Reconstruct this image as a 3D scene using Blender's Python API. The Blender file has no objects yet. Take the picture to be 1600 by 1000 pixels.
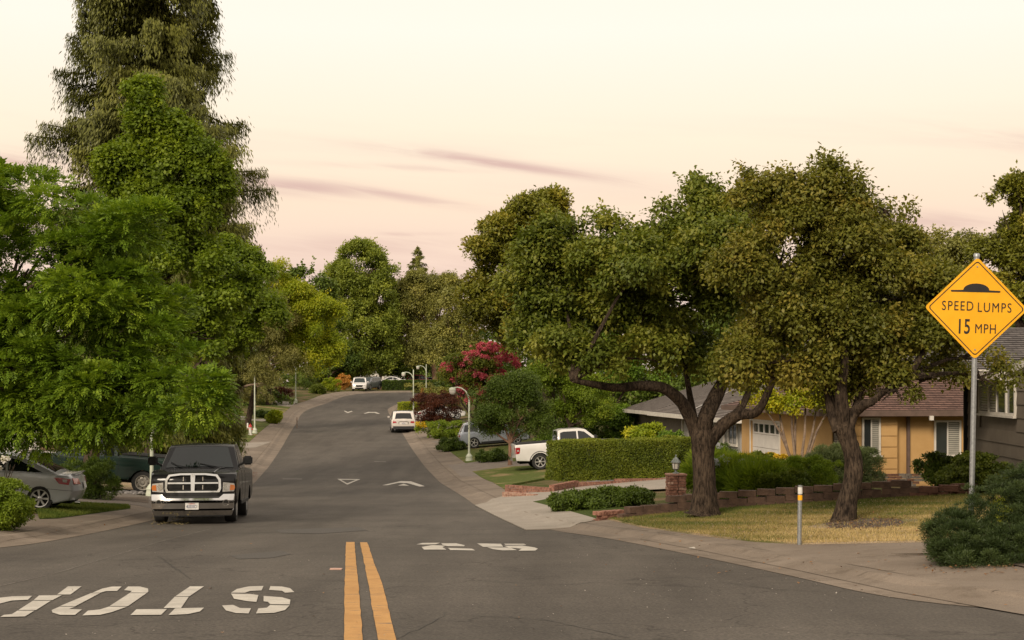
import bpy, bmesh, math, random
import numpy as np
from mathutils import Vector, Matrix

random.seed(7)
RNG = np.random.default_rng(11)
R = math.radians
C = bpy.context.scene.collection
SC = bpy.context.scene

# ------------------------------------------------------------------ camera
F = 2222.0          # focal length in photo pixels (photo 1600 wide)
HOR = 600.0         # row of eye level
ZE = 1.45           # eye height
cam = bpy.data.cameras.new('camera')
camo = bpy.data.objects.new('camera', cam)
C.objects.link(camo)
camo.location = (0, 0, ZE)
camo.rotation_euler = (R(90), 0, 0)
cam.sensor_width = 36.0
cam.lens = F / 1600 * 36
cam.shift_y = (HOR - 500) / 1600
cam.clip_start = 0.1
cam.clip_end = 3000
SC.camera = camo

# ------------------------------------------------------------------ world
def srgb(r, g, b):
    f = lambda c: (c / 255 / 12.92) if c / 255 <= 0.04045 else ((c / 255 + 0.055) / 1.055) ** 2.4
    return (f(r), f(g), f(b), 1)

SUN_EL, SUN_AZ = R(32), R(205)        # azimuth measured from +Y towards +X: behind the camera, a little to the left
w = bpy.data.worlds.new('World')
SC.world = w
w.use_nodes = True
nt = w.node_tree
nt.nodes.clear()
N = nt.nodes.new
L = nt.links.new
out = N('ShaderNodeOutputWorld')
tc = N('ShaderNodeTexCoord')
sep = N('ShaderNodeSeparateXYZ')
L(tc.outputs['Generated'], sep.inputs[0])
ramp = N('ShaderNodeValToRGB')
L(sep.outputs['Z'], ramp.inputs[0])
cr = ramp.color_ramp
stops = [(0.0, srgb(214, 192, 184)), (0.055, srgb(231, 206, 194)), (0.085, srgb(243, 214, 196)), (0.125, srgb(250, 224, 199)),
         (0.17, srgb(254, 236, 211)), (0.24, srgb(255, 245, 230)), (0.55, srgb(250, 236, 218)), (1.0, srgb(232, 220, 208))]
while len(cr.elements) < len(stops):
    cr.elements.new(0.5)
for e, (p, c) in zip(cr.elements, stops):
    e.position = p
    e.color = c
# thin streaky cloud banks low over the horizon
div = N('ShaderNodeVectorMath'); div.operation = 'MULTIPLY'
div.inputs[1].default_value = (2.4, 2.4, 30.0)
L(tc.outputs['Generated'], div.inputs[0])
shear = N('ShaderNodeMapping')
shear.inputs['Rotation'].default_value = (0, R(-3.5), 0)
L(tc.outputs['Generated'], shear.inputs['Vector'])
L(shear.outputs[0], div.inputs[0])
cl = N('ShaderNodeTexNoise')
cl.inputs['Scale'].default_value = 1.25
cl.inputs['Detail'].default_value = 7
cl.inputs['Roughness'].default_value = 0.55
cl.inputs['Distortion'].default_value = 0.25
L(div.outputs[0], cl.inputs['Vector'])
cr2 = N('ShaderNodeValToRGB')
cr2.color_ramp.elements[0].position = 0.50
cr2.color_ramp.elements[0].color = (0, 0, 0, 1)
cr2.color_ramp.elements[1].position = 0.68
cr2.color_ramp.elements[1].color = (1, 1, 1, 1)
L(cl.outputs['Fac'], cr2.inputs[0])
band = N('ShaderNodeValToRGB')
bs = [(0.0, 0.3), (0.06, 0.9), (0.12, 1.0), (0.165, 0.75), (0.19, 0.0), (1.0, 0.0)]
while len(band.color_ramp.elements) < len(bs):
    band.color_ramp.elements.new(0.5)
for e, (p, v) in zip(band.color_ramp.elements, bs):
    e.position = p
    e.color = (v, v, v, 1)
L(sep.outputs['Z'], band.inputs[0])
mul = N('ShaderNodeMath'); mul.operation = 'MULTIPLY'
L(cr2.outputs[0], mul.inputs[0]); L(band.outputs[0], mul.inputs[1])
mul2 = N('ShaderNodeMath'); mul2.operation = 'MULTIPLY'; mul2.inputs[1].default_value = 0.22
L(mul.outputs[0], mul2.inputs[0])
mixc = N('ShaderNodeMixRGB')
mixc.inputs[2].default_value = srgb(222, 192, 184)
L(mul2.outputs[0], mixc.inputs[0]); L(ramp.outputs[0], mixc.inputs[1])
# individual cloud streaks: (column, row, half-length, half-height, slope, strength) in directions relative to the street view
def mth(op, a, b=None, c=None):
    m_ = N('ShaderNodeMath'); m_.operation = op
    for i, v_ in enumerate((a, b, c)):
        if v_ is None: continue
        if hasattr(v_, 'is_linked'): L(v_, m_.inputs[i])
        else: m_.inputs[i].default_value = v_
    return m_.outputs[0]
ysafe = mth('MAXIMUM', sep.outputs['Y'], 0.05)
uu = mth('DIVIDE', sep.outputs['X'], ysafe)
vv = mth('DIVIDE', sep.outputs['Z'], ysafe)
comb = N('ShaderNodeCombineXYZ')
L(mth('MULTIPLY', uu, 5.0), comb.inputs[0]); L(mth('MULTIPLY', mth('ADD', vv, mth('MULTIPLY', uu, 0.14)), 70.0), comb.inputs[1])
cn = N('ShaderNodeTexNoise'); cn.inputs['Scale'].default_value = 1.6; cn.inputs['Detail'].default_value = 7; cn.inputs['Roughness'].default_value = 0.62; cn.inputs['Distortion'].default_value = 0.4
L(comb.outputs[0], cn.inputs['Vector'])
cnf = mth('MULTIPLY_ADD', cn.outputs['Fac'], 3.6, -1.05)
cnf = mth('MINIMUM', mth('MAXIMUM', cnf, 0.0), 1.0)
tot = None
for (px_, py_, ha_, hb_, kk_, st_) in ((780, 256, 190, 8, .14, 1.0), (690, 240, 90, 9, .10, .7), (640, 262, 160, 5, .04, .35), (470, 292, 120, 13, .07, .95), (600, 302, 130, 8, .16, .8), (560, 385, 150, 20, -.02, .55),
                                       (40, 255, 150, 18, .06, .9), (1440, 345, 150, 15, .03, .7), (640, 366, 60, 4, .0, .7), (600, 425, 260, 26, .0, .5), (1800, 240, 300, 20, .1, .6), (-500, 300, 300, 22, .05, .7)):
    u0 = (px_ - 800) / 2222; v0 = (600 - py_) / 2222; ha = ha_ / 2222; hb = hb_ / 2222
    du = mth('SUBTRACT', uu, u0)
    e1 = mth('POWER', mth('ABSOLUTE', mth('DIVIDE', du, ha)), 2.0)
    dv = mth('ADD', mth('SUBTRACT', vv, v0), mth('MULTIPLY', du, kk_))
    e2 = mth('POWER', mth('ABSOLUTE', mth('DIVIDE', dv, hb)), 2.0)
    g_ = mth('MULTIPLY', mth('EXPONENT', mth('MULTIPLY', mth('ADD', e1, e2), -1.0)), st_)
    tot = g_ if tot is None else mth('MAXIMUM', tot, g_)
fr_ = mth('GREATER_THAN', sep.outputs['Y'], 0.05)
cm = mth('MULTIPLY', mth('MULTIPLY', tot, cnf), fr_)
mixd = N('ShaderNodeMixRGB'); mixd.inputs[2].default_value = srgb(217, 183, 172)
L(cm, mixd.inputs[0]); L(mixc.outputs[0], mixd.inputs[1])
mixc = mixd
bg1 = N('ShaderNodeBackground'); bg1.inputs[1].default_value = 1.06
L(mixc.outputs[0], bg1.inputs[0])
sky = N('ShaderNodeTexSky'); sky.sky_type = 'NISHITA'; sky.sun_disc = False
sky.sun_elevation = R(6); sky.sun_rotation = SUN_AZ
bg2 = N('ShaderNodeBackground'); bg2.inputs[1].default_value = 0.006
L(sky.outputs[0], bg2.inputs[0])
add = N('ShaderNodeAddShader')
L(bg1.outputs[0], add.inputs[0]); L(bg2.outputs[0], add.inputs[1])
L(add.outputs[0], out.inputs[0])

sun = bpy.data.lights.new('sun', 'SUN')
sun.energy = 3.0
sun.angle = R(18)
sun.color = (1.0, 0.86, 0.68)
suno = bpy.data.objects.new('sun', sun)
C.objects.link(suno)
sd = Vector((math.sin(SUN_AZ) * math.cos(SUN_EL), math.cos(SUN_AZ) * math.cos(SUN_EL), math.sin(SUN_EL)))
suno.rotation_euler = sd.to_track_quat('Z', 'Y').to_euler()

SC.view_settings.view_transform = 'Standard'
SC.view_settings.look = 'None'
SC.view_settings.gamma = 1
SC.view_settings.exposure = 0.0
SC.view_settings.use_curve_mapping = False
SC.render.engine = 'CYCLES'
SC.cycles.max_bounces = 6
SC.cycles.diffuse_bounces = 3
SC.cycles.glossy_bounces = 3
SC.cycles.transmission_bounces = 4
SC.cycles.transparent_max_bounces = 6
SC.cycles.use_denoising = True
SC.cycles.caustics_reflective = False
SC.cycles.caustics_refractive = False

# ------------------------------------------------------------------ materials
MATS = {}
def newmat(name):
    m = bpy.data.materials.new(name)
    m.use_nodes = True
    n = m.node_tree
    b = n.nodes['Principled BSDF']
    return m, n, b

def noise_col(n, c1, c2, scale, detail=4, lo=0.35, hi=0.65, vec=None, rough=0.6):
    g = n.nodes.new('ShaderNodeNewGeometry')
    t = n.nodes.new('ShaderNodeTexNoise')
    t.inputs['Scale'].default_value = scale
    t.inputs['Detail'].default_value = detail
    t.inputs['Roughness'].default_value = rough
    n.links.new(vec if vec else g.outputs['Position'], t.inputs['Vector'])
    r = n.nodes.new('ShaderNodeValToRGB')
    r.color_ramp.elements[0].position = lo
    r.color_ramp.elements[1].position = hi
    r.color_ramp.elements[0].color = (*c1[:3], 1)
    r.color_ramp.elements[1].color = (*c2[:3], 1)
    n.links.new(t.outputs['Fac'], r.inputs[0])
    return r.outputs[0], t

def mixn(n, a, b, fac, mode='MIX'):
    m = n.nodes.new('ShaderNodeMixRGB')
    m.blend_type = mode
    for i, v in ((0, fac), (1, a), (2, b)):
        if hasattr(v, 'is_linked'):
            n.links.new(v, m.inputs[i])
        else:
            m.inputs[i].default_value = v if i == 0 else (*v[:3], 1)
    return m.outputs[0]

def bumpn(n, b, h, strength, dist):
    bp = n.nodes.new('ShaderNodeBump')
    bp.inputs['Strength'].default_value = strength
    bp.inputs['Distance'].default_value = dist
    n.links.new(h, bp.inputs['Height'])
    n.links.new(bp.outputs[0], b.inputs['Normal'])

def M(name, c1, c2=None, scale=6, rough=0.7, bump=0.0, bscale=None, metal=0, coat=0, dist=0.01, spec=0.5, objspace=False):
    if name in MATS:
        return MATS[name]
    m, n, b = newmat(name)
    if c2 is None:
        c2 = tuple(min(1, x * 1.18) for x in c1[:3])
    vec = None
    if objspace:
        t = n.nodes.new('ShaderNodeTexCoord')
        vec = t.outputs['Object']
    col, t1 = noise_col(n, c1, c2, scale, 5, vec=vec)
    n.links.new(col, b.inputs['Base Color'])
    b.inputs['Roughness'].default_value = rough
    b.inputs['Metallic'].default_value = metal
    b.inputs['Coat Weight'].default_value = coat
    b.inputs['Coat Roughness'].default_value = 0.04
    b.inputs['Specular IOR Level'].default_value = spec
    if bump:
        _, t2 = noise_col(n, (0, 0, 0), (1, 1, 1), bscale or scale * 6, 6)
        bumpn(n, b, t2.outputs['Fac'], bump, dist)
    MATS[name] = m
    return m

def asphalt():
    m, n, b = newmat('asphalt')
    a, _ = noise_col(n, (0.076, 0.068, 0.059), (0.100, 0.089, 0.077), 0.45, 6, 0.3, 0.7)
    s, t2 = noise_col(n, (0.55, 0.55, 0.55), (1.55, 1.5, 1.45), 34, 5, 0.3, 0.72)
    c = mixn(n, a, s, 1.0, 'MULTIPLY')
    # long wheel-worn bands and stains stretched along the street
    g = n.nodes.new('ShaderNodeNewGeometry')
    mp = n.nodes.new('ShaderNodeMapping')
    mp.inputs['Scale'].default_value = (1.0, 0.12, 1)
    mp.inputs['Rotation'].default_value = (0, 0, R(-6.7))
    n.links.new(g.outputs['Position'], mp.inputs[0])
    st, _ = noise_col(n, (0.76, 0.75, 0.74), (1.14, 1.14, 1.13), 0.9, 6, 0.32, 0.66, vec=mp.outputs[0])
    c = mixn(n, c, st, 1.0, 'MULTIPLY')
    mp2 = n.nodes.new('ShaderNodeMapping')
    mp2.inputs['Scale'].default_value = (0.5, 3.0, 1)
    n.links.new(g.outputs['Position'], mp2.inputs[0])
    st2, _ = noise_col(n, (0.96, 0.96, 0.96), (1.03, 1.03, 1.03), 1.3, 4, 0.4, 0.6, vec=mp2.outputs[0])
    c = mixn(n, c, st2, 1.0, 'MULTIPLY')
    # hairline cracks
    v = n.nodes.new('ShaderNodeTexVoronoi')
    v.feature = 'DISTANCE_TO_EDGE'
    v.inputs['Scale'].default_value = 0.28
    wv = n.nodes.new('ShaderNodeTexNoise')
    wv.inputs['Scale'].default_value = 1.2
    wv.inputs['Detail'].default_value = 5
    n.links.new(g.outputs['Position'], wv.inputs['Vector'])
    av = n.nodes.new('ShaderNodeVectorMath'); av.operation = 'MULTIPLY_ADD'
    av.inputs[1].default_value = (1.5, 1.5, 1.5)
    n.links.new(wv.outputs['Color'], av.inputs[0])
    n.links.new(g.outputs['Position'], av.inputs[2])
    n.links.new(av.outputs[0], v.inputs['Vector'])
    r = n.nodes.new('ShaderNodeValToRGB')
    r.color_ramp.elements[0].position = 0.0
    r.color_ramp.elements[0].color = (0.55, 0.54, 0.53, 1)
    r.color_ramp.elements[1].position = 0.007
    r.color_ramp.elements[1].color = (1, 1, 1, 1)
    n.links.new(v.outputs['Distance'], r.inputs[0])
    c = mixn(n, c, r.outputs[0], 1.0, 'MULTIPLY')
    n.links.new(c, b.inputs['Base Color'])
    b.inputs['Roughness'].default_value = 0.85
    b.inputs['Specular IOR Level'].default_value = 0.3
    bumpn(n, b, t2.outputs['Fac'], 0.5, 0.006)
    return m
ASPHALT = asphalt()

def concrete(name, c1, c2, k=1.0, stain=0.72):
    m, n, b = newmat(name)
    a, _ = noise_col(n, c1, c2, 0.9 * k, 6, 0.3, 0.7)
    s, t2 = noise_col(n, (0.8, 0.8, 0.8), (1.18, 1.17, 1.15), 70, 3, 0.35, 0.7)
    c = mixn(n, a, s, 1.0, 'MULTIPLY')
    s2, _ = noise_col(n, (stain, stain * .98, stain * .95), (1, 1, 1), 2.6, 6, 0.30, 0.48, rough=0.7)
    c = mixn(n, c, s2, 1.0, 'MULTIPLY')
    oi = n.nodes.new('ShaderNodeObjectInfo')
    mr = n.nodes.new('ShaderNodeMapRange')
    mr.inputs['To Min'].default_value = 0.88
    mr.inputs['To Max'].default_value = 1.1
    n.links.new(oi.outputs['Random'], mr.inputs['Value'])
    cc = n.nodes.new('ShaderNodeCombineXYZ')
    for i in range(3):
        n.links.new(mr.outputs[0], cc.inputs[i])
    c = mixn(n, c, cc.outputs[0], 1.0, 'MULTIPLY')
    n.links.new(c, b.inputs['Base Color'])
    b.inputs['Roughness'].default_value = 0.88
    b.inputs['Specular IOR Level'].default_value = 0.25
    bumpn(n, b, t2.outputs['Fac'], 0.35, 0.004)
    MATS[name] = m
    return m
CONC = concrete('sidewalk_concrete', (0.178, 0.142, 0.110), (0.24, 0.197, 0.158))
GUT = concrete('gutter_concrete', (0.17, 0.137, 0.107), (0.245, 0.20, 0.16))
DRIVE = concrete('driveway_concrete', (0.26, 0.23, 0.195), (0.33, 0.295, 0.255), stain=.9)
DRIVE2 = concrete('aged_driveway', (0.16, 0.135, 0.115), (0.21, 0.18, 0.155))

def lawn_mat(name, green, green2, dry, dry_lo, dry_hi, sc=0.5):
    m, n, b = newmat(name)
    g1, t0 = noise_col(n, green, green2, 9, 5, 0.3, 0.7)
    d1, _ = noise_col(n, dry, tuple(x * 1.35 for x in dry), 12, 5, 0.3, 0.7)
    msk, _ = noise_col(n, (0, 0, 0), (1, 1, 1), sc, 5, dry_lo, dry_hi)
    c = mixn(n, g1, d1, msk)
    f, t = noise_col(n, (0.55, 0.55, 0.55), (1.35, 1.35, 1.35), 60, 4, 0.3, 0.7)
    c = mixn(n, c, f, 1.0, 'MULTIPLY')
    n.links.new(c, b.inputs['Base Color'])
    b.inputs['Roughness'].default_value = 0.95
    b.inputs['Specular IOR Level'].default_value = 0.1
    bumpn(n, b, t.outputs['Fac'], 0.8, 0.03)
    return m
G1, G2, DRY = (0.075, 0.10, 0.024), (0.13, 0.155, 0.04), (0.28, 0.20, 0.11)
LAWN = lawn_mat('mixed_lawn', G1, G2, DRY, 0.52, 0.68)
LAWN_DRY = lawn_mat('dry_lawn', G2, (0.17, 0.15, 0.06), (0.34, 0.26, 0.17), 0.36, 0.54, 0.55)
LAWN_LUSH = lawn_mat('lush_lawn', (0.045, 0.07, 0.014), (0.085, 0.11, 0.026), DRY, 0.68, 0.8)
SOIL = M('soil', (0.07, 0.05, 0.035), (0.13, 0.095, 0.07), 7, 0.95, 0.6, 40, dist=0.03)
GROUND = lawn_mat('yard_ground', (0.055, 0.07, 0.018), (0.10, 0.105, 0.03), (0.15, 0.105, 0.06), 0.45, 0.62)

def leafmat(name, dark, mid, light, trans=0.28, rough=0.5, gain=1.9):
    if 'petal' not in name and 'flower' not in name:
        dark, mid, light = [(c[0] * gain * 1.05, c[1] * gain, c[2] * gain * 0.62) for c in (dark, mid, light)]
    m, n, b = newmat(name)
    at = n.nodes.new('ShaderNodeAttribute')
    at.attribute_name = 'tint'
    r = n.nodes.new('ShaderNodeValToRGB')
    r.color_ramp.elements.new(0.5)
    for e, (p, c) in zip(r.color_ramp.elements, ((0.0, dark), (0.5, mid), (1.0, light))):
        e.position = p
        e.color = (*c, 1)
    n.links.new(at.outputs['Fac'], r.inputs[0])
    n.links.new(r.outputs[0], b.inputs['Base Color'])
    b.inputs['Roughness'].default_value = rough
    b.inputs['Specular IOR Level'].default_value = 0.25
    tr = n.nodes.new('ShaderNodeBsdfTranslucent')
    hs = n.nodes.new('ShaderNodeMixRGB'); hs.blend_type = 'MULTIPLY'; hs.inputs[0].default_value = 1
    hs.inputs[2].default_value = (1.5, 1.5, 0.7, 1)
    n.links.new(r.outputs[0], hs.inputs[1])
    n.links.new(hs.outputs[0], tr.inputs[0])
    mx = n.nodes.new('ShaderNodeMixShader')
    mx.inputs[0].default_value = trans
    n.links.new(b.outputs[0], mx.inputs[1])
    n.links.new(tr.outputs[0], mx.inputs[2])
    n.links.new(mx.outputs[0], n.nodes['Material Output'].inputs[0])
    return m

def barkmat(name, c1, c2):
    m, n, b = newmat(name)
    g = n.nodes.new('ShaderNodeNewGeometry')
    mp = n.nodes.new('ShaderNodeMapping'); mp.inputs['Scale'].default_value = (1, 1, .22)
    n.links.new(g.outputs['Position'], mp.inputs[0])
    a, t1 = noise_col(n, c1, c2, 24, 6, .38, .62, vec=mp.outputs[0], rough=.7)
    f, _ = noise_col(n, (.7, .7, .7), (1.25, 1.25, 1.2), 3, 4, .3, .7)
    c = mixn(n, a, f, 1.0, 'MULTIPLY')
    n.links.new(c, b.inputs['Base Color'])
    b.inputs['Roughness'].default_value = .95; b.inputs['Specular IOR Level'].default_value = .15
    bumpn(n, b, t1.outputs['Fac'], 1.0, .05)
    return m
BARK_D = barkmat('dark_bark', (0.018, 0.013, 0.010), (0.105, 0.075, 0.054))
BARK_L = M('pale_bark', (0.16, 0.11, 0.08), (0.30, 0.22, 0.16), 6, 0.9, 0.8, 20, dist=0.03)
BARK_R = M('reddish_bark', (0.13, 0.07, 0.045), (0.24, 0.14, 0.09), 4, 0.9, 0.8, 14, dist=0.04)

# ------------------------------------------------------------------ basic builders
def tag(o, label=None, cat=None, group=None, kind=None):
    if label: o['label'] = label
    if cat: o['category'] = cat
    if group: o['group'] = group
    if kind: o['kind'] = kind
    return o

def empty(name, loc=(0, 0, 0), rz=0, **k):
    o = bpy.data.objects.new(name, None)
    o.empty_display_size = 0.2
    C.objects.link(o)
    o.location = loc
    o.rotation_euler = (0, 0, rz)
    return tag(o, **k)

def link(name, me, mat=None, parent=None, **k):
    if mat and not me.materials:
        me.materials.append(mat)
    o = bpy.data.objects.new(name, me)
    C.objects.link(o)
    if parent is not None:
        o.parent = parent
    return tag(o, **k)

def from_bm(name, bm, mat, parent=None, smooth=None, **k):
    me = bpy.data.meshes.new(name)
    bm.normal_update()
    bm.to_mesh(me)
    bm.free()
    if smooth is not None:
        me.shade_smooth()
        me.set_sharp_from_angle(angle=R(smooth))
    return link(name, me, mat, parent, **k)

def abox(bm, x0, x1, y0, y1, z0, z1):
    vs = [bm.verts.new((x, y, z)) for x in (x0, x1) for y in (y0, y1) for z in (z0, z1)]
    for f in ((0, 1, 3, 2), (4, 6, 7, 5), (0, 4, 5, 1), (2, 3, 7, 6), (0, 2, 6, 4), (1, 5, 7, 3)):
        bm.faces.new([vs[i] for i in f])
    return vs

def box(name, mat, parent, x0, x1, y0, y1, z0, z1, bev=0.0, **k):
    bm = bmesh.new()
    abox(bm, x0, x1, y0, y1, z0, z1)
    if bev:
        bmesh.ops.bevel(bm, geom=bm.edges[:], offset=bev, segments=2, affect='EDGES', clamp_overlap=True)
    return from_bm(name, bm, mat, parent, 40 if bev else None, **k)

def tube(bm, pts, rad, seg=8, wob=0.0):
    pts = [Vector(p) for p in pts]
    rings = []
    up = Vector((0.13, 0.31, 0.94)).normalized()
    for i, p in enumerate(pts):
        d = (pts[min(i + 1, len(pts) - 1)] - pts[max(i - 1, 0)]).normalized()
        a = d.cross(up)
        if a.length < 0.05: a = d.cross(Vector((1, 0, 0)))
        a.normalize()
        b = d.cross(a)
        r = rad[i] if hasattr(rad, '__len__') else rad
        ring = []
        for s in range(seg):
            t = 2 * math.pi * s / seg
            rr = r * (1 + wob * random.uniform(-1, 1))
            ring.append(bm.verts.new(p + (a * math.cos(t) + b * math.sin(t)) * rr))
        rings.append(ring)
    for i in range(len(rings) - 1):
        for s in range(seg):
            bm.faces.new((rings[i][s], rings[i][(s + 1) % seg], rings[i + 1][(s + 1) % seg], rings[i + 1][s]))
    bm.faces.new(rings[0][::-1]); bm.faces.new(rings[-1])

def lathe(bm, prof, seg=24, axis='z', off=(0, 0, 0), caps=True):
    rings = []
    for r, h in prof:
        ring = []
        for s in range(seg):
            t = 2 * math.pi * s / seg
            a, b = r * math.cos(t), r * math.sin(t)
            v = (a, b, h) if axis == 'z' else (h, a, b)
            ring.append(bm.verts.new(Vector(v) + Vector(off)))
        rings.append(ring)
    for i in range(len(rings) - 1):
        for s in range(seg):
            bm.faces.new((rings[i][s], rings[i][(s + 1) % seg], rings[i + 1][(s + 1) % seg], rings[i + 1][s]))
    if caps:
        bm.faces.new(rings[0][::-1]); bm.faces.new(rings[-1])

def copy_tree(o, parent=None):
    c = o.copy()
    C.objects.link(c)
    if parent is not None:
        c.parent = parent
    for ch in list(o.children):
        copy_tree(ch, c)
    return c

# ------------------------------------------------------------------ terrain functions
PY = np.array([-40, 0, 30, 38, 45, 55, 67, 80, 95, 111, 125, 140, 150, 157, 165, 172, 185, 240, 400, 1200.0])
PZ = np.array([2.2, 0, -1.65, -2.08, -2.42, -2.88, -3.22, -3.2, -2.9, -2.38, -2.05, -1.6, -1.18, -0.7, 0.0, 0.28, 0.42, 0.4, 0.8, 1.0])
# smooth the profile a little
_ys = np.linspace(-40, 1200, 6201)
_zs = np.interp(_ys, PY, PZ)
_k = np.hanning(41); _k /= _k.sum()
_zs = np.convolve(np.pad(_zs, 20, 'edge'), _k, 'valid')
def PRO(y): return np.interp(y, _ys, _zs)
def line_x(y, d): return 0.15 - 0.118 * y + d
RK = [(90, 7.0), (40, 8.0), (12, 10.0), (7.2, 12.0), (5.0, 13.8), (4.1, 15.1), (3.6, 17.9), (2.95, 21.5), (1.85, 26.9), (0.85, 30.4), (-0.05, 36), (-1.0, 44)]
RK += [(line_x(y, 4.4), y) for y in (55, 70, 90, 110, 130, 148)] + [(-12.95, 152), (-12.1, 157.5), (-8.5, 163), (0, 168), (12, 172), (60, 178), (200, 190)]
LK = [(-120, 13.0), (-30, 15.0), (-14, 17.5), (-10.2, 20.5), (-8.7, 24), (-8.5, 27), (-8.9, 35), (-9.6, 44)]
LK += [(line_x(y, -4.4), y) for y in (55, 70, 90, 110, 130, 141)] + [(-21.3, 150), (-20.5, 157), (-19.3, 167), (-17.6, 175), (-12.5, 181.5), (12, 186), (60, 190), (200, 202)]
def densify(pl):
    pts = [Vector((*p, 0)) for p in pl]
    outp = []
    for i in range(len(pts) - 1):
        p0 = pts[max(i - 1, 0)]; p1 = pts[i]; p2 = pts[i + 1]; p3 = pts[min(i + 2, len(pts) - 1)]
        n = max(1, min(40, int((p2 - p1).length / 0.75)))
        # centripetal-ish: limit tangents
        m1 = (p2 - p0).normalized() * (p2 - p1).length
        m2 = (p3 - p1).normalized() * (p2 - p1).length
        for k in range(n):
            t = k / n
            outp.append((2 * t**3 - 3 * t**2 + 1) * p1 + (t**3 - 2 * t**2 + t) * m1 + (-2 * t**3 + 3 * t**2) * p2 + (t**3 - t**2) * m2)
    outp.append(pts[-1])
    return np.array([(p.x, p.y) for p in outp])
RKD, LKD = densify(RK), densify(LK)
def _mono(a):
    y = np.maximum.accumulate(a[:, 1] + np.arange(len(a)) * 1e-6)
    return y, a[:, 0]
_ry, _rx = _mono(RKD)
_ly, _lx = _mono(LKD)
_rs = np.abs(np.gradient(_rx, _ry)); _rc = 1 / np.sqrt(1 + np.minimum(_rs, 40)**2)
_ls = np.abs(np.gradient(_lx, _ly)); _lc = 1 / np.sqrt(1 + np.minimum(_ls, 40)**2)
def HOFF(e):
    e = np.maximum(e, 0)
    return np.where(e < 0.45, 0.02 * e / 0.45, np.where(e < 0.68, 0.02 + 0.09 * (e - 0.45) / 0.23, 0.11 + 0.08 * np.clip(e - 0.9, 0, 7.5)))
def G(x, y):
    x = np.asarray(x, float); y = np.asarray(y, float)
    er = (x - np.interp(y, _ry, _rx)) * np.interp(y, _ry, _rc)
    el = (np.interp(y, _ly, _lx) - x) * np.interp(y, _ly, _lc)
    er = np.where(y < 7.0, 0, er); el = np.where(y < 13.2, 0, el)
    e = np.maximum(er, el)
    return PRO(y) + HOFF(e)
def g1(x, y): return float(G(x, y))
def unp(px, py):
    """ground point seen at photo pixel px, py"""
    ys = np.arange(6, 320, 0.25)
    xs = (px - 800) / F * ys
    zr = ZE - (py - HOR) / F * ys
    d = G(xs, ys) - zr
    i = int(np.argmax(d > 0))
    if i == 0: i = len(ys) - 1
    a, b = ys[i - 1], ys[i]
    for _ in range(20):
        m_ = (a + b) / 2
        if g1((px - 800) / F * m_, m_) > ZE - (py - HOR) / F * m_: b = m_
        else: a = m_
    return ((px - 800) / F * a, a)
def at(px, py, Y): return Vector(((px - 800) / F * Y, Y, ZE - (py - HOR) / F * Y))
def onground(px, Y):
    x = (px - 800) / F * Y
    return Vector((x, Y, g1(x, Y)))

def offset_line(pl, off, side):
    """polyline offset sideways; side +1 = to the right of travel"""
    t = np.gradient(pl, axis=0)
    t /= np.linalg.norm(t, axis=1)[:, None] + 1e-9
    nrm = np.stack([t[:, 1], -t[:, 0]], 1) * side
    return pl + nrm * off

def strip_mesh(name, A, B, mat, parent=None, zoff=0.0, cols=2, thick=0, zf=None, **k):
    n = len(A)
    ts = np.linspace(0, 1, cols + 1)
    P = A[:, None, :] * (1 - ts)[None, :, None] + B[:, None, :] * ts[None, :, None]
    Z = G(P[..., 0], P[..., 1]) + zoff
    V = np.concatenate([P, Z[..., None]], -1).reshape(-1, 3)
    fs = []
    c = cols + 1
    for i in range(n - 1):
        for j in range(cols):
            a = i * c + j
            fs.append((a, a + 1, a + c + 1, a + c))
    me = bpy.data.meshes.new(name)
    me.from_pydata(V.tolist(), [], fs)
    me.update()
    # upward normals
    if me.polygons and me.polygons[0].normal.z < 0:
        me.flip_normals()
    return link(name, me, mat, parent, **k)

def patch(name, poly, mat, zoff=0.01, step=0.8, parent=None, thick=0.0, **k):
    """a sheet with the given outline laid on the ground surface"""
    bm = bmesh.new()
    f = bm.faces.new([bm.verts.new((x, y, 0)) for x, y in poly])
    bm.normal_update()
    if f.normal.z < 0: f.normal_flip()
    xs = [p[0] for p in poly]; ys = [p[1] for p in poly]
    for axis, lo, hi in ((0, min(xs), max(xs)), (1, min(ys), max(ys))):
        v = math.ceil(lo / step) * step
        while v < hi:
            co = (v, 0, 0) if axis == 0 else (0, v, 0)
            no = (1, 0, 0) if axis == 0 else (0, 1, 0)
            bmesh.ops.bisect_plane(bm, geom=bm.verts[:] + bm.edges[:] + bm.faces[:], plane_co=co, plane_no=no)
            v += step
    if thick:
        r = bmesh.ops.extrude_edge_only(bm, edges=[e for e in bm.edges if e.is_boundary])
        for v in r['geom']:
            if isinstance(v, bmesh.types.BMVert): v.co.z -= thick
    for v in bm.verts:
        v.co.z += g1(v.co.x, v.co.y) + zoff
    bmesh.ops.triangulate(bm, faces=[f for f in bm.faces if len(f.verts) > 4])
    return from_bm(name, bm, mat, parent, **k)

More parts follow.
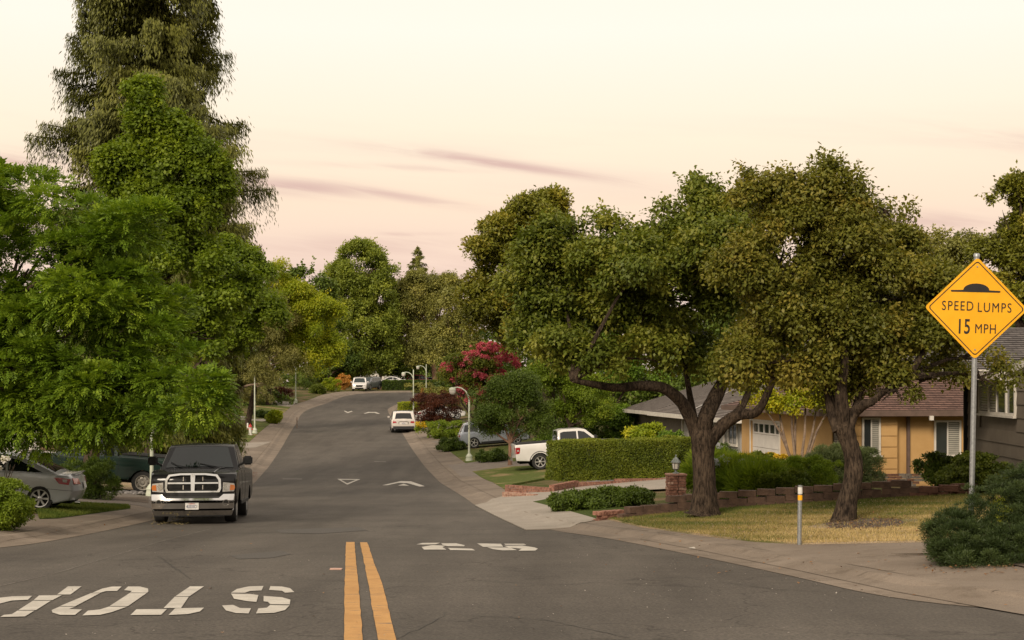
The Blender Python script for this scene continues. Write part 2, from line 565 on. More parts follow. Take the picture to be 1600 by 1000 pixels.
# ------------------------------------------------------------------ ground, road, gutters, pavements
xs = np.unique(np.concatenate([np.arange(-40, 40, 0.8), np.linspace(-400, -40, 30), np.linspace(40, 400, 30)]))
ys = np.unique(np.concatenate([np.arange(-40, 90, 1.0), np.arange(90, 210, 1.5), np.linspace(210, 1200, 40)]))
gx, gy = np.meshgrid(xs, ys)
gz = G(gx, gy) - 0.07
V = np.stack([gx, gy, gz], -1).reshape(-1, 3)
nx = len(xs)
fi = (np.arange(len(ys) - 1)[:, None] * nx + np.arange(nx - 1)[None, :]).ravel()
fs = np.stack([fi, fi + 1, fi + nx + 1, fi + nx], 1)
def np_mesh(name, V, fs, tint=None):
    me = bpy.data.meshes.new(name)
    k = fs.shape[1]
    me.vertices.add(len(V)); me.vertices.foreach_set('co', np.ascontiguousarray(V, np.float32).ravel())
    me.loops.add(fs.size); me.loops.foreach_set('vertex_index', np.ascontiguousarray(fs, np.int32).ravel())
    me.polygons.add(len(fs)); me.polygons.foreach_set('loop_start', np.arange(0, fs.size, k, dtype=np.int32))
    me.update(calc_edges=True)
    if tint is not None:
        a = me.attributes.new('tint', 'FLOAT', 'FACE')
        a.data.foreach_set('value', np.ascontiguousarray(tint, np.float32))
    return me
link('ground', np_mesh('ground', V, fs), GROUND, kind='structure')

# road surface between the kerbs: rows at equal heights of Y
ry = np.unique(np.concatenate([np.arange(7.0, 60, 0.7), np.arange(60, 150, 1.0), np.arange(150, 205, 0.7)]))
A = []; B = []
for y in ry:
    xr = float(np.interp(y, _ry, _rx)) if y >= 7.05 else 90
    xl = float(np.interp(y, _ly, _lx)) if y >= 13.2 else -120
    if xr - xl < 0.5: continue
    A.append((max(xl, -120), y)); B.append((min(xr, 120), y))
A = [(-120, -40), (-120, -20), (-120, 0)] + A; B = [(90, -40), (90, -20), (90, 0)] + B
strip_mesh('road', np.array(A), np.array(B), ASPHALT, zoff=0.0, cols=10, kind='structure')

def resample(pl, step):
    d = np.r_[0, np.cumsum(np.linalg.norm(np.diff(pl, axis=0), axis=1))]
    s = np.arange(0, d[-1], step)
    return np.stack([np.interp(s, d, pl[:, 0]), np.interp(s, d, pl[:, 1])], 1)

def clipY(pl, x0=-60, x1=45):
    return pl[(pl[:, 0] > x0) & (pl[:, 0] < x1)]

for side, pl, nm in ((1, clipY(RKD), 'right'), (-1, clipY(LKD), 'left')):
    pr = resample(pl, 0.5)
    sw = empty('gutter', kind='structure')
    # gutter pan + rolled kerb, cast in 3 m lengths with joints
    i = 0
    pieces = 0
    while i < len(pr) - 1:
        far = pr[i][1] > 110
        j = min(len(pr) - 1, i + (6 if not far else 60))
        seg = pr[i:j + 1].copy()
        if len(seg) < 2: break
        d = seg[-1] - seg[-2]; d /= np.linalg.norm(d)
        seg[-1] = seg[-1] - d * 0.015
        a0 = offset_line(pr, -0.02, side)[i:j + 1]; b0 = offset_line(pr, 0.9, side)[i:j + 1]
        a0[-1] -= d * 0.015; b0[-1] -= d * 0.015
        strip_mesh('gutter_section', a0, b0, GUT, sw, zoff=0.006, cols=12 if not far else 4)
        i = j
    pv = empty('sidewalk', kind='structure')
    i = 0
    W0, W1 = 0.915, 2.35
    e0 = offset_line(pr, W0, side); e1 = offset_line(pr, W1, side)
    while i < len(pr) - 1:
        far = pr[i][1] > 120
        j = min(len(pr) - 1, i + (3 if not far else 60))
        a0 = e0[i:j + 1].copy(); b0 = e1[i:j + 1].copy()
        d = pr[j] - pr[j - 1]; d /= np.linalg.norm(d)
        a0[-1] -= d * 0.015; b0[-1] -= d * 0.015
        strip_mesh('sidewalk_slab', a0, b0, CONC, pv, zoff=0.006 + random.uniform(-0.002, 0.003), cols=2)
        i = j

def pxpoly(pts): return [unp(*p) for p in pts]

# wide concrete apron at the near right corner, behind the gutter
ap = [(1020, 826), (1100, 839), (1180, 848), (1250, 852), (1470, 848), (1660, 848), (1700, 1010), (1600, 962), (1400, 926), (1250, 893), (1100, 862), (1000, 843)]
patch('corner_pavement', pxpoly(ap), CONC, 0.012, kind='structure')
patch('corner_pavement', pxpoly([(-60, 870), (-60, 812), (60, 812), (150, 802), (236, 792), (236, 800), (130, 822), (60, 838), (0, 848)]), CONC, 0.011, kind='structure')
# driveways
patch('driveway', pxpoly([(822, 829), (900, 821), (935, 813), (880, 797), (832, 785), (872, 777), (985, 767), (1060, 763), (1060, 741), (985, 744), (870, 760), (805, 771), (742, 790)]), DRIVE, 0.026, step=.25, thick=.02, kind='structure')
patch('driveway', pxpoly([(738, 745), (800, 738), (862, 737), (905, 722), (820, 712), (700, 727), (720, 745)]), DRIVE2, 0.012, kind='structure')
patch('driveway', pxpoly([(672, 690), (700, 697), (800, 690), (800, 682), (720, 684)]), DRIVE2, 0.012, kind='structure')
patch('driveway', pxpoly([(-60, 800), (60, 791), (118, 784), (215, 790), (236, 795), (236, 776), (160, 768), (100, 764), (-60, 768)]), DRIVE2, 0.013, kind='structure')
patch('driveway', pxpoly([(90, 748), (232, 744), (330, 735), (320, 722), (160, 728), (90, 735)]), DRIVE2, 0.012, kind='structure')
patch('driveway', pxpoly([(345, 702), (400, 699), (425, 690), (389, 692), (345, 684)]), DRIVE, 0.012, kind='structure')
patch('driveway', pxpoly([(380, 661), (425, 657), (432, 652), (372, 650)]), DRIVE, 0.012, kind='structure')
patch('driveway', pxpoly([(436, 637), (458, 634), (463, 629), (430, 626)]), DRIVE, 0.012, kind='structure')
# lawns
LAWN_R = pxpoly([(948, 812), (1000, 806), (1100, 797), (1250, 787), (1400, 778), (1540, 775), (1660, 775), (1660, 849), (1460, 848), (1250, 852), (1180, 848), (1100, 838), (1000, 824)])
patch('lawn', LAWN_R, LAWN_DRY, 0.03, thick=.13, kind='structure')
patch('lawn', pxpoly([(826, 783), (872, 775), (990, 792), (972, 806), (935, 813)]), LAWN_LUSH, 0.02, thick=.1, kind='structure')
patch('lawn', pxpoly([(738, 737), (800, 729), (865, 727), (865, 745), (800, 757), (795, 768), (770, 754)]), LAWN, 0.02, thick=.1, kind='structure')
patch('lawn', pxpoly([(697, 701), (800, 692), (805, 713), (728, 724)]), LAWN, 0.02, thick=.1, kind='structure')
patch('lawn', pxpoly([(664, 672), (728, 664), (735, 680), (692, 688)]), LAWN, 0.02, thick=.1, kind='structure')
LAWN_L1 = pxpoly([(62, 812), (55, 792), (118, 787), (200, 791), (204, 795), (150, 803), (90, 811)])
patch('lawn', LAWN_L1, LAWN_LUSH, 0.02, thick=.13, kind='structure')
patch('lawn', pxpoly([(150, 757), (236, 749), (236, 767), (165, 764)]), LAWN_DRY, 0.02, kind='structure')
patch('lawn', pxpoly([(330, 688), (389, 691), (425, 660), (378, 656), (330, 664)]), LAWN, 0.02, thick=.1, kind='structure')
patch('lawn', pxpoly([(380, 655), (430, 654), (454, 636), (400, 630)]), LAWN, 0.02, thick=.1, kind='structure')

# ------------------------------------------------------------------ painted markings
WPAINT = M('white_road_paint', (0.40, 0.37, 0.325), (0.62, 0.58, 0.52), 14, 0.7)
YPAINT = M('yellow_road_paint', (0.36, 0.185, 0.05), (0.50, 0.27, 0.07), 5, 0.7)
def worn(name, c1, c2, under, k=6.0, lo=0.30, hi=0.36):
    m, n, b = newmat(name)
    a, _ = noise_col(n, c1, c2, 3, 5)
    g = n.nodes.new('ShaderNodeNewGeometry')
    mp = n.nodes.new('ShaderNodeMapping'); mp.inputs['Scale'].default_value = (1, 2.4, 1)
    n.links.new(g.outputs['Position'], mp.inputs[0])
    w1, _ = noise_col(n, (0, 0, 0), (1, 1, 1), k, 6, lo, hi, vec=mp.outputs[0], rough=0.7)
    c = mixn(n, under, a, w1)
    f, _ = noise_col(n, (0.85, 0.85, 0.85), (1.1, 1.1, 1.1), 60, 3, 0.3, 0.7)
    c = mixn(n, c, f, 1.0, 'MULTIPLY')
    n.links.new(c, b.inputs['Base Color'])
    b.inputs['Roughness'].default_value = 0.75
    return m
WPAINT = worn('worn_white_paint', (0.43, 0.40, 0.35), (0.56, 0.525, 0.46), (0.16, 0.145, 0.13), 5, 0.26, 0.33)
YPAINT = worn('worn_yellow_paint', (0.42, 0.215, 0.06), (0.52, 0.28, 0.085), (0.13, 0.10, 0.08), 3.0, 0.33, 0.42)
def marking(name, polys, mat, zoff=0.008, **k):
    bm = bmesh.new()
    for poly in polys:
        pts = pxpoly(poly)
        c = [sum(p[0] for p in pts) / len(pts), sum(p[1] for p in pts) / len(pts)]
        f = bm.faces.new([bm.verts.new((p[0], p[1], 0)) for p in pts])
    bmesh.ops.triangulate(bm, faces=bm.faces[:])
    for v in bm.verts: v.co.z = g1(v.co.x, v.co.y) + zoff
    bm.normal_update()
    for f in bm.faces:
        if f.normal.z < 0: f.normal_flip()
    return from_bm(name, bm, mat, **k)
def c8(pts): return [(x / 3.2, 880 + y / 3.2) for x, y in pts]
def c7(pts): return [(500 + x / 4, 820 + y / 4) for x, y in pts]
def c2(pts): return [(380 + x / 3.81, 540 + y / 3.81) for x, y in pts]
S_ = [[(1155, 151), (1185, 132), (1245, 119), (1318, 117), (1308, 139), (1250, 142), (1225, 151)],
      [(1155, 155), (1250, 157), (1292, 163), (1282, 197), (1235, 193), (1170, 181)],
      [(1352, 118), (1410, 120), (1450, 128), (1472, 148), (1425, 151), (1410, 141), (1345, 137)],
      [(1318, 167), (1410, 174), (1452, 186), (1449, 210), (1352, 209), (1340, 197), (1318, 194)],
      [(1350, 213), (1448, 214), (1425, 238), (1370, 252), (1280, 255), (1292, 230), (1335, 226)],
      [(1110, 215), (1165, 212), (1200, 228), (1255, 229), (1243, 255), (1180, 253), (1130, 240)]]
T_ = [[(950, 119), (1020, 119), (948, 168), (878, 168)], [(874, 171), (944, 171), (905, 228), (818, 228)],
      [(875, 230), (1020, 226), (1000, 245), (940, 258), (842, 263)], [(682, 234), (835, 233), (805, 262), (652, 263)]]
O_ = [[(512, 130), (560, 120), (608, 120), (585, 142), (530, 143), (500, 151), (462, 151)], [(455, 153), (500, 153), (378, 218), (300, 218)],
      [(298, 221), (378, 221), (345, 232), (410, 235), (375, 262), (300, 262), (262, 250), (258, 238)],
      [(640, 120), (700, 120), (740, 130), (742, 145), (735, 151), (650, 150), (660, 142), (620, 138)],
      [(648, 153), (733, 153), (640, 218), (548, 218)], [(545, 221), (635, 221), (560, 248), (500, 262), (412, 265), (440, 241), (500, 235)]]
P_ = [[(340, 119), (408, 119), (352, 160), (285, 160)], [(168, 188), (195, 165), (310, 163), (262, 188)], [(165, 191), (255, 191), (180, 238), (92, 238)],
      [(88, 241), (172, 241), (125, 270), (0, 273), (20, 262), (60, 258)], [(-90, 232), (-95, 208), (-50, 185), (0, 176), (60, 169), (160, 167), (140, 186), (60, 190), (0, 205), (-40, 222), (-55, 236)],
      [(-90, 237), (-55, 240), (0, 262), (-4, 273), (-55, 262)]]
mk = dict(kind='structure')
marking('stop_marking', [c8(p) for p in S_ + T_ + O_ + P_], WPAINT, label='worn white upside-down STOP lettering on asphalt at the left', **mk)
D25 = [[(603, 125), (640, 116), (750, 115), (722, 125), (640, 126)], [(758, 118), (850, 118), (905, 130), (900, 137), (795, 136), (765, 127)],
       [(700, 130), (785, 133), (765, 142), (790, 158), (650, 158), (635, 141)], [(800, 147), (950, 152), (970, 163), (815, 161)],
       [(982, 119), (1130, 121), (1145, 139), (1020, 141)], [(1150, 121), (1275, 121), (1290, 128), (1160, 128)],
       [(1150, 134), (1265, 132), (1340, 144), (1362, 152), (1345, 164), (1240, 165), (1260, 152), (1180, 145)], [(1045, 143), (1190, 145), (1232, 161), (1140, 163), (1080, 155)]]
marking('speed_limit_marking', [c7(p) for p in D25], WPAINT, label='worn white 25 painted on the asphalt right of the yellow lines', **mk)
marking('speed_lump_marking', [c2(p) for p in ([(560, 794), (697, 796), (690, 800), (572, 799)], [(560, 794), (574, 795), (628, 826), (616, 827)], [(697, 796), (682, 796), (616, 822), (622, 828)])], WPAINT, **mk)
marking('speed_lump_marking', [c2(p) for p in ([(828, 832), (940, 807), (1000, 809), (1082, 838), (1050, 840), (975, 819), (925, 818), (858, 832)], [(922, 834), (955, 823), (988, 835)])], WPAINT, **mk)
marking('speed_lump_marking', [c2(p) for p in ([(598, 389), (606, 388), (622, 396), (645, 389), (652, 392), (622, 402)],)], WPAINT, **mk)
marking('speed_lump_marking', [c2(p) for p in ([(716, 405), (745, 395), (790, 396), (815, 406), (800, 406), (780, 400), (750, 400), (728, 405)],)], WPAINT, **mk)
marking('painted_line', [c2(p) for p in ([(235, 792), (350, 793), (350, 797), (235, 796)], [(780, 689), (850, 691), (850, 694), (780, 692)])], M('faint_paint', (.16, .145, .125), (.21, .19, .165), 9, .8), **mk)
def yl(pts):
    """double yellow line stripe traced as left/right edges at several rows"""
    a = [unp(x0, y) for y, x0, x1 in pts]; b = [unp(x1, y) for y, x0, x1 in pts]
    # continue towards the camera
    for s in (a, b):
        d = (s[-1][0] - s[-2][0], s[-1][1] - s[-2][1]); L_ = math.hypot(*d)
        s.append((s[-1][0] + d[0] / L_ * 6, s[-1][1] + d[1] / L_ * 6))
    A_ = resample(np.array(a), 0.4); B_ = resample(np.array(b), 0.4)
    n = min(len(A_), len(B_))
    A_[:n, 0] += RNG.normal(0, 0.003, n); B_[:n, 0] += RNG.normal(0, 0.003, n)
    return strip_mesh('yellow_centre_line', A_[:n], B_[:n], YPAINT, zoff=0.008, cols=1, kind='structure')
yl([(847.5, 540.5, 553.8), (880, 539.5, 556.5), (915, 538.8, 560), (1000, 537.5, 567)])
yl([(848, 562.5, 573.8), (880, 569, 584.5), (915, 576, 598), (1000, 590, 618.8)])

TAR = M('tar_seal', (0.030, 0.027, 0.024), (0.055, 0.05, 0.044), 12, .8)
PATCHM = M('asphalt_patch', (0.062, 0.055, 0.048), (0.085, 0.076, 0.066), 30, .85, .5, 60)
SEAM = M('pale_seam', (0.15, 0.132, 0.112), (0.19, 0.168, 0.142), 12, .85)
def crack(pts, w_, mat, name='road_crack', jit=.05):
    a = resample(np.array(pxpoly(pts)), .18)
    a = a + np.cumsum(RNG.normal(0, jit * .25, a.shape), 0) * .4 + RNG.normal(0, jit * .25, a.shape)
    h = np.clip(w_ * RNG.uniform(.3, 1.3, len(a)), .004, 1)[:, None] * .5
    t_ = np.gradient(a, axis=0); t_ /= np.linalg.norm(t_, axis=1)[:, None] + 1e-9
    n_ = np.stack([t_[:, 1], -t_[:, 0]], 1)
    return strip_mesh(name, a - n_ * h, a + n_ * h, mat, zoff=.004, cols=1, kind='structure')
crack([(-40, 925), (90, 895), (250, 846), (330, 826)], .02, SEAM, 'road_seam', .02)
crack([(330, 872), (560, 861), (760, 858), (980, 866)], .018, TAR)
crack([(700, 905), (870, 915), (1060, 902), (1240, 925)], .014, TAR)
crack([(250, 870), (300, 905), (420, 905)], .014, TAR)
crack([(620, 1000), (700, 960), (860, 970), (1000, 1000)], .014, TAR)
crack([(360, 835), (480, 828), (640, 832), (800, 826)], .03, TAR)
crack([(420, 800), (560, 806), (720, 801)], .03, TAR)
crack([(470, 720), (580, 724), (660, 719)], .05, TAR)
patch('road_patch', pxpoly([(360, 868), (440, 861), (455, 866), (425, 872), (372, 874)]), PATCHM, .005, kind='structure')
patch('road_patch', pxpoly([(430, 828), (560, 824), (575, 829), (500, 834), (438, 833)]), PATCHM, .005, kind='structure')

# ------------------------------------------------------------------ foliage
def unit(v): return v / (np.linalg.norm(v, axis=-1, keepdims=True) + 1e-9)
def sph(n):
    return unit(RNG.normal(size=(n, 3)))

def leaf_quads(P, A, Nn, Ln, Wd, fold=0.15):
    A = unit(A)
    S = unit(np.cross(A, Nn)); N2 = np.cross(S, A)
    Ln = Ln[:, None]; Wd = Wd[:, None]
    v0 = P
    v1 = P + A * Ln * 0.45 + S * Wd * 0.5 + N2 * Wd * fold
    v2 = P + A * Ln
    v3 = P + A * Ln * 0.45 - S * Wd * 0.5 + N2 * Wd * fold
    return np.stack([v0, v1, v2, v3], 1).reshape(-1, 3)

def crown_pts(lobes, n_cl, cr, inner=0.25, bottom=-0.35, gaps=0.0):
    """clump centres and outward directions spread through the crown's lobes"""
    vol = np.array([(l[3] * l[4] * l[5]) ** (2 / 3) for l in lobes]); vol /= vol.sum()
    which = RNG.choice(len(lobes), n_cl, p=vol)
    Lb = np.array(lobes)[which]
    d = sph(n_cl)
    d[:, 2] = np.where(d[:, 2] < bottom, -d[:, 2], d[:, 2])
    r = np.where(RNG.random(n_cl) < inner, RNG.uniform(0.3, 0.75, n_cl), RNG.uniform(0.78, 1.06, n_cl))
    out_ = RNG.random(n_cl) < 0.10
    r = np.where(out_, RNG.uniform(1.04, 1.26, n_cl), r)
    d[:, 2] = np.where(out_, np.abs(d[:, 2]) * 0.9, d[:, 2])
    c = Lb[:, :3] + d * Lb[:, 3:6] * r[:, None]
    o = unit(d / Lb[:, 3:6])
    # keep clumps that are not buried deep in another lobe
    q = np.full(n_cl, 9.0)
    for l in lobes:
        l = np.array(l)
        q = np.minimum(q, np.linalg.norm((c - l[:3]) / l[3:6], axis=1))
    keep = (q > 0.45) | (RNG.random(n_cl) < 0.12)
    if gaps:
        # uneven holes between the boughs
        kf = 1.25 / cr; ph = RNG.uniform(0, 6.28, 3)
        nz = np.sin(c[:, 0] * kf + ph[0] + np.sin(c[:, 2] * kf * .7)) * np.sin(c[:, 1] * kf * .8 + ph[1]) + .8 * np.sin(c[:, 2] * kf * .9 + ph[2] + np.sin(c[:, 0] * kf * .6) * 1.5)
        keep &= nz > -1.0 + gaps
    return c[keep], o[keep], (cr * RNG.uniform(0.55, 1.35, n_cl) * np.where(out_, 0.55, 1.0))[keep]

def make_crown(name, lobes, mat, parent, n_leaf=40000, n_cl=300, cr=0.7, Ln=0.1, Wd=0.06, droop=0.3, style='leaf', shell=0.5, inner=0.25, tintc=0.5, bottom=-0.35, brk=0, shoots=0, fuzz=.1, gaps=0.0, **k):
    if brk: lobes = break_lobes(lobes, brk)
    c, o, rad = crown_pts(lobes, n_cl, cr, inner, bottom, gaps)
    ncl = len(c)
    ct = np.clip(RNG.normal(tintc, 0.16, ncl), 0, 1)
    wts = rad ** 2; wts /= wts.sum()
    if style == 'pinnate':
        nf = n_leaf // 9
        ci = RNG.choice(ncl, nf, p=wts)
        d = unit(sph(nf) + o[ci] * 0.9 + np.array([0, 0, 0.55]))
        base = c[ci] + d * (rad[ci] * RNG.uniform(shell, 1.0, nf) ** 0.6)[:, None] * np.array([1, 1, 0.62])
        ax = unit(d + sph(nf) * 0.6 + np.array([0, 0, 0.05]))
        fl = Ln * RNG.uniform(2.0, 3.4, nf)
        nn = unit(np.array([0, 0, 1.0]) + sph(nf) * 0.45)
        side = unit(np.cross(ax, nn)); nn = np.cross(side, ax)
        Ps = []; As = []; Ns = []; T = []
        for q in range(9):
            t = (q // 2 + 1) / 5 if q < 8 else 1.0
            sg = (1 if q % 2 else -1) if q < 8 else 0
            sag = -(t ** 2) * droop
            p = base + ax * (fl * t)[:, None] * 0.9 + np.array([0, 0, 1]) * (fl * sag)[:, None]
            a = unit(ax * (0.75 if sg else 1) + side * sg * 0.85 + np.array([0, 0, -1]) * (0.25 + t * droop * 0.8))
            Ps.append(p); As.append(a); Ns.append(nn + sph(nf) * 0.15); T.append(ct[ci] + RNG.normal(0, 0.12, nf))
        P = np.concatenate(Ps); A = np.concatenate(As); Nn = np.concatenate(Ns); tint = np.concatenate(T)
        n = len(P)
    else:
        n = n_leaf
        ci = RNG.choice(ncl, n, p=wts)
        d = unit(sph(n) + o[ci] * 0.6 + np.array([0, 0, 0.45]))
        r_ = RNG.uniform(shell ** 3, 1.0, n) ** (1 / 3)
        P = c[ci] + d * (rad[ci] * r_)[:, None] * np.array([1, 1, 0.72]) + RNG.normal(0, fuzz, (n, 3)) * rad[ci][:, None]
        if style == 'hang':
            A = unit(sph(n) * 0.45 + d * 0.25 + np.array([0, 0, -1.0]))
            Nn = unit(d + sph(n) * 0.7)
        elif style == 'needle':
            A = unit(d * 0.8 + sph(n) * 0.6 + np.array([0, 0, 0.25]))
            Nn = unit(sph(n))
        else:
            A = unit(d * 0.5 + sph(n) * 0.9 + np.array([0, 0, -droop]))
            Nn = unit(np.array([0, 0, 0.8]) + d * 0.7 + sph(n) * 0.65)
        tint = ct[ci] + RNG.normal(0, 0.13, n)
    if shoots:
        # leafy shoots sticking out beyond the crown
        q_ = np.full(len(c), 9.0)
        for l in lobes:
            l = np.array(l); q_ = np.minimum(q_, np.linalg.norm((c - l[:3]) / l[3:6], axis=1))
        cand = np.where((q_ > .85) & (o[:, 2] > -.2))[0]
        if len(cand):
            si = RNG.choice(cand, shoots)
            sdir = unit(o[si] + sph(shoots) * .45 + np.array([0, 0, .5]))
            sl = cr * RNG.uniform(.9, 2.3, shoots)
            per = max(6, int(1.1 * cr * 1.6 / Ln) * 3)
            tt = RNG.uniform(0, 1, (shoots, per))
            Pn = c[si][:, None, :] + sdir[:, None, :] * (sl[:, None] * tt)[..., None] + np.array([0, 0, -.25]) * (sl[:, None] * tt ** 2)[..., None]
            Pn = Pn.reshape(-1, 3) + RNG.normal(0, Ln * .35, (shoots * per, 3))
            dd = np.repeat(sdir, per, 0)
            An = unit(dd * .5 + sph(shoots * per) * .8 + np.array([0, 0, -droop * .8]))
            P = np.concatenate([P, Pn]); A = np.concatenate([A, An]); Nn = np.concatenate([Nn, unit(np.array([0, 0, .8]) + sph(shoots * per) * .7)])
            tint = np.concatenate([tint, np.repeat(ct[si], per) + .1 + RNG.normal(0, .12, shoots * per)]); n = len(P)
    s = RNG.uniform(0.65, 1.25, n)
    V = leaf_quads(P, A, Nn, Ln * s, Wd * s)
    me = np_mesh(name, V, np.arange(4 * n).reshape(n, 4), np.clip(tint, 0, 1))
    return link(name, me, mat, parent, **k)

def break_lobes(lobes, k=6, lo=.30, hi=.58, keep=.72):
    """break smooth lobes up into many uneven boughs so that the outline is ragged and gaps open"""
    out_ = []
    for l in lobes:
        out_.append((l[0], l[1], l[2], l[3] * keep, l[4] * keep, l[5] * keep))
        for _ in range(k):
            d = sph(1)[0]
            if d[2] < -.5: d[2] = -d[2]
            r = random.uniform(.5, .96); q = random.uniform(lo, hi)
            out_.append((l[0] + d[0] * l[3] * r, l[1] + d[1] * l[4] * r, l[2] + d[2] * l[5] * r, l[3] * q * random.uniform(.8, 1.3), l[4] * q, l[5] * q * random.uniform(.7, 1.1)))
    return out_

def lobes_px(lst, Y, base=Vector((0, 0, 0)), dk=0.85):
    """lobes given as photo column, row, half-width, half-height [, depth shift] at distance Y -> metres, relative to base"""
    outl = []
    for l in lst:
        y = Y + (l[4] if len(l) > 4 else 0)
        p = at(l[0], l[1], y) - base
        rx = l[2] / F * y; rz = l[3] / F * y
        outl.append((p.x, p.y, p.z, rx, (rx + rz) / 2 * dk, rz))
    return outl

def branch_set(bm, start, targets, r0, n=1, seg=6, sag=0.15):
    for t in targets:
        s = Vector(start); e = Vector(t)
        m1 = s.lerp(e, 0.35) + Vector((random.uniform(-.2, .2), random.uniform(-.2, .2), 0.12)) * (e - s).length * 0.3
        m2 = s.lerp(e, 0.7) + Vector((random.uniform(-.2, .2), random.uniform(-.2, .2), 0.2)) * (e - s).length * 0.25
        tube(bm, [s, m1, m2, e], [r0, r0 * 0.75, r0 * 0.5, r0 * 0.15], seg, 0.08)

def tree(name, label, px, Y, lobes, mat, bark, trunk_r=0.2, cat='tree', forkz=None, limbs=7, group=None, trunkpts=None, nbr=0, **k):
    k.setdefault('brk', 5); k.setdefault('shoots', 90); k.setdefault('fuzz', .2); k.setdefault('gaps', .35)
    b = onground(px, Y)
    b.z -= 0.05
    t = empty(name, b, label=label, cat=cat, group=group)
    lb = lobes_px(lobes, Y, b)
    top = max(l[2] for l in lb)
    bm = bmesh.new()
    fz = forkz if forkz else top * 0.35
    cx = float(np.mean([l[0] for l in lb])); cy = float(np.mean([l[1] for l in lb]))
    fork = Vector((cx * 0.15, cy * 0.15, fz))
    tube(bm, [(0, 0, -0.1), (0, 0, fz * 0.12), (fork.x * 0.5, fork.y * .5, fz * 0.55), fork], [trunk_r * 1.5, trunk_r * 1.05, trunk_r * 0.9, trunk_r * 0.8], 10, 0.06)
    lbs = sorted(lb, key=lambda l: -l[3])[:limbs]
    branch_set(bm, fork, [(l[0], l[1], l[2]) for l in lbs], trunk_r * 0.6)
    for l in lbs:
        for q in range(5):
            d = sph(1)[0]; d[2] = abs(d[2])
            branch_set(bm, (l[0] * .6 + fork.x * .4, l[1] * .6 + fork.y * .4, l[2] * .7 + fz * .3), [(l[0] + d[0] * l[3] * .8, l[1] + d[1] * l[4] * .8, l[2] + d[2] * l[5] * .8)], trunk_r * 0.22, seg=4)
    from_bm('trunk', bm, bark, t, 60)
    make_crown('crown', lb, mat, t, **k)
    return t

def shrub(name, label, px, py, Y, wpx, hpx, mat, n=6000, cat='shrub', group=None, boxy=0, depth=None, lift=0, **k):
    """rounded shrub whose base centre stands at column px at distance Y; wpx, hpx its size in photo pixels"""
    b = onground(px, Y)
    b.z += lift
    W = wpx / F * Y; H = hpx / F * Y; D = depth or W
    t = empty(name, b, label=label, cat=cat, group=group)
    lobes = []
    m_ = max(3, int(W / H * 3))
    for i in range(m_):
        x = (i + 0.5) / m_ - 0.5
        lobes.append((x * W * 0.72, random.uniform(-.15, .15) * D, H * random.uniform(.40, .50), W / m_ * .9 + .06 * W, D * 0.42, H * random.uniform(.42, .52)))
    bm = bmesh.new()
    for i in range(7):
        a = random.uniform(0, 6.28)
        tube(bm, [(0.1 * W * math.cos(a) * .5, 0.1 * D * math.sin(a) * .5, -0.05), (0.2 * W * math.cos(a), .2 * D * math.sin(a), H * .4), (0.36 * W * math.cos(a), .3 * D * math.sin(a), H * .7)], [0.02, 0.015, 0.006], 5)
    from_bm('stems', bm, BARK_D, t)
    make_crown('foliage', lobes, mat, t, n_leaf=n, n_cl=k.pop('n_cl', 60), cr=k.pop('cr', min(W, H) * 0.22), bottom=-0.9, **k)
    return t

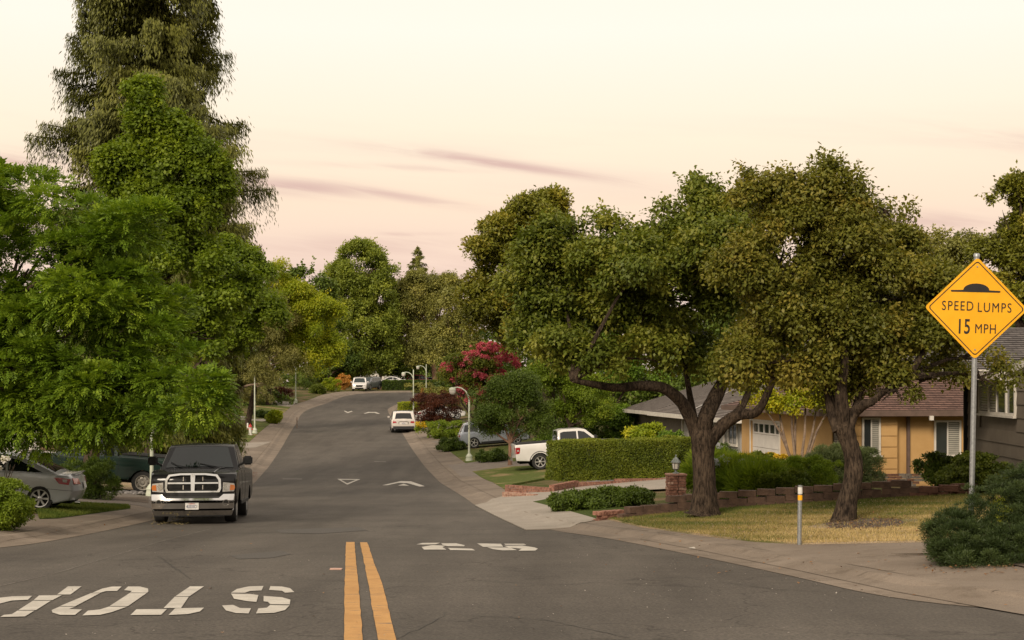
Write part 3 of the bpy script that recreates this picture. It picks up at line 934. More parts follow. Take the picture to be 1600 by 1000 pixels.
def hedge(name, label, pA, pB, H, D, mat, n, Ln=0.05, Wd=0.035, lift=0, cat='hedge', bumpy=0.06, wob=0.0, **k):
    """clipped hedge between two ground points"""
    A_ = Vector((*pA, 0)); B_ = Vector((*pB, 0))
    mid = (A_ + B_) / 2
    ln = (B_ - A_).length
    ang = math.atan2(B_.y - A_.y, B_.x - A_.x)
    z0 = min(g1(*pA), g1(*pB)) + lift
    t = empty(name, (mid.x, mid.y, z0), ang, label=label, cat=cat)
    zt = H
    # leaves over top and sides of a rounded box, some depth inside
    u = RNG.uniform(-0.5, 0.5, n); v = RNG.uniform(-0.5, 0.5, n); q = RNG.uniform(0, 1, n)
    areas = np.array([ln * D, ln * H, ln * H, D * H, D * H]); face = RNG.choice(5, n, p=areas / areas.sum())
    P = np.zeros((n, 3)); Nn = np.zeros((n, 3))
    dep = RNG.exponential(0.03, n)
    def setf(i, p, nn):
        s = face == i
        P[s] = np.stack([a[s] if hasattr(a, '__len__') else np.full(s.sum(), a) for a in p], 1); Nn[s] = nn
    setf(0, (u * ln, v * D, H - dep), (0, 0, 1))
    setf(1, (u * ln, -D / 2 + dep, q * H), (0, -1, 0))
    setf(2, (u * ln, D / 2 - dep, q * H), (0, 1, 0))
    setf(3, (-ln / 2 + dep, v * D, q * H), (-1, 0, 0))
    setf(4, (ln / 2 - dep, v * D, q * H), (1, 0, 0))
    # low frequency unevenness and rounded rim
    wav = np.sin(P[:, 0] * 2.3 + 1) * np.sin(P[:, 2] * 3.1 + P[:, 1] * 2.7) * bumpy + np.sin(P[:, 0] * 6.1) * bumpy * 0.4 + np.sin(P[:, 0] * 0.9 + 2) * wob
    P += Nn * wav[:, None]
    rr = 0.1
    ez = np.clip((P[:, 2] - (H - rr)) / rr, 0, 1)
    P[:, 1] *= 1 - 0.12 * ez ** 2; P[:, 0] *= 1 - (0.1 / ln) * ez ** 2
    ey = np.clip((np.abs(P[:, 1]) - (D / 2 - rr)) / rr, 0, 1); ex = np.clip((np.abs(P[:, 0]) - (ln / 2 - rr)) / rr, 0, 1)
    P[:, 2] -= 0.05 * np.maximum(ex, ey) ** 2 * (face == 0)
    A__ = unit(Nn * 0.5 + sph(n) * 0.9 + np.array([0, 0, 0.2]))
    N2 = unit(Nn + sph(n) * 0.7)
    s = RNG.uniform(0.6, 1.2, n)
    V = leaf_quads(P, A__, N2, Ln * s, Wd * s)
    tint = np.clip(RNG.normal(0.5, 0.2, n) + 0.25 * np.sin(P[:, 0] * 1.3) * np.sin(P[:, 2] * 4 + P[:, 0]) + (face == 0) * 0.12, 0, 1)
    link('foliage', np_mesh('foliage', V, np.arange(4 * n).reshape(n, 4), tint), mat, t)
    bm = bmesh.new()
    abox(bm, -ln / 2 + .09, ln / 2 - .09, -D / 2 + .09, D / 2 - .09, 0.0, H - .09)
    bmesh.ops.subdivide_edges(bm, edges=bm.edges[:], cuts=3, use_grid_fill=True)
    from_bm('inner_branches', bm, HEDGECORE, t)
    return t
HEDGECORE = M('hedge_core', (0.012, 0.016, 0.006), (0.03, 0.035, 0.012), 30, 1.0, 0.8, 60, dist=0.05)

LF_ASH = leafmat('ash_leaves', (0.034, 0.062, 0.010), (0.062, 0.105, 0.013), (0.13, 0.18, 0.022), gain=2.05)
LF_MAPLE = leafmat('sweetgum_leaves', (0.035, 0.070, 0.012), (0.062, 0.108, 0.016), (0.10, 0.15, 0.022))
LF_CON = leafmat('conifer_sprays', (0.034, 0.040, 0.016), (0.068, 0.076, 0.025), (0.120, 0.126, 0.038), 0.15, gain=2.0)
LF_MAG = leafmat('magnolia_leaves', (0.050, 0.055, 0.014), (0.095, 0.105, 0.020), (0.20, 0.17, 0.040), 0.2, 0.4)
LF_R1 = leafmat('pear_leaves', (0.036, 0.054, 0.012), (0.072, 0.092, 0.020), (0.135, 0.138, 0.034), 0.3)
LF_R2 = leafmat('olive_pear_leaves', (0.046, 0.054, 0.014), (0.084, 0.090, 0.022), (0.155, 0.132, 0.040), 0.3)
LF_OLIVE = leafmat('olive_leaves', (0.065, 0.068, 0.030), (0.105, 0.108, 0.045), (0.17, 0.16, 0.075), 0.15)
LF_YEL = leafmat('golden_leaves', (0.075, 0.110, 0.010), (0.135, 0.165, 0.015), (0.24, 0.23, 0.022), 0.35, gain=2.0)
LF_DK = leafmat('dark_leaves', (0.025, 0.045, 0.012), (0.045, 0.070, 0.016), (0.075, 0.105, 0.024), 0.2)
LF_TULIP = leafmat('tulip_leaves', (0.045, 0.064, 0.016), (0.082, 0.106, 0.024), (0.145, 0.165, 0.036), 0.25, gain=2.3)
LF_OAK = leafmat('oak_leaves', (0.060, 0.068, 0.028), (0.100, 0.105, 0.040), (0.155, 0.150, 0.055), 0.18, gain=2.1)
LF_PINK = leafmat('crape_flowers', (0.42, 0.07, 0.10), (0.62, 0.13, 0.18), (0.74, 0.26, 0.31), 0.2)
LF_RED = leafmat('maroon_leaves', (0.06, 0.022, 0.018), (0.11, 0.035, 0.028), (0.18, 0.06, 0.04), 0.2, gain=.8)
LF_JUN = leafmat('juniper_sprays', (0.018, 0.032, 0.016), (0.036, 0.058, 0.026), (0.065, 0.095, 0.042), 0.1, gain=1.05)
LF_HEDGE = leafmat('hedge_leaves', (0.040, 0.062, 0.010), (0.075, 0.100, 0.015), (0.13, 0.15, 0.025), 0.15, gain=1.6)
LF_BOX = leafmat('dark_hedge_leaves', (0.018, 0.036, 0.008), (0.036, 0.062, 0.012), (0.062, 0.095, 0.018), 0.15, gain=1.45)
LF_LIME = leafmat('lime_leaves', (0.06, 0.095, 0.012), (0.10, 0.14, 0.018), (0.18, 0.20, 0.03), 0.3)
LF_SAGE = leafmat('sage_leaves', (0.045, 0.062, 0.04), (0.080, 0.105, 0.065), (0.13, 0.155, 0.10), 0.15)
LF_WHITE = leafmat('pale_petals', (0.5, 0.47, 0.44), (0.65, 0.62, 0.60), (0.8, 0.78, 0.76), 0.2)
LF_LILAC = leafmat('lilac_petals', (0.30, 0.30, 0.38), (0.42, 0.42, 0.50), (0.55, 0.55, 0.62), 0.2)
LF_GOLD = leafmat('yellow_petals', (0.40, 0.26, 0.01), (0.55, 0.38, 0.02), (0.7, 0.5, 0.05), 0.25)
LF_RUST = leafmat('rusty_shrub', (0.10, 0.05, 0.02), (0.20, 0.10, 0.035), (0.32, 0.17, 0.06), 0.2)
LF_SWEET = leafmat('sweetgum_star_leaves', (0.040, 0.066, 0.010), (0.072, 0.108, 0.014), (0.13, 0.17, 0.022), 0.35)
# ------------------------------------------------------------------ trees, left side
tree('ash_tree', 'broad green ash tree with feathery leaflets hanging over the silver coupe and black pickup', -95, 33.5,
     [(45, 420, 130, 125), (-90, 400, 170, 160), (150, 460, 100, 105), (205, 540, 95, 90), (90, 550, 140, 100), (262, 590, 58, 62, -0.8),
      (40, 600, 140, 68), (170, 615, 110, 48, -0.6), (300, 632, 34, 34, -1.6), (-60, 600, 120, 90), (60, 645, 110, 36), (160, 648, 90, 30, -0.4), (240, 632, 70, 42, -0.8), (110, 668, 120, 30), (215, 665, 70, 28, -.7), (312, 655, 36, 34, -1.7), (-40, 650, 90, 50), (25, 290, 55, 34, 0.5), (80, 330, 75, 48), (190, 380, 55, 50), (-40, 300, 90, 60)],
     LF_ASH, BARK_D, 0.28, limbs=9, n_leaf=400000, n_cl=820, cr=0.56, Ln=0.092, Wd=0.042, droop=0.25, style='pinnate', shell=0.45, inner=0.3, bottom=-1, brk=2, shoots=0, tintc=.55, gaps=.15)

def conifer(name, label, px, Y, top_h, half_w, mat, bark, n, levels, Ln=0.26, Wd=0.06, start=0.06, power=0.75, droop=1.0, trunk_r=0.35, seedw=0.25, tintc=0.5, wfun=None):
    b = onground(px, Y)
    t = empty(name, b, label=label, cat='tree')
    bm = bmesh.new()
    tube(bm, [(0, 0, -.1), (0, 0, top_h * .3), (0.1, 0, top_h * .65), (0, 0, top_h)], [trunk_r, trunk_r * .8, trunk_r * .45, 0.04], 10, .05)
    Ps = []; Ts = []; Os = []
    tot = 0
    brs = []
    for i in range(levels):
        f = start + (1 - start) * (i + random.uniform(-.4, .4)) / levels
        f = min(max(f, start), 0.99)
        wd = half_w * ((wfun(f) if wfun else (1 - f) ** power)) * random.uniform(1 - seedw, 1 + seedw * 0.7)
        a = random.uniform(0, 2 * math.pi)
        z = f * top_h
        e = Vector((math.cos(a), math.sin(a), 0))
        p0 = Vector((0, 0, z)); p1 = p0 + e * wd * .4 + Vector((0, 0, -.03 * wd)); p2 = p0 + e * wd * .75 + Vector((0, 0, -.16 * wd)); p3 = p0 + e * wd + Vector((0, 0, -.14 * wd))
        rb = 0.025 + 0.012 * wd
        tube(bm, [p0, p1, p2, p3], [rb, rb * .8, rb * .5, rb * .15], 4)
        brs.append((p0, p1, p2, p3, wd, e))
    from_bm('trunk', bm, bark, t, 60)
    wl = np.array([b_[4] + 0.3 for b_ in brs]); wl = wl / wl.sum()
    for br, wgt in zip(brs, wl):
        m_ = max(20, int(n * wgt))
        s = RNG.beta(1.6, 1.1, m_)
        pts = np.array([br[0], br[1], br[2], br[3]])
        seg = np.clip((s * 3).astype(int), 0, 2); fr = s * 3 - seg
        P = pts[seg] * (1 - fr)[:, None] + pts[seg + 1] * fr[:, None]
        sd = np.array([-br[5].y, br[5].x, 0])
        nsp = max(6, int(br[4] * 5))             # side sprays hang like curtains at fixed places
        sp = RNG.integers(0, nsp, m_)
        sx = RNG.uniform(-1, 1, nsp)[sp] * 0.22 * br[4] * (1 - 0.5 * s)
        hang = (RNG.uniform(0, 1, m_) ** 1.6 * RNG.uniform(0.2, 1.6, nsp)[sp] - RNG.uniform(0, .2, nsp)[sp] * (1 - s * .5)) * droop
        P = P + sd * sx[:, None] + np.array([0, 0, -1]) * hang[:, None] + RNG.normal(0, 0.09, (m_, 3))
        Ps.append(P); Ts.append(np.full(m_, np.clip(random.gauss(tintc, .16), 0, 1)) + RNG.normal(0, .12, m_) - hang * 0.05)
        Os.append(np.repeat(np.array(br[5])[None], m_, 0))
    P = np.concatenate(Ps); T = np.concatenate(Ts); O = np.concatenate(Os); m_ = len(P)
    A = unit(O * 0.35 + sph(m_) * 0.55 + np.array([0, 0, -droop]))
    Nn = unit(O + sph(m_) * .6 + np.array([0, 0, .5]))
    s = RNG.uniform(.6, 1.3, m_)
    V = leaf_quads(P, A, Nn, Ln * s, Wd * s)
    link('crown', np_mesh('crown', V, np.arange(4 * m_).reshape(m_, 4), np.clip(T, 0, 1)), mat, t)
    return t

def wbig(f):
    return float(np.interp(f, [0, .1, .3, .42, .5, .62, .72, .85, 1], [.45, .62, .80, .92, .86, .66, .60, .45, .02]))
conifer('drooping_conifer', 'giant brown-green conifer with hanging sprays rising out of the top of the photo', 243, 62, 30, 4.9, LF_CON, BARK_D, 440000, 330, Ln=0.21, Wd=0.065, wfun=wbig, seedw=.42, droop=1.15, trunk_r=0.5)
tree('sweetgum_tree', 'mid-green pointed tree standing in front of the giant conifer', 140, 48,
     [(226, 165, 14, 34), (228, 205, 30, 40), (282, 205, 20, 34), (235, 270, 50, 55), (285, 260, 44, 50), (300, 330, 58, 60), (240, 370, 80, 60), (320, 300, 35, 45), (200, 300, 35, 55), (280, 420, 80, 60), (345, 480, 55, 60), (300, 540, 60, 60)],
     LF_SWEET, BARK_D, 0.25, n_leaf=130000, n_cl=900, cr=0.42, Ln=0.13, Wd=0.10, droop=0.5, inner=0.25, brk=4, shoots=300, gaps=.5)
tree('sweetgum_tree', 'smaller green tree filling the gap right below the giant conifer', 225, 58,
     [(355, 440, 48, 52), (385, 480, 42, 60), (350, 520, 50, 60), (400, 440, 22, 35), (365, 545, 32, 40)],
     LF_SWEET, BARK_D, 0.22, n_leaf=62000, n_cl=420, cr=0.42, Ln=0.13, Wd=0.10, droop=0.5, inner=0.25)
conifer('dark_conifer', 'narrow dark brown conifer between the green tree and the grey olive tree', 372, 112, 11.6, 2.0, LF_CON, BARK_D, 42000, 100, start=.34, Ln=0.2, Wd=0.06, power=0.45, droop=0.9, trunk_r=0.2, tintc=0.25)
tree('olive_tree', 'grey-green olive tree leaning over the lamp post by the left lawn', 366, 113,
     [(425, 520, 34, 48), (440, 565, 28, 34), (405, 555, 32, 42), (400, 590, 28, 24), (435, 495, 20, 28), (378, 590, 22, 28), (450, 590, 14, 14), (378, 618, 26, 26, 6), (398, 622, 24, 22, 14), (418, 604, 26, 22, -5), (400, 585, 22, 22, -6)],
     LF_OLIVE, BARK_L, 0.2, n_leaf=80000, n_cl=420, cr=0.6, Ln=0.14, Wd=0.055, droop=0.6, inner=0.25, brk=3)
tree('golden_tree', 'bright yellow-green tree with long arching sprays beside the left kerb', 388, 116,
     [(430, 455, 32, 32), (460, 490, 40, 45), (490, 520, 38, 50), (505, 560, 30, 38), (470, 570, 50, 45), (445, 530, 35, 50), (518, 492, 18, 10), (528, 545, 14, 8), (420, 520, 25, 60)],
     LF_YEL, BARK_D, 0.25, n_leaf=85000, n_cl=460, cr=0.65, Ln=0.17, Wd=0.10, droop=0.7, inner=0.2)
tree('broadleaf_tree', 'dark green tree rising behind the golden tree', 418, 150,
     [(470, 470, 30, 32), (488, 455, 18, 24), (452, 450, 20, 20), (500, 490, 20, 30), (470, 520, 40, 50)],
     LF_DK, BARK_D, 0.25, n_leaf=22000, n_cl=110, cr=0.9, Ln=0.3, Wd=0.22, droop=0.4, inner=0.2, tintc=0.7)
tree('broadleaf_tree', 'small distant dark tree seen low between the golden tree and the tall tulip tree', 505, 230,
     [(505, 475, 14, 16), (498, 500, 18, 30), (525, 500, 20, 30)],
     LF_DK, BARK_D, 0.3, n_leaf=9000, n_cl=60, cr=1.1, Ln=0.4, Wd=0.3, droop=0.4, inner=0.2)
# ------------------------------------------------------------------ trees, centre
tree('tulip_tree', 'tall dense oval green tree with twin reddish trunks at the road bend', 557, 196,
     [(562, 430, 42, 48), (545, 470, 36, 55), (588, 465, 30, 58), (562, 520, 50, 55), (550, 560, 34, 30), (585, 545, 32, 35), (530, 500, 22, 45), (600, 500, 18, 40)],
     LF_TULIP, BARK_R, 0.45, n_leaf=110000, n_cl=900, cr=0.95, Ln=0.3, Wd=0.2, droop=-0.4, inner=0.3, shell=0.3, bottom=-.8, brk=0)
tree('oak_tree', 'spreading olive-green oak with a rounded crown beneath the distant spire conifer', 680, 200,
     [(655, 470, 40, 40), (690, 480, 30, 45), (625, 505, 38, 40), (610, 545, 36, 28), (650, 540, 45, 40), (700, 530, 34, 40), (640, 460, 24, 24), (672, 450, 22, 20)],
     LF_OAK, BARK_R, 0.4, n_leaf=90000, n_cl=620, cr=1.0, Ln=0.26, Wd=0.15, droop=0.3, inner=0.25, bottom=-.7)
conifer('spire_conifer', 'distant brownish redwood spire standing above the oak', 652, 290, 28.5, 9.5, LF_CON, BARK_R, 24000, 130, Ln=0.7, Wd=0.22, power=0.8, droop=0.6, trunk_r=0.6, tintc=0.55)
tree('broadleaf_tree', 'low bright green round tree behind the far street lamp', 628, 205,
     [(622, 575, 26, 20), (640, 580, 20, 22), (605, 585, 18, 16)],
     LF_LIME, BARK_D, 0.2, n_leaf=16000, n_cl=90, cr=0.8, Ln=0.25, Wd=0.16, droop=0.3, tintc=0.2)
tree('broadleaf_tree', 'dark tree filling the gap left of the twin reddish trunks', 515, 190,
     [(520, 550, 22, 45), (505, 580, 20, 25), (535, 575, 14, 30)],
     LF_DK, BARK_D, 0.3, n_leaf=16000, n_cl=90, cr=0.9, Ln=0.3, Wd=0.2, droop=0.3)
tree('broadleaf_tree', 'dark tree crown right of the twin reddish trunks above the clipped hedge', 592, 212,
     [(590, 570, 22, 28), (610, 560, 24, 24), (575, 555, 16, 30), (660, 575, 30, 24)],
     LF_DK, BARK_D, 0.3, n_leaf=22000, n_cl=110, cr=0.9, Ln=0.3, Wd=0.2, droop=0.3)
tree('broadleaf_tree', 'grey-green tree crown between the oak and the tall magnolia', 715, 150,
     [(715, 470, 22, 34), (728, 500, 26, 40), (705, 520, 25, 38), (690, 555, 30, 30), (735, 560, 35, 40)],
     LF_OAK, BARK_D, 0.3, n_leaf=32000, n_cl=150, cr=0.8, Ln=0.22, Wd=0.13, droop=0.3)
# ------------------------------------------------------------------ trees, right side
tree('magnolia_tree', 'tall rounded magnolia with leathery yellow-green leaves behind the crape myrtle', 862, 86,
     [(838, 345, 48, 50), (790, 375, 52, 50), (865, 360, 40, 45), (765, 430, 38, 50), (830, 430, 60, 55), (790, 480, 55, 50), (870, 440, 45, 60), (760, 500, 40, 50), (820, 530, 60, 45), (740, 460, 20, 30)],
     LF_MAG, BARK_D, 0.4, n_leaf=85000, n_cl=420, cr=0.65, Ln=0.24, Wd=0.13, droop=0.0, inner=0.15, shell=0.35)
t = tree('crape_myrtle', 'crape myrtle covered in bright pink-red flower clusters behind the round tree', 742, 92,
     [(745, 590, 42, 38), (775, 575, 30, 26), (715, 600, 30, 34), (745, 625, 34, 26), (700, 590, 18, 24)],
     LF_R1, BARK_D, 0.12, n_leaf=22000, n_cl=160, cr=0.5, Ln=0.14, Wd=0.08, droop=0.2)
lbp = lobes_px([(748, 578, 44, 36), (770, 562, 32, 26), (715, 585, 26, 26), (745, 620, 30, 26), (795, 568, 22, 16), (752, 600, 40, 30)], 92, t.location)
make_crown('flowers', lbp, LF_PINK, t, n_leaf=46000, n_cl=300, cr=0.23, Ln=0.085, Wd=0.08, droop=0.0, inner=0.1, shell=0.2, kind='stuff')
tree('round_tree', 'small round dark green tree with a slim brown trunk before the white pickup', 797, 75,
     [(795, 622, 46, 32), (770, 640, 32, 32), (825, 640, 32, 32), (795, 658, 52, 28), (757, 664, 24, 20), (800, 605, 34, 20), (835, 664, 24, 20)],
     LF_BOX, BARK_R, 0.11, bottom=-.9, n_leaf=70000, n_cl=300, cr=0.42, Ln=0.10, Wd=0.045, droop=0.3, forkz=1.2, tintc=0.75, inner=0.2)
tree('broadleaf_tree', 'light green tree between the round tree and the white pickup roof', 890, 82,
     [(880, 620, 42, 32), (920, 630, 38, 30), (850, 610, 30, 30), (900, 650, 45, 18), (935, 655, 25, 18), (870, 590, 40, 25)],
     LF_LIME, BARK_D, 0.14, n_leaf=60000, n_cl=260, cr=0.45, Ln=0.14, Wd=0.05, droop=0.5, tintc=0.2)
tree('broadleaf_tree', 'bushy green tree behind the hedge left of the grey shingle roof', 960, 88,
     [(950, 600, 40, 30), (985, 590, 40, 35), (930, 575, 40, 30), (960, 560, 60, 40)],
     LF_MAPLE, BARK_D, 0.2, n_leaf=22000, n_cl=100, cr=0.6, Ln=0.18, Wd=0.1, droop=0.4)

def traced_tree(name, label, Y, px, py, limbs_px, lobes, mat, seedr, **k):
    b = onground(px, Y); b.z -= 0.05
    t = empty(name, b, label=label, cat='tree')
    bm = bmesh.new()
    for limb in limbs_px:
        pts = [at(p[0], p[1], Y + p[3]) - b for p in limb]
        rr = [p[2] / 2 / F * Y for p in limb]
        # refine for gentle curves
        n_ = len(pts)
        P2, R2 = [], []
        for i in range(n_ - 1):
            p0 = pts[max(i - 1, 0)]; p1 = pts[i]; p2 = pts[i + 1]; p3 = pts[min(i + 2, n_ - 1)]
            for q in range(4):
                u = q / 4
                P2.append(0.5 * ((2 * p1) + (-p0 + p2) * u + (2 * p0 - 5 * p1 + 4 * p2 - p3) * u * u + (-p0 + 3 * p1 - 3 * p2 + p3) * u ** 3))
                R2.append(rr[i] * (1 - u) + rr[i + 1] * u)
        P2.append(pts[-1]); R2.append(rr[-1])
        tube(bm, P2, R2, 12, 0.05)
    lb = lobes_px(lobes, Y, b)
    ends = [at(l[-1][0], l[-1][1], Y + l[-1][3]) - b for l in limbs_px[1:]]
    for l in lb:
        s = min(ends, key=lambda e: (e - Vector(l[:3])).length)
        branch_set(bm, s, [(l[0], l[1], l[2])], 0.06, seg=5)
        for q in range(6):
            d = sph(1)[0]
            branch_set(bm, (l[0], l[1], l[2]), [(l[0] + d[0] * l[3] * .85, l[1] + d[1] * l[4] * .85, l[2] + d[2] * l[5] * .85)], 0.03, seg=4)
    from_bm('trunk', bm, BARK_D, t, 60)
    make_crown('crown', lb, mat, t, **k)
    return t

traced_tree('pear_tree', 'large dark-trunked tree with a forked trunk on the lawn by the brown retaining wall', 30.0, 1100, 802,
    [[(1100, 806, 66, 0), (1101, 796, 46, 0), (1101, 760, 37, 0), (1099, 715, 34, 0), (1099, 690, 40, 0), (1098, 672, 34, 0)],
     [(1094, 690, 24, 0), (1080, 655, 22, 0), (1062, 625, 19, -0.2), (1035, 606, 17, -0.4), (1000, 603, 16, -0.6), (965, 606, 13, -0.8), (930, 601, 11, -1.2), (895, 594, 7, -1.5)],
     [(1088, 668, 13, 0.2), (1078, 620, 10, 0.5), (1070, 570, 8, 0.9), (1055, 500, 6, 1.2)],
     [(1099, 678, 26, 0), (1103, 652, 27, 0), (1118, 620, 24, 0.2), (1132, 592, 18, 0.4), (1150, 555, 13, 0.8), (1160, 480, 8, 1.0)],
     [(1108, 690, 24, 0), (1130, 664, 21, 0), (1155, 648, 18, -0.1), (1180, 645, 14, -0.3), (1197, 620, 12, -0.3), (1210, 580, 9, -0.4), (1215, 520, 6, -0.2)],
     [(1135, 660, 14, 0), (1160, 633, 12, 0.4), (1172, 600, 9, 0.7), (1180, 540, 6, 1.2)]],
    [(900, 400, 75, 60), (880, 470, 75, 65), (960, 402, 75, 58), (1030, 405, 75, 52), (1095, 375, 62, 58), (1150, 365, 50, 56), (1090, 318, 22, 34), (1170, 340, 40, 40), (930, 520, 90, 55), (1010, 480, 90, 70),
     (1085, 470, 90, 70), (1150, 470, 80, 80), (900, 560, 70, 32, -1), (975, 560, 75, 32, -1), (1050, 560, 60, 34, 0.8), (1175, 560, 55, 45), (870, 530, 45, 45), (1130, 420, 70, 60, -1.2), (990, 430, 80, 50, -1.3)],
    LF_R1, 0.2, brk=6, shoots=420, n_leaf=175000, n_cl=1150, cr=0.34, Ln=0.095, Wd=0.06, droop=0.6, style='leaf', shell=0.3, inner=0.22, bottom=-.5, fuzz=.22, gaps=.6)

traced_tree('pear_tree', 'olive-brown tree with a rough curved trunk in a bare patch of lawn', 26.0, 1318, 816,
    [[(1318, 822, 54, 0), (1320, 808, 38, 0), (1325, 780, 31, 0), (1333, 745, 29, 0), (1333, 715, 28, 0), (1326, 690, 28, 0), (1318, 665, 33, 0)],
     [(1312, 672, 24, 0), (1300, 645, 17, 0.1), (1294, 610, 14, 0.2), (1280, 560, 10, 0.5)],
     [(1318, 668, 24, 0), (1316, 640, 22, -0.1), (1314, 605, 18, -0.2), (1320, 560, 13, -0.3), (1310, 480, 8, 0)],
     [(1325, 665, 22, 0), (1334, 646, 18, 0), (1350, 632, 16, -0.2), (1362, 628, 12, -0.3), (1385, 610, 9, -0.3), (1420, 590, 6, -0.4)],
     [(1332, 655, 14, 0.3), (1345, 610, 11, 0.5), (1360, 560, 9, 0.8)]],
    [(1255, 310, 50, 44), (1285, 282, 26, 16), (1240, 272, 16, 16), (1345, 335, 62, 50), (1385, 330, 26, 32), (1200, 325, 42, 42), (1300, 390, 95, 70), (1220, 420, 75, 70), (1390, 410, 70, 60), (1260, 490, 90, 70), (1350, 480, 95, 70),
     (1420, 470, 66, 60), (1200, 500, 60, 60), (1200, 585, 70, 34, .3), (1240, 575, 80, 42), (1330, 560, 80, 42), (1410, 550, 75, 48), (1455, 520, 50, 45), (1180, 580, 48, 34, -.6), (1470, 470, 50, 50), (1530, 590, 38, 22, .5), (1440, 595, 40, 26), (1400, 610, 48, 26, -0.5), (1330, 610, 50, 24, 0.8), (1500, 560, 45, 28, 0.5)],
    LF_R2, 0.2, brk=6, shoots=420, n_leaf=185000, n_cl=1250, cr=0.31, Ln=0.08, Wd=0.052, droop=0.6, style='leaf', shell=0.3, inner=0.22, bottom=-.5, fuzz=.22, gaps=.6)

tree('broadleaf_tree', 'grey-olive tree row seen between the lawn tree and the yellow sign', 1450, 62,
     [(1440, 410, 50, 45), (1490, 420, 45, 45), (1520, 440, 50, 50), (1420, 440, 60, 60), (1460, 500, 80, 60), (1530, 500, 50, 50)],
     LF_OAK, BARK_D, 0.25, n_leaf=38000, n_cl=190, cr=0.5, Ln=0.13, Wd=0.08, droop=0.4)
tree('broadleaf_tree', 'tall glossy green tree cut off by the right edge above the sign', 1610, 58,
     [(1585, 350, 38, 50), (1600, 310, 30, 30), (1570, 400, 34, 45), (1620, 400, 60, 70), (1580, 460, 45, 50), (1610, 500, 50, 40), (1640, 330, 50, 60)],
     LF_MAG, BARK_D, 0.25, n_leaf=42000, n_cl=190, cr=0.45, Ln=0.17, Wd=0.09, droop=0.1, tintc=0.4)
conifer('spire_conifer', 'small dark pointed conifer tip behind the tree row left of the sign', 1497, 130, 16.5, 2.2, LF_JUN, BARK_D, 16000, 90, Ln=0.3, Wd=0.12, power=0.8, droop=0.1, trunk_r=0.2, tintc=0.8)
# multi-stemmed yellow-green tree before the orange house
b = onground(1248, 42.5)
t = empty('yellow_maple', b, label='multi-stemmed small tree with yellow-green leaves before the orange wall', cat='tree')
bm = bmesh.new()
for sx, tx, tz in ((-.12, -.75, 3.2), (-.05, -.3, 3.4), (.02, .25, 3.3), (.08, .75, 3.0), (0, -1.2, 2.6), (.05, 1.1, 2.7), (-.1, 0, 3.5)):
    tube(bm, [(sx, 0, -.1), (sx + tx * .2, random.uniform(-.1, .1), 0.8), (sx + tx * .45, random.uniform(-.3, .3), 1.6), (tx, random.uniform(-.6, .6), tz)], [.055, .045, .038, .012], 7, .05)
from_bm('trunk', bm, BARK_L, t, 60)
make_crown('crown', lobes_px([(1215, 605, 40, 26), (1255, 612, 40, 24), (1290, 630, 28, 24), (1195, 630, 26, 22), (1240, 640, 46, 16), (1270, 590, 40, 22)], 42.5, b), LF_YEL, t, n_leaf=22000, n_cl=120, cr=0.3, Ln=0.09, Wd=0.06, droop=0.5, tintc=0.75)
# distant woodland closing the view on both sides
bl_ = []
for (px, Y, w_, h_) in ((30, 125, 130, 60), (180, 118, 120, 60), (330, 150, 90, 70), (780, 160, 80, 70), (860, 140, 90, 80), (960, 128, 100, 90), (1060, 125, 100, 90), (1180, 118, 110, 90), (1300, 110, 110, 90), (1420, 105, 120, 90), (1560, 100, 120, 90), (1700, 90, 120, 100), (-120, 110, 130, 80), (700, 240, 60, 40), (440, 220, 70, 40), (540, 260, 60, 40)):
    bl_ += lobes_px([(px, 600 - h_ * .75, w_, h_), (px - w_ * .5, 600 - h_ * .3, w_ * .7, h_ * .8), (px + w_ * .5, 600 - h_ * .3, w_ * .7, h_ * .8), (px, 625, w_ * .8, 34), (px - w_ * .7, 628, w_ * .6, 30), (px + w_ * .7, 628, w_ * .6, 30)], Y)
make_crown('distant_woodland', bl_, LF_DK, None, n_leaf=170000, n_cl=2600, cr=1.3, Ln=0.42, Wd=0.3, droop=0.3, bottom=-.8, tintc=.6, kind='stuff')
bl_ = []  # unseen trees added behind the camera to darken reflections and camera-facing surfaces
for (x_, y_, r_) in ((-34, -26, 7), (-22, -34, 7), (-10, -38, 6), (1, -42, 7), (12, -36, 6.5), (24, -30, 7), (36, -22, 7), (-46, -14, 7), (48, -8, 7), (-40, 4, 6)):
    bl_ += [(x_, y_, 6.0, r_, r_ * .8, 5.2), (x_ + 2, y_, 2.5, r_ * .9, r_ * .7, 3.2)]
make_crown('added_trees_behind', bl_, LF_DK, None, n_leaf=60000, n_cl=1500, cr=1.3, Ln=0.55, Wd=0.4, droop=0.3, bottom=-.8, tintc=.5, kind='stuff')

# ------------------------------------------------------------------ shrubs and hedges
shrub('leafy_bush', 'light green rounded bush at the left edge in front of the silver coupe', -8, 0, 27.3, 84, 76, LF_LIME, n=42000, n_cl=170, cr=0.17, Ln=0.05, Wd=0.028, tintc=0.25)
b = onground(8, 28.2)
t = empty('white_rose', b, label='white rose bloom on tall stems at the left edge above the bush', cat='flower')
bm = bmesh.new()
for i in range(5): tube(bm, [(random.uniform(-.1, .1), 0, 0), (random.uniform(-.15, .15), 0, .7), (random.uniform(-.2, .2), 0, 1.25)], [.012, .01, .006], 5)
from_bm('stems', bm, BARK_D, t)
make_crown('bloom', [(0, 0, 1.33, .06, .06, .05), (-.16, .05, 1.15, .05, .05, .04)], LF_WHITE, t, n_leaf=260, n_cl=14, cr=.04, Ln=.045, Wd=.045, kind='stuff')
shrub('dome_shrub', 'dark rounded shrub between the silver coupe and the green pickup', 132, 0, 43, 82, 58, LF_BOX, n=34000, n_cl=110, cr=0.2, Ln=0.07, Wd=0.018, style='needle', tintc=0.7)
pA, pB = unp(860, 752), unp(1040, 742)
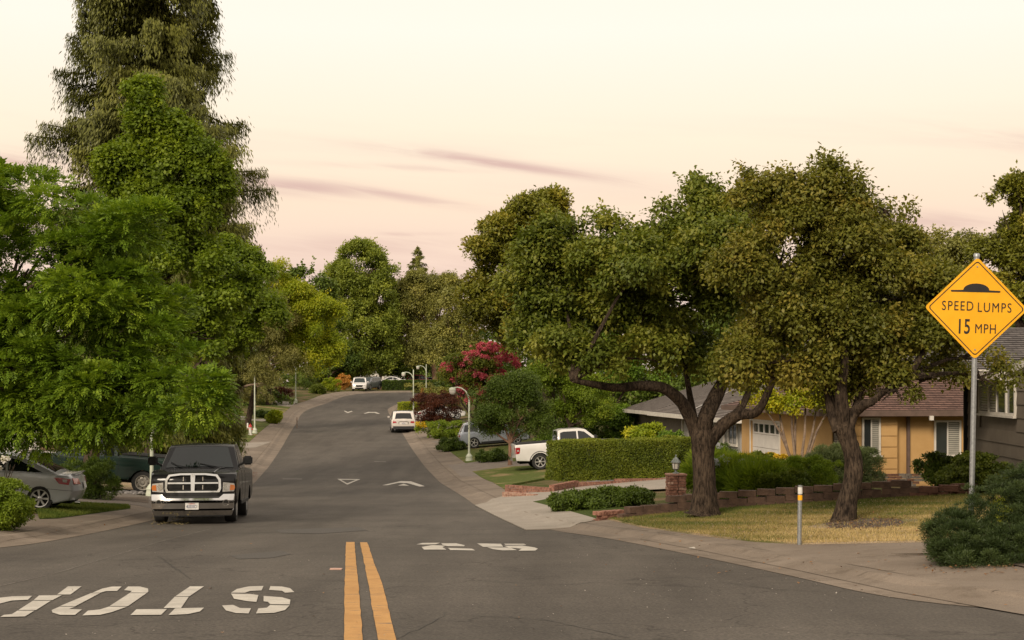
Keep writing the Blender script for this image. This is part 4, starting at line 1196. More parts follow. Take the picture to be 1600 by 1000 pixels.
hedge('clipped_hedge', 'long clipped green hedge above the low red brick wall', (1.55, 54.4), (6.2, 56.2), 1.5, 1.3, LF_HEDGE, 70000, 0.06, 0.04, lift=.3)
hedge('clipped_hedge', 'lower clipped hedge block continuing right beyond the long hedge', (6.35, 57.5), (8.1, 58.6), 1.25, 1.3, LF_HEDGE, 20000, 0.06, 0.04, lift=.3)
shrub('spreading_shrub', 'sprawling dark green shrub on the lawn wedge beside the bright driveway', 905, 0, 37.2, 92, 25, LF_BOX, n=22000, n_cl=120, cr=0.18, Ln=0.07, Wd=0.04, tintc=0.9, depth=1.6)
shrub('spreading_shrub', 'sprawling green shrub left of the brick pillar by the driveway', 972, 0, 37.4, 100, 23, LF_BOX, n=24000, n_cl=130, cr=0.18, Ln=0.07, Wd=0.04, tintc=0.9, depth=1.6)
for lab, px, Y, wp, hp, mt, n, tc in (
    ('tuft of long grassy leaves with lilac blooms right of the brick pillar', 1108, 39.5, 46, 56, LF_LIME, 9000, 0.3),
    ('grassy clump with pale lilac blooms right of the large forked tree', 1142, 37, 70, 42, LF_LIME, 10000, 0.25),
    ('low grassy clump beneath the golden-topped clipped shrub', 1180, 36.5, 60, 34, LF_LIME, 8000, 0.35)):
    t = shrub('lily_clump', lab, px, 0, Y, wp, hp, mt, n=n, n_cl=40, cr=0.22, Ln=0.32, Wd=0.02, style='needle', tintc=tc, cat='plant', lift=0.15)
    H = hp / F * Y; W = wp / F * Y
    make_crown('blooms', [(random.uniform(-.5, .5) * W, random.uniform(-.3, .3), H * random.uniform(.9, 1.25), .07, .07, .06) for _ in range(9)], LF_LILAC, t, n_leaf=700, n_cl=40, cr=.05, Ln=.05, Wd=.02, style='needle', kind='stuff')
t = shrub('clipped_shrub', 'clipped shrub with golden-yellow top below the garage door', 1190, 0, 42, 64, 46, LF_HEDGE, n=15000, n_cl=80, cr=0.16, Ln=0.05, Wd=0.035, lift=0.1)
make_crown('golden_top', [(-.4, 0, .72, .42, .4, .1), (.25, 0, .74, .45, .4, .1)], LF_GOLD, t, n_leaf=5200, n_cl=60, cr=.1, Ln=.05, Wd=.04)
shrub('clipped_shrub', 'low clipped shrub edged in pale yellow in front of the golden-topped one', 1200, 0, 38, 62, 36, LF_LIME, n=15000, n_cl=80, cr=0.14, Ln=0.045, Wd=0.03, tintc=0.6, lift=0.1)
shrub('juniper_mound', 'bright green low mound of juniper left of the rough curved trunk', 1262, 0, 37.5, 96, 44, LF_LIME, n=26000, n_cl=120, cr=0.17, Ln=0.06, Wd=0.016, style='needle', tintc=0.12, lift=0.1)
shrub('juniper_mound', 'darker green low mound of juniper above the retaining wall', 1222, 0, 36.2, 90, 32, LF_HEDGE, n=22000, n_cl=110, cr=0.15, Ln=0.06, Wd=0.016, style='needle', tintc=0.4, lift=0.1)
shrub('rosemary_bush', 'grey-green rosemary bush beside the stone wall panel of the orange house', 1297, 0, 39, 66, 60, LF_SAGE, n=26000, n_cl=110, cr=0.2, Ln=0.08, Wd=0.014, style='needle', lift=0.1)
shrub('rosemary_bush', 'dark rosemary bush right of the rough trunk under the window', 1348, 0, 39.5, 42, 56, LF_SAGE, n=19000, n_cl=90, cr=0.2, Ln=0.08, Wd=0.014, style='needle', tintc=0.2, lift=0.1)
shrub('leafy_bush', 'open leafy bush under the right window of the orange house', 1468, 0, 37.5, 52, 46, LF_DK, n=8500, n_cl=70, cr=0.15, Ln=0.09, Wd=0.045, tintc=0.6, lift=0.1)
shrub('leafy_bush', 'rounded dark bush with rusty tips against the grey siding', 1525, 0, 31.5, 86, 58, LF_R1, n=20000, n_cl=110, cr=0.16, Ln=0.06, Wd=0.04, tintc=0.3, lift=0.1)
shrub('leafy_bush', 'yellow-green bush peeking over the juniper at the right edge', 1592, 0, 20.0, 44, 86, LF_YEL, n=5000, n_cl=40, cr=0.12, Ln=0.06, Wd=0.03, tintc=0.6)
# big juniper, right foreground
b = onground(1560, 17.9)
t = empty('juniper_bush', b, label='large dark needle-leaved juniper bush spilling onto the pavement at right', cat='shrub')
make_crown('foliage', lobes_px([(1575, 810, 70, 58), (1500, 842, 48, 38, -.2), (1490, 835, 34, 30, 0), (1610, 780, 55, 50, .2), (1530, 850, 60, 32, -.4), (1590, 860, 70, 34, -.6), (1640, 840, 60, 60, -.3), (1484, 855, 26, 22, -.3), (1500, 862, 40, 20, -.5), (1550, 872, 60, 20, -.8), (1620, 885, 60, 24, -.9), (1490, 868, 30, 14, -.4), (1530, 872, 50, 14, -.5)], 17.9, b), LF_JUN, t, n_leaf=150000, n_cl=850, cr=0.105, Ln=0.045, Wd=0.007, style='needle', inner=0.25, shell=0.2, tintc=0.5, bottom=-1)
bm = bmesh.new()
for i in range(14):
    a = random.uniform(0, 6.28)
    tube(bm, [(0.1 * math.cos(a), .1 * math.sin(a), 0), (.4 * math.cos(a), .3 * math.sin(a), .25), (.75 * math.cos(a), .45 * math.sin(a), .5)], [.03, .02, .006], 5)
for i in range(5):
    tube(bm, [(-.4, -.1, .05), (-.75 - random.random() * .2, -.15 + i * .03, .07), (-1.15 - random.random() * .35, -.2 + i * .08, .05)], [.004, .003, .001], 4)
from_bm('stems', bm, BARK_D, t)
shrub('leafy_bush', 'mass of mid-green bushes behind the white pickup and the long hedge', 925, 0, 86, 190, 66, LF_MAPLE, n=26000, n_cl=190, cr=0.5, Ln=0.16, Wd=0.09, depth=2.5)
shrub('leafy_bush', 'bronze-green leafy bush against the grey house behind the hedge end', 1010, 0, 64, 62, 70, LF_YEL, n=9000, n_cl=80, cr=0.35, Ln=0.14, Wd=0.08, tintc=0.4)
shrub('leafy_bush', 'dark green bush beside the white downspout of the grey house', 1050, 0, 62.5, 46, 62, LF_MAPLE, n=9000, n_cl=80, cr=0.3, Ln=0.12, Wd=0.07, tintc=0.5)
shrub('dome_shrub', 'dark clipped ball shrub against the grey siding right of the forked trunk', 1122, 0, 52, 36, 44, LF_BOX, n=12000, n_cl=80, cr=0.2, Ln=0.06, Wd=0.035, tintc=.6, lift=.2)
# gardens further down, right of the road
shrub('maroon_bush', 'dark maroon-leaved bush beside the parked silver SUV', 684, 0, 118, 66, 42, LF_RED, n=20000, n_cl=110, cr=0.4, Ln=0.16, Wd=0.05, tintc=0.35, lift=0.5)
t = shrub('flower_bed', 'green bed dotted with white and yellow flowers under the maroon bush', 692, 0, 103, 76, 24, LF_LIME, n=11000, n_cl=90, cr=0.3, Ln=0.14, Wd=0.07, tintc=0.3, cat='flower bed')
make_crown('blooms', [(random.uniform(-1.5, 1.6), -.5, random.uniform(.5, 1.1), .12, .12, .08) for _ in range(10)], LF_WHITE, t, n_leaf=260, n_cl=24, cr=.1, Ln=.1, Wd=.1, kind='stuff')
make_crown('yellow_blooms', [(-1.5, -.5, .7, .3, .2, .35)], LF_GOLD, t, n_leaf=300, n_cl=10, cr=.2, Ln=.12, Wd=.1, kind='stuff')
shrub('clipped_shrub', 'dark low shrub on the small lawn left of the silver hatchback', 704, 0, 90, 34, 20, LF_BOX, n=6000, n_cl=50, cr=0.25, Ln=0.1, Wd=0.06, tintc=0.6)
shrub('clipped_shrub', 'dark low shrub on the lawn beside the slim brown trunk', 770, 0, 79, 44, 17, LF_BOX, n=7000, n_cl=50, cr=0.22, Ln=0.1, Wd=0.06, tintc=0.6)
hedge('clipped_hedge', 'yellow-green box hedge behind the second lamp on the right', (-10.9, 139), (-7.4, 141.5), 1.15, 1.2, LF_YEL, 8000, 0.1, 0.08)
hedge('clipped_hedge', 'dark green hedge across the far side of the bend', (-17.0, 186.5), (-8.2, 187.5), 1.2, 1.3, LF_BOX, 12000, 0.14, 0.1)
hedge('clipped_hedge', 'tall dark hedge beside the twin reddish trunks', (-30.0, 192), (-21.5, 194), 2.4, 1.5, LF_HEDGE, 12000, 0.16, 0.12)
shrub('orange_shrub', 'orange-flowered shrub at the foot of the rightmost far lamp', 668, 0, 150, 22, 22, LF_RUST, n=3000, n_cl=30, cr=0.4, Ln=0.16, Wd=0.1, tintc=0.7)
shrub('leafy_bush', 'mixed olive bush below the rightmost far lamp', 690, 0, 140, 44, 34, LF_OAK, n=6000, n_cl=50, cr=0.5, Ln=0.18, Wd=0.1)
shrub('leafy_bush', 'green flowering bush in front of the far red car', 655, 0, 175, 40, 14, LF_OAK, n=4000, n_cl=40, cr=0.4, Ln=0.18, Wd=0.12)
# gardens further down, left of the road
for lab, px, Y, wp, hp, mt, tc in (
    ('upright golden column shrub by the left lawn', 429, 122, 12, 20, LF_YEL, 0.4),
    ('dark low ground shrub on the second left lawn', 415, 130, 36, 8, LF_BOX, 0.6),
    ('brown heathery shrub behind the second left lamp', 438, 158, 34, 14, LF_RED, 0.6),
    ('squared green shrub at the left bend', 495, 167, 20, 13, LF_HEDGE, 0.4),
    ('yellow and orange flowering shrub at the left bend', 517, 173, 24, 18, LF_YEL, 0.3),
    ('rusty flowering shrub before the white parked SUV', 538, 180, 20, 22, LF_RUST, 0.6),
    ('pale dried shrub between the white SUV and the far hedge', 585, 190, 14, 12, LF_RUST, 0.9),
    ('green bank of shrubs beneath the golden tree', 470, 172, 60, 26, LF_DK, 0.6),
    ('dark mass of shrubs behind the second left lawn', 398, 150, 60, 34, LF_DK, 0.4),
    ('low shrub at the trunk of the olive tree', 352, 104, 34, 20, LF_MAPLE, 0.4),
    ('dark shrub mass under the giant conifer', 320, 80, 110, 46, LF_DK, 0.5)):
    shrub('garden_shrub', lab, px, 0, Y, wp, hp, mt, n=5500, n_cl=50, cr=0.35, Ln=0.15, Wd=0.09, tintc=tc)
# lawn blades
def grass(name, poly, n, hgt, mat, wdt=0.012, tint=0.5, grad=0, bare=None):
    xs = [p[0] for p in poly]; ys = [p[1] for p in poly]
    P = []
    X = RNG.uniform(min(xs), max(xs), n * 3); Yv = RNG.uniform(min(ys), max(ys), n * 3)
    ins = np.zeros(len(X), bool)
    j = len(poly) - 1
    for i in range(len(poly)):
        xi, yi = poly[i]; xj, yj = poly[j]
        c = ((yi > Yv) != (yj > Yv)) & (X < (xj - xi) * (Yv - yi) / (yj - yi + 1e-9) + xi)
        ins ^= c
        j = i
    if bare:
        qd = ((X - bare[0]) / bare[2]) ** 2 + ((Yv - bare[1]) / bare[3]) ** 2 + .35 * np.sin(X * 4.3) * np.sin(Yv * 3.1)
        ins &= (qd > 1) | (RNG.random(len(X)) < .10)
    X = X[ins][:n]; Yv = Yv[ins][:n]; m_ = len(X)
    gy_ = (Yv - Yv.min()) / (Yv.max() - Yv.min() + 1e-6)
    patchn = np.sin(X * 1.7 + np.sin(Yv * 1.1) * 2) * np.sin(Yv * 0.9 + X * .4) + 0.4 * np.sin(X * 5.1 + Yv * 3.3)
    Pz = G(X, Yv) + 0.02
    A = unit(sph(m_) * 0.55 + np.array([0, 0, 1]))
    s = RNG.uniform(.5, 1.3, m_)
    V = leaf_quads(np.stack([X, Yv, Pz], 1), A, sph(m_), hgt * s, np.full(m_, wdt), 0)
    link(name, np_mesh(name, V, np.arange(4 * m_).reshape(m_, 4), np.clip(tint - grad * (gy_ - .45) + patchn * .25 + RNG.normal(0, .16, m_), 0, 1)), mat, kind='stuff')
LF_STRAW = leafmat('straw_grass', (0.070, 0.095, 0.03), (0.20, 0.17, 0.09), (0.40, 0.315, 0.245), 0.15, 0.8, gain=1.15)
LF_GRASS = leafmat('green_grass', (0.04, 0.07, 0.014), (0.07, 0.10, 0.02), (0.13, 0.15, 0.045), 0.2, 0.7, gain=1.2)
grass('grass', LAWN_R, 100000, 0.05, LF_STRAW, 0.012, 0.6, 1.25, bare=(*unp(1345, 821), .85, 1.1))
grass('grass', LAWN_L1, 16000, 0.07, LF_GRASS, 0.013)

# ------------------------------------------------------------------ street furniture
GALV = M('galvanised_steel', (0.30, 0.31, 0.32), (0.42, 0.43, 0.43), 30, 0.45, metal=0.7)
CREAM = M('cream_pole_paint', (0.42, 0.46, 0.36), (0.56, 0.58, 0.47), 5, 0.55)
GLOBE = M('frosted_globe', (0.62, 0.58, 0.52), (0.72, 0.68, 0.62), 5, 0.3)
BLACK = M('black_rubber', (0.012, 0.012, 0.013), (0.022, 0.022, 0.022), 20, 0.7)
TYRE = M('tyre_rubber', (0.018, 0.018, 0.018), (0.035, 0.033, 0.031), 25, 0.85, 0.3, 60)

def lamp(label, px, Y, side, H=4.2, arm=True, top=True):
    b = onground(px, Y)
    t = empty('street_lamp', b, label=label, cat='street lamp', group='cream street lamps along both kerbs')
    bm = bmesh.new()
    lathe(bm, [(0.2, -.05), (0.2, .12), (.17, .2), (.19, .26), (.13, .36), (.08, .42)], 16)
    from_bm('base', bm, CREAM, t, 40)
    bm = bmesh.new()
    hh = H if top else H * .80
    lathe(bm, [(0.065, .36), (0.055, hh * .6), (.045, hh), (.02, hh + .03)], 12)
    from_bm('pole', bm, CREAM, t, 40)
    if arm:
        bm = bmesh.new()
        z0 = H * (.80 if not top else .78)
        pts = [(side * (-.0), 0, z0), (side * -.06, 0, z0 + .25), (side * -.2, 0, z0 + .5), (side * -.42, 0, z0 + .66), (side * -.68, 0, z0 + .72), (side * -.9, 0, z0 + .68)]
        tube(bm, pts, [.045, .045, .04, .04, .035, .035], 8)
        from_bm('arm', bm, CREAM, t, 60)
        bm = bmesh.new()
        x = side * -.95; z = z0 + .62
        lathe(bm, [(.05, z + .1), (.16, z + .06), (.2, z - .02), (.2, z - .06)], 16, off=(x, 0, 0))
        hd = from_bm('lamp_head', bm, CREAM, t, 50)
        bm = bmesh.new()
        lathe(bm, [(.19, z - .06), (.18, z - .18), (.13, z - .28), (.05, z - .33)], 16, off=(x, 0, 0))
        from_bm('lamp_globe', bm, GLOBE, hd, 50)
    return t
lamp('cream street lamp partly hidden by the black pickup, its top lost in the ash tree', 237, 48, -1, 4.2, False)
lamp('cream street lamp beside the red fire hydrant on the left lawn', 398, 107, -1, 4.4, False)
lamp('white street lamp farther up on the left before the garden bend', 462, 155, -1, 4.0, False)
lamp('green-cream street lamp with curved arm left of the slim trunk tree', 733, 81, 1, 4.35, True, False)
lamp('street lamp with curved arm rising behind the silver SUV', 646, 137, 1, 4.3)
lamp('street lamp behind the orange flowers, second of the far right pair', 666, 163, 1, 3.85)
lamp('farthest street lamp, its arm pointing right over the clipped dark hedge', 597 + 14, 236, -1, 3.9)

# fire hydrant
b = onground(391, 105)
t = empty('fire_hydrant', b, label='red-topped white fire hydrant beside the lamp on the left lawn', cat='fire hydrant')
RED = M('red_paint', (0.35, 0.02, 0.015), (0.45, 0.035, 0.02), 10, 0.45)
WHT = M('white_paint', (0.62, 0.60, 0.56), (0.74, 0.72, 0.68), 8, 0.5)
bm = bmesh.new(); lathe(bm, [(.16, -.03), (.16, .06), (.11, .08), (.11, .5), (.14, .52), (.14, .57)], 14); from_bm('barrel', bm, WHT, t, 40)
bm = bmesh.new(); lathe(bm, [(.15, .57), (.14, .66), (.09, .75), (.03, .8), (.03, .86)], 14); from_bm('cap', bm, RED, t, 40)
for s in (-1, 1):
    bm = bmesh.new(); lathe(bm, [(.06, s * .1), (.06, s * .18), (.04, s * .2)], 10, 'x', (0, 0, .42)); from_bm('nozzle', bm, RED, t, 40)
b = onground(387, 112)
t = empty('marker_post', b, label='short white post on the left lawn behind the hydrant', cat='post')
bm = bmesh.new(); lathe(bm, [(.07, -.03), (.07, .38), (.05, .44)], 10); from_bm('shaft', bm, WHT, t, 40)

# galvanised marker post on the corner
b = onground(1249, 22)
t = empty('marker_post', b, label='slim galvanised post with yellow and white reflective bands on the corner pavement', cat='post')
bm = bmesh.new(); tube(bm, [(0, 0, -.05), (0.005, 0, .5), (0.015, 0, .93)], .034, 12); from_bm('shaft', bm, GALV, t, 50)
SIGNY = M('amber_sheeting', (0.86, 0.40, 0.006), (0.92, 0.45, 0.01), 4, 0.4)
bm = bmesh.new(); lathe(bm, [(.0362, .70), (.0362, .78)], 12, off=(.011, 0, 0)); from_bm('yellow_band', bm, SIGNY, t, 50)
bm = bmesh.new(); lathe(bm, [(.0362, .80), (.0362, .90)], 12, off=(.012, 0, 0)); from_bm('white_band', bm, WHT, t, 50)

# small distant post by the left pavement
b = onground(464, 118)
t = empty('marker_post', b, label='thin brown post at the edge of the left pavement, beyond the hydrant lamp', cat='post')
bm = bmesh.new(); tube(bm, [(0, 0, -.05), (0, 0, .9)], .04, 8); from_bm('shaft', bm, BARK_L, t, 50)

def text_mesh(name, s, size, mat, parent, loc, rot, sx=1.0, ext=0.0015, bold=0.0, space=1.0):
    cu = bpy.data.curves.new(name, 'FONT')
    cu.body = s; cu.size = size; cu.align_x = 'CENTER'; cu.align_y = 'CENTER'
    cu.extrude = ext; cu.offset = bold; cu.space_character = space; cu.resolution_u = 4
    o = bpy.data.objects.new(name, cu)
    C.objects.link(o)
    bpy.context.view_layer.update()
    me = bpy.data.meshes.new_from_object(o.evaluated_get(bpy.context.evaluated_depsgraph_get()))
    bpy.data.objects.remove(o)
    bpy.data.curves.remove(cu)
    me.materials.clear(); me.materials.append(mat)
    ob = bpy.data.objects.new(name, me)
    C.objects.link(ob)
    ob.parent = parent
    ob.location = loc; ob.rotation_euler = rot; ob.scale = (sx, 1, 1)
    return ob

# speed lumps sign
Ys = 18.2
gb = onground(1516, Ys)
t = empty('speed_lumps_sign', gb, label='yellow diamond warning sign reading SPEED LUMPS 15 MPH on a steel pole', cat='road sign')
topz = at(0, 402, Ys).z - gb.z
bx = (1516 - 800) / F * Ys; tx = (1526 - 800) / F * Ys - bx
bm = bmesh.new()
tube(bm, [(0, 0, -.1), (tx * .5, 0, topz * .5), (tx, 0, topz + .02)], .034, 16)
from_bm('pole', bm, GALV, t, 50)
bm = bmesh.new(); lathe(bm, [(.04, topz), (.042, topz + .03), (.03, topz + .05), (.0, topz + .055)], 14, off=(tx, 0, 0)); from_bm('pole_cap', bm, GALV, t, 50)
cz = at(0, 482, Ys).z - gb.z
cx_ = (1523.5 - 800) / F * Ys - bx
pl_c = Vector((cx_, -.045, cz))
def rounded_diamond(h, r, seg=6, inset=0):
    pts = []
    h2 = h
    for k in range(4):
        a = math.pi / 2 * k
        cx0 = (h2 - r * math.sqrt(2)) * math.cos(a); cy0 = (h2 - r * math.sqrt(2)) * math.sin(a)
        for q in range(seg + 1):
            th = a - math.pi / 4 + math.pi / 2 * q / seg
            pts.append((cx0 + r * math.cos(th), cy0 + r * math.sin(th)))
    return pts
def plate(name, poly, y0, y1, mat, parent, inner=None):
    bm = bmesh.new()
    a = [bm.verts.new((x, y0, z)) for x, z in poly]; b_ = [bm.verts.new((x, y1, z)) for x, z in poly]
    n_ = len(poly)
    if inner:
        ai = [bm.verts.new((x, y0, z)) for x, z in inner]; bi = [bm.verts.new((x, y1, z)) for x, z in inner]
        for i in range(n_):
            j = (i + 1) % n_
            bm.faces.new((a[i], a[j], ai[j], ai[i])); bm.faces.new((b_[j], b_[i], bi[i], bi[j]))
            bm.faces.new((a[j], a[i], b_[i], b_[j])); bm.faces.new((ai[i], ai[j], bi[j], bi[i]))
    else:
        bm.faces.new(a); bm.faces.new(b_[::-1])
        for i in range(n_):
            j = (i + 1) % n_
            bm.faces.new((a[j], a[i], b_[i], b_[j]))
    bmesh.ops.recalc_face_normals(bm, faces=bm.faces[:])
    return from_bm(name, bm, mat, parent)
hd = 0.652
SB = M('sign_black', (0.012, 0.010, 0.009), (0.02, 0.018, 0.015), 10, 0.5)
roll = R(1.6)
def setpl(o):
    o.location = pl_c; o.rotation_euler = (0, roll, R(-2))
    return o
sp = setpl(plate('sign_plate', rounded_diamond(hd, .045), 0, .004, SIGNY, t))
plate('sign_border', rounded_diamond(hd - .042, .04), -.003, -.0005, SB, sp, rounded_diamond(hd - .058, .035))
hump = [(-.312, .205), (-.318, .226), (-.20, .230)]
for i in range(13):
    a = math.pi * (1 - i / 12)
    hump.append((.005 + .165 * math.cos(a) , .232 + .085 * math.sin(a)))
hump += [(.20, .232), (.31, .228), (.305, .206)]
plate('hump_symbol', [(x - .01, z - .0) for x, z in hump][::-1], -.003, -.0005, SB, sp)
rx = (R(90), 0, 0)
text_mesh('speed_lettering', 'SPEED', .172, SB, sp, (-.235, -.0025, .02), rx, .76, bold=0, space=1.2)
text_mesh('lumps_lettering', 'LUMPS', .172, SB, sp, (.23, -.0025, .008), rx, .76, bold=0, space=1.2)
text_mesh('number_lettering', '15', .265, SB, sp, (-.155, -.0025, -.245), rx, .66, bold=.0035, space=1.08)
text_mesh('mph_lettering', 'MPH', .172, SB, sp, (.125, -.0025, -.265), rx, .76, bold=0, space=1.12)
for z in (.53, -.53):
    bm = bmesh.new()
    bmesh.ops.create_cone(bm, segments=10, radius1=.012, radius2=.009, depth=.008, cap_ends=True, matrix=Matrix.Translation((0, -.003, z)) @ Matrix.Rotation(R(90), 4, 'X'))
    from_bm('bolt', bm, GALV, sp, 40)

# far stop sign seen from behind the hedge
b = onground(620.5, 228)
t = empty('octagonal_sign', b, label='distant pale red octagonal sign with a white plate below, by the far hedge', cat='road sign')
bm = bmesh.new(); tube(bm, [(0, 0, -.1), (0, 0, 2.3)], .05, 8); from_bm('post', bm, GALV, t, 50)
PALER = M('faded_red', (0.40, 0.20, 0.15), (0.48, 0.27, 0.21), 3, 0.5)
o8 = [(.42 * math.cos(R(22.5 + 45 * i)), 2.3 + .42 * math.sin(R(22.5 + 45 * i))) for i in range(8)]
plate('sign_plate', o8, -.08, -.06, PALER, t)
plate('sign_rim', [(x * 1.0, 2.3 + (z - 2.3) * 1.0) for x, z in o8], -.085, -.081, WHT, t, [(x * .9, 2.3 + (z - 2.3) * .9) for x, z in o8])
plate('white_plate', [(-.22, 1.6), (.22, 1.6), (.22, 1.85), (-.22, 1.85)], -.08, -.06, WHT, t)

# raised road markers
b = Vector((*unp(525, 890), 0)); b.z = g1(b.x, b.y)
bm = bmesh.new(); abox(bm, -.08, .08, -.05, .05, 0, .016)
PINKM = M('faded_marker', (0.45, 0.27, 0.21), (0.55, 0.35, 0.28), 9, 0.7)
o = from_bm('road_marker', bm, PINKM, None, label='small faded pink reflective marker left of the yellow lines', cat='road marker'); o.location = b
b = Vector((*unp(1090, 857), 0)); b.z = g1(b.x, b.y) + .012
bm = bmesh.new(); abox(bm, -.1, .1, -.12, .12, 0, .004)
o = from_bm('kerb_marking', bm, WPAINT, None, kind='structure'); o.location = b; o.rotation_euler = (0, 0, R(-35))

# brown retaining wall of blocks, behind the lawn
BLK = M('brown_wall_block', (0.065, 0.038, 0.026), (0.125, 0.075, 0.05), 5, 0.95, 0.7, 30, dist=0.02)
BLK2 = M('reddish_wall_block', (0.10, 0.045, 0.028), (0.17, 0.085, 0.055), 5, 0.95, 0.7, 30, dist=0.02)
BRK = M('red_brick', (0.14, 0.055, 0.035), (0.36, 0.18, 0.125), 11, 0.9, 0.5, 50, dist=0.01)
BRK2 = M('pale_brick', (0.26, 0.12, 0.08), (0.50, 0.34, 0.26), 11, 0.9, 0.5, 50, dist=0.01)
MORT = M('mortar', (0.22, 0.20, 0.18), (0.30, 0.27, 0.24), 9, 0.95)
def polyline_pts(pts, step):
    a = np.array(pts)
    return resample(a, step)
wt = empty('retaining_wall', (0, 0, 0), label='low dark brown block retaining wall running behind the dry lawn', cat='wall')
wp = pxpoly([(968, 812), (1000, 808), (1100, 798), (1250, 788), (1300, 785), (1400, 779), (1475, 776), (1560, 774)])
bl = 0.42
pp = polyline_pts(wp, bl)
_blockmesh = {}
def block_mesh(nm, lx, ly, lz, mat, bev=.012):
    key = (nm, lx, ly, lz, mat.name)
    if key not in _blockmesh:
        lst = []
        for v in range(3):
            bm = bmesh.new(); vs = abox(bm, -lx / 2, lx / 2, -ly / 2, ly / 2, 0, lz)
            for q in vs: q.co += Vector((random.uniform(-1, 1), random.uniform(-1, 1), random.uniform(-1, 1))) * bev * .5
            me = bpy.data.meshes.new(nm); bm.to_mesh(me); bm.free(); me.materials.append(mat)
            lst.append(me)
        _blockmesh[key] = lst
    return random.choice(_blockmesh[key])
def place_block(nm, me, parent, x, y, z, a):
    o = bpy.data.objects.new(nm, me); C.objects.link(o); o.parent = parent
    o.location = (x, y, z); o.rotation_euler = (0, 0, a)
    return o
for i in range(len(pp) - 1):
    (x0, y0), (x1, y1) = pp[i], pp[i + 1]
    a = math.atan2(y1 - y0, x1 - x0)
    f = i / (len(pp) - 1)
    z0 = min(g1(x0, y0), g1(x1, y1)) - .05
    rows = 3
    zt = g1(x0, y0)
    pxc = 800 + F * x0 / y0
    rows = 2 if pxc < 1022 else (3 if pxc < 1400 else 2)
    if pxc < 985: rows = 2
    for r_ in range(rows):
        off = (r_ % 2) * bl * .5
        place_block('brick', block_mesh('brick', bl - .012, .2, .135, BLK if pxc < 1400 else BLK2), wt, (x0 + x1) / 2 + math.cos(a) * off, (y0 + y1) / 2 + math.sin(a) * off, z0 + .04 + r_ * .145, a)
# end block of small bricks with soldier cap
et = empty('brick_end_wall', (0, 0, 0), label='low stepped brick end piece at the left tip of the brown retaining wall', cat='wall')
e0 = unp(931, 814); e1 = unp(970, 809)
a = math.atan2(e1[1] - e0[1], e1[0] - e0[0]); ln = math.hypot(e1[0] - e0[0], e1[1] - e0[1])
for r_ in range(2):
    k = 0; s = (r_ % 2) * .1
    while s < ln - .05:
        place_block('brick', block_mesh('brick', .2, .2, .068, BRK), et, e0[0] + math.cos(a) * (s + .1), e0[1] + math.sin(a) * (s + .1), g1(*e0) - .03 + r_ * .078, a); s += .21
s = 0
while s < ln:
    place_block('brick', block_mesh('brick', .072, .22, .08, BRK), et, e0[0] + math.cos(a) * (s + .04), e0[1] + math.sin(a) * (s + .04), g1(*e0) - .03 + .158, a); s += .082

# low red brick wall with soldier course under the hedge
bwt = empty('garden_brick_wall', (0, 0, 0), label='low red brick garden wall with upright cap bricks along the bright driveway', cat='wall')
def brick_run(p0, p1, rows, parent, mat=BRK, zbase=None, stuff=None):
    ln = math.hypot(p1[0] - p0[0], p1[1] - p0[1]); a = math.atan2(p1[1] - p0[1], p1[0] - p0[0])
    bm = stuff
    for r_ in range(rows + 1):
        cap = r_ == rows
        w_ = .082 if cap else .21
        s = 0 if cap else (-.105 if r_ % 2 else 0)
        while s < ln:
            c0 = max(0, s); c1 = min(ln, s + w_ - .018)
            if c1 - c0 > .02:
                m_ = (c0 + c1) / 2
                x, y = p0[0] + math.cos(a) * m_, p0[1] + math.sin(a) * m_
                z = (zbase if zbase is not None else min(g1(*p0), g1(*p1))) - .06 + r_ * .076
                hh = .1 if cap else .066
                j = random.uniform(-.006, .006)
                vs = abox(bm, -(c1 - c0) / 2, (c1 - c0) / 2, -.1 + j, .1 + j, 0, hh)
                for v in vs:
                    q = v.co
                    v.co = Vector((x + q.x * math.cos(a) - q.y * math.sin(a), y + q.x * math.sin(a) + q.y * math.cos(a), z + q.z))
            s += w_
bm = bmesh.new()
wpts = pxpoly([(792, 772), (862, 769), (900, 762), (960, 756), (1042, 749)])
for i in range(len(wpts) - 1):
    brick_run(wpts[i], wpts[i + 1], (4 if i == 0 else 3 if i == 1 else 2), bwt, stuff=bm)
o = from_bm('bricks', bm, BRK, bwt); o['kind'] = 'stuff'
# mortar core
bm = bmesh.new()
for i in range(len(wpts) - 1):
    p0, p1 = wpts[i], wpts[i + 1]
    a = math.atan2(p1[1] - p0[1], p1[0] - p0[0]); ln = math.hypot(p1[0] - p0[0], p1[1] - p0[1])
    z = min(g1(*p0), g1(*p1)) - .06
    vs = abox(bm, 0.01, ln - .01, -.088, .088, 0, (5, 4, 3, 3)[i] * .076 - .01)
    for v in vs:
        q = v.co.copy(); v.co = Vector((p0[0] + q.x * math.cos(a) - q.y * math.sin(a), p0[1] + q.x * math.sin(a) + q.y * math.cos(a), z + q.z))
from_bm('mortar_core', bm, MORT, bwt)
# planter-like lower brick step at the left end
lt = empty('brick_planter', (0, 0, 0), label='pale brick planter end at the left tip of the garden brick wall', cat='wall')
bm = bmesh.new()
p0, p1 = unp(788, 777), unp(838, 775)
brick_run(p0, p1, 2, lt, stuff=bm)
o = from_bm('bricks', bm, BRK2, lt); o['kind'] = 'stuff'

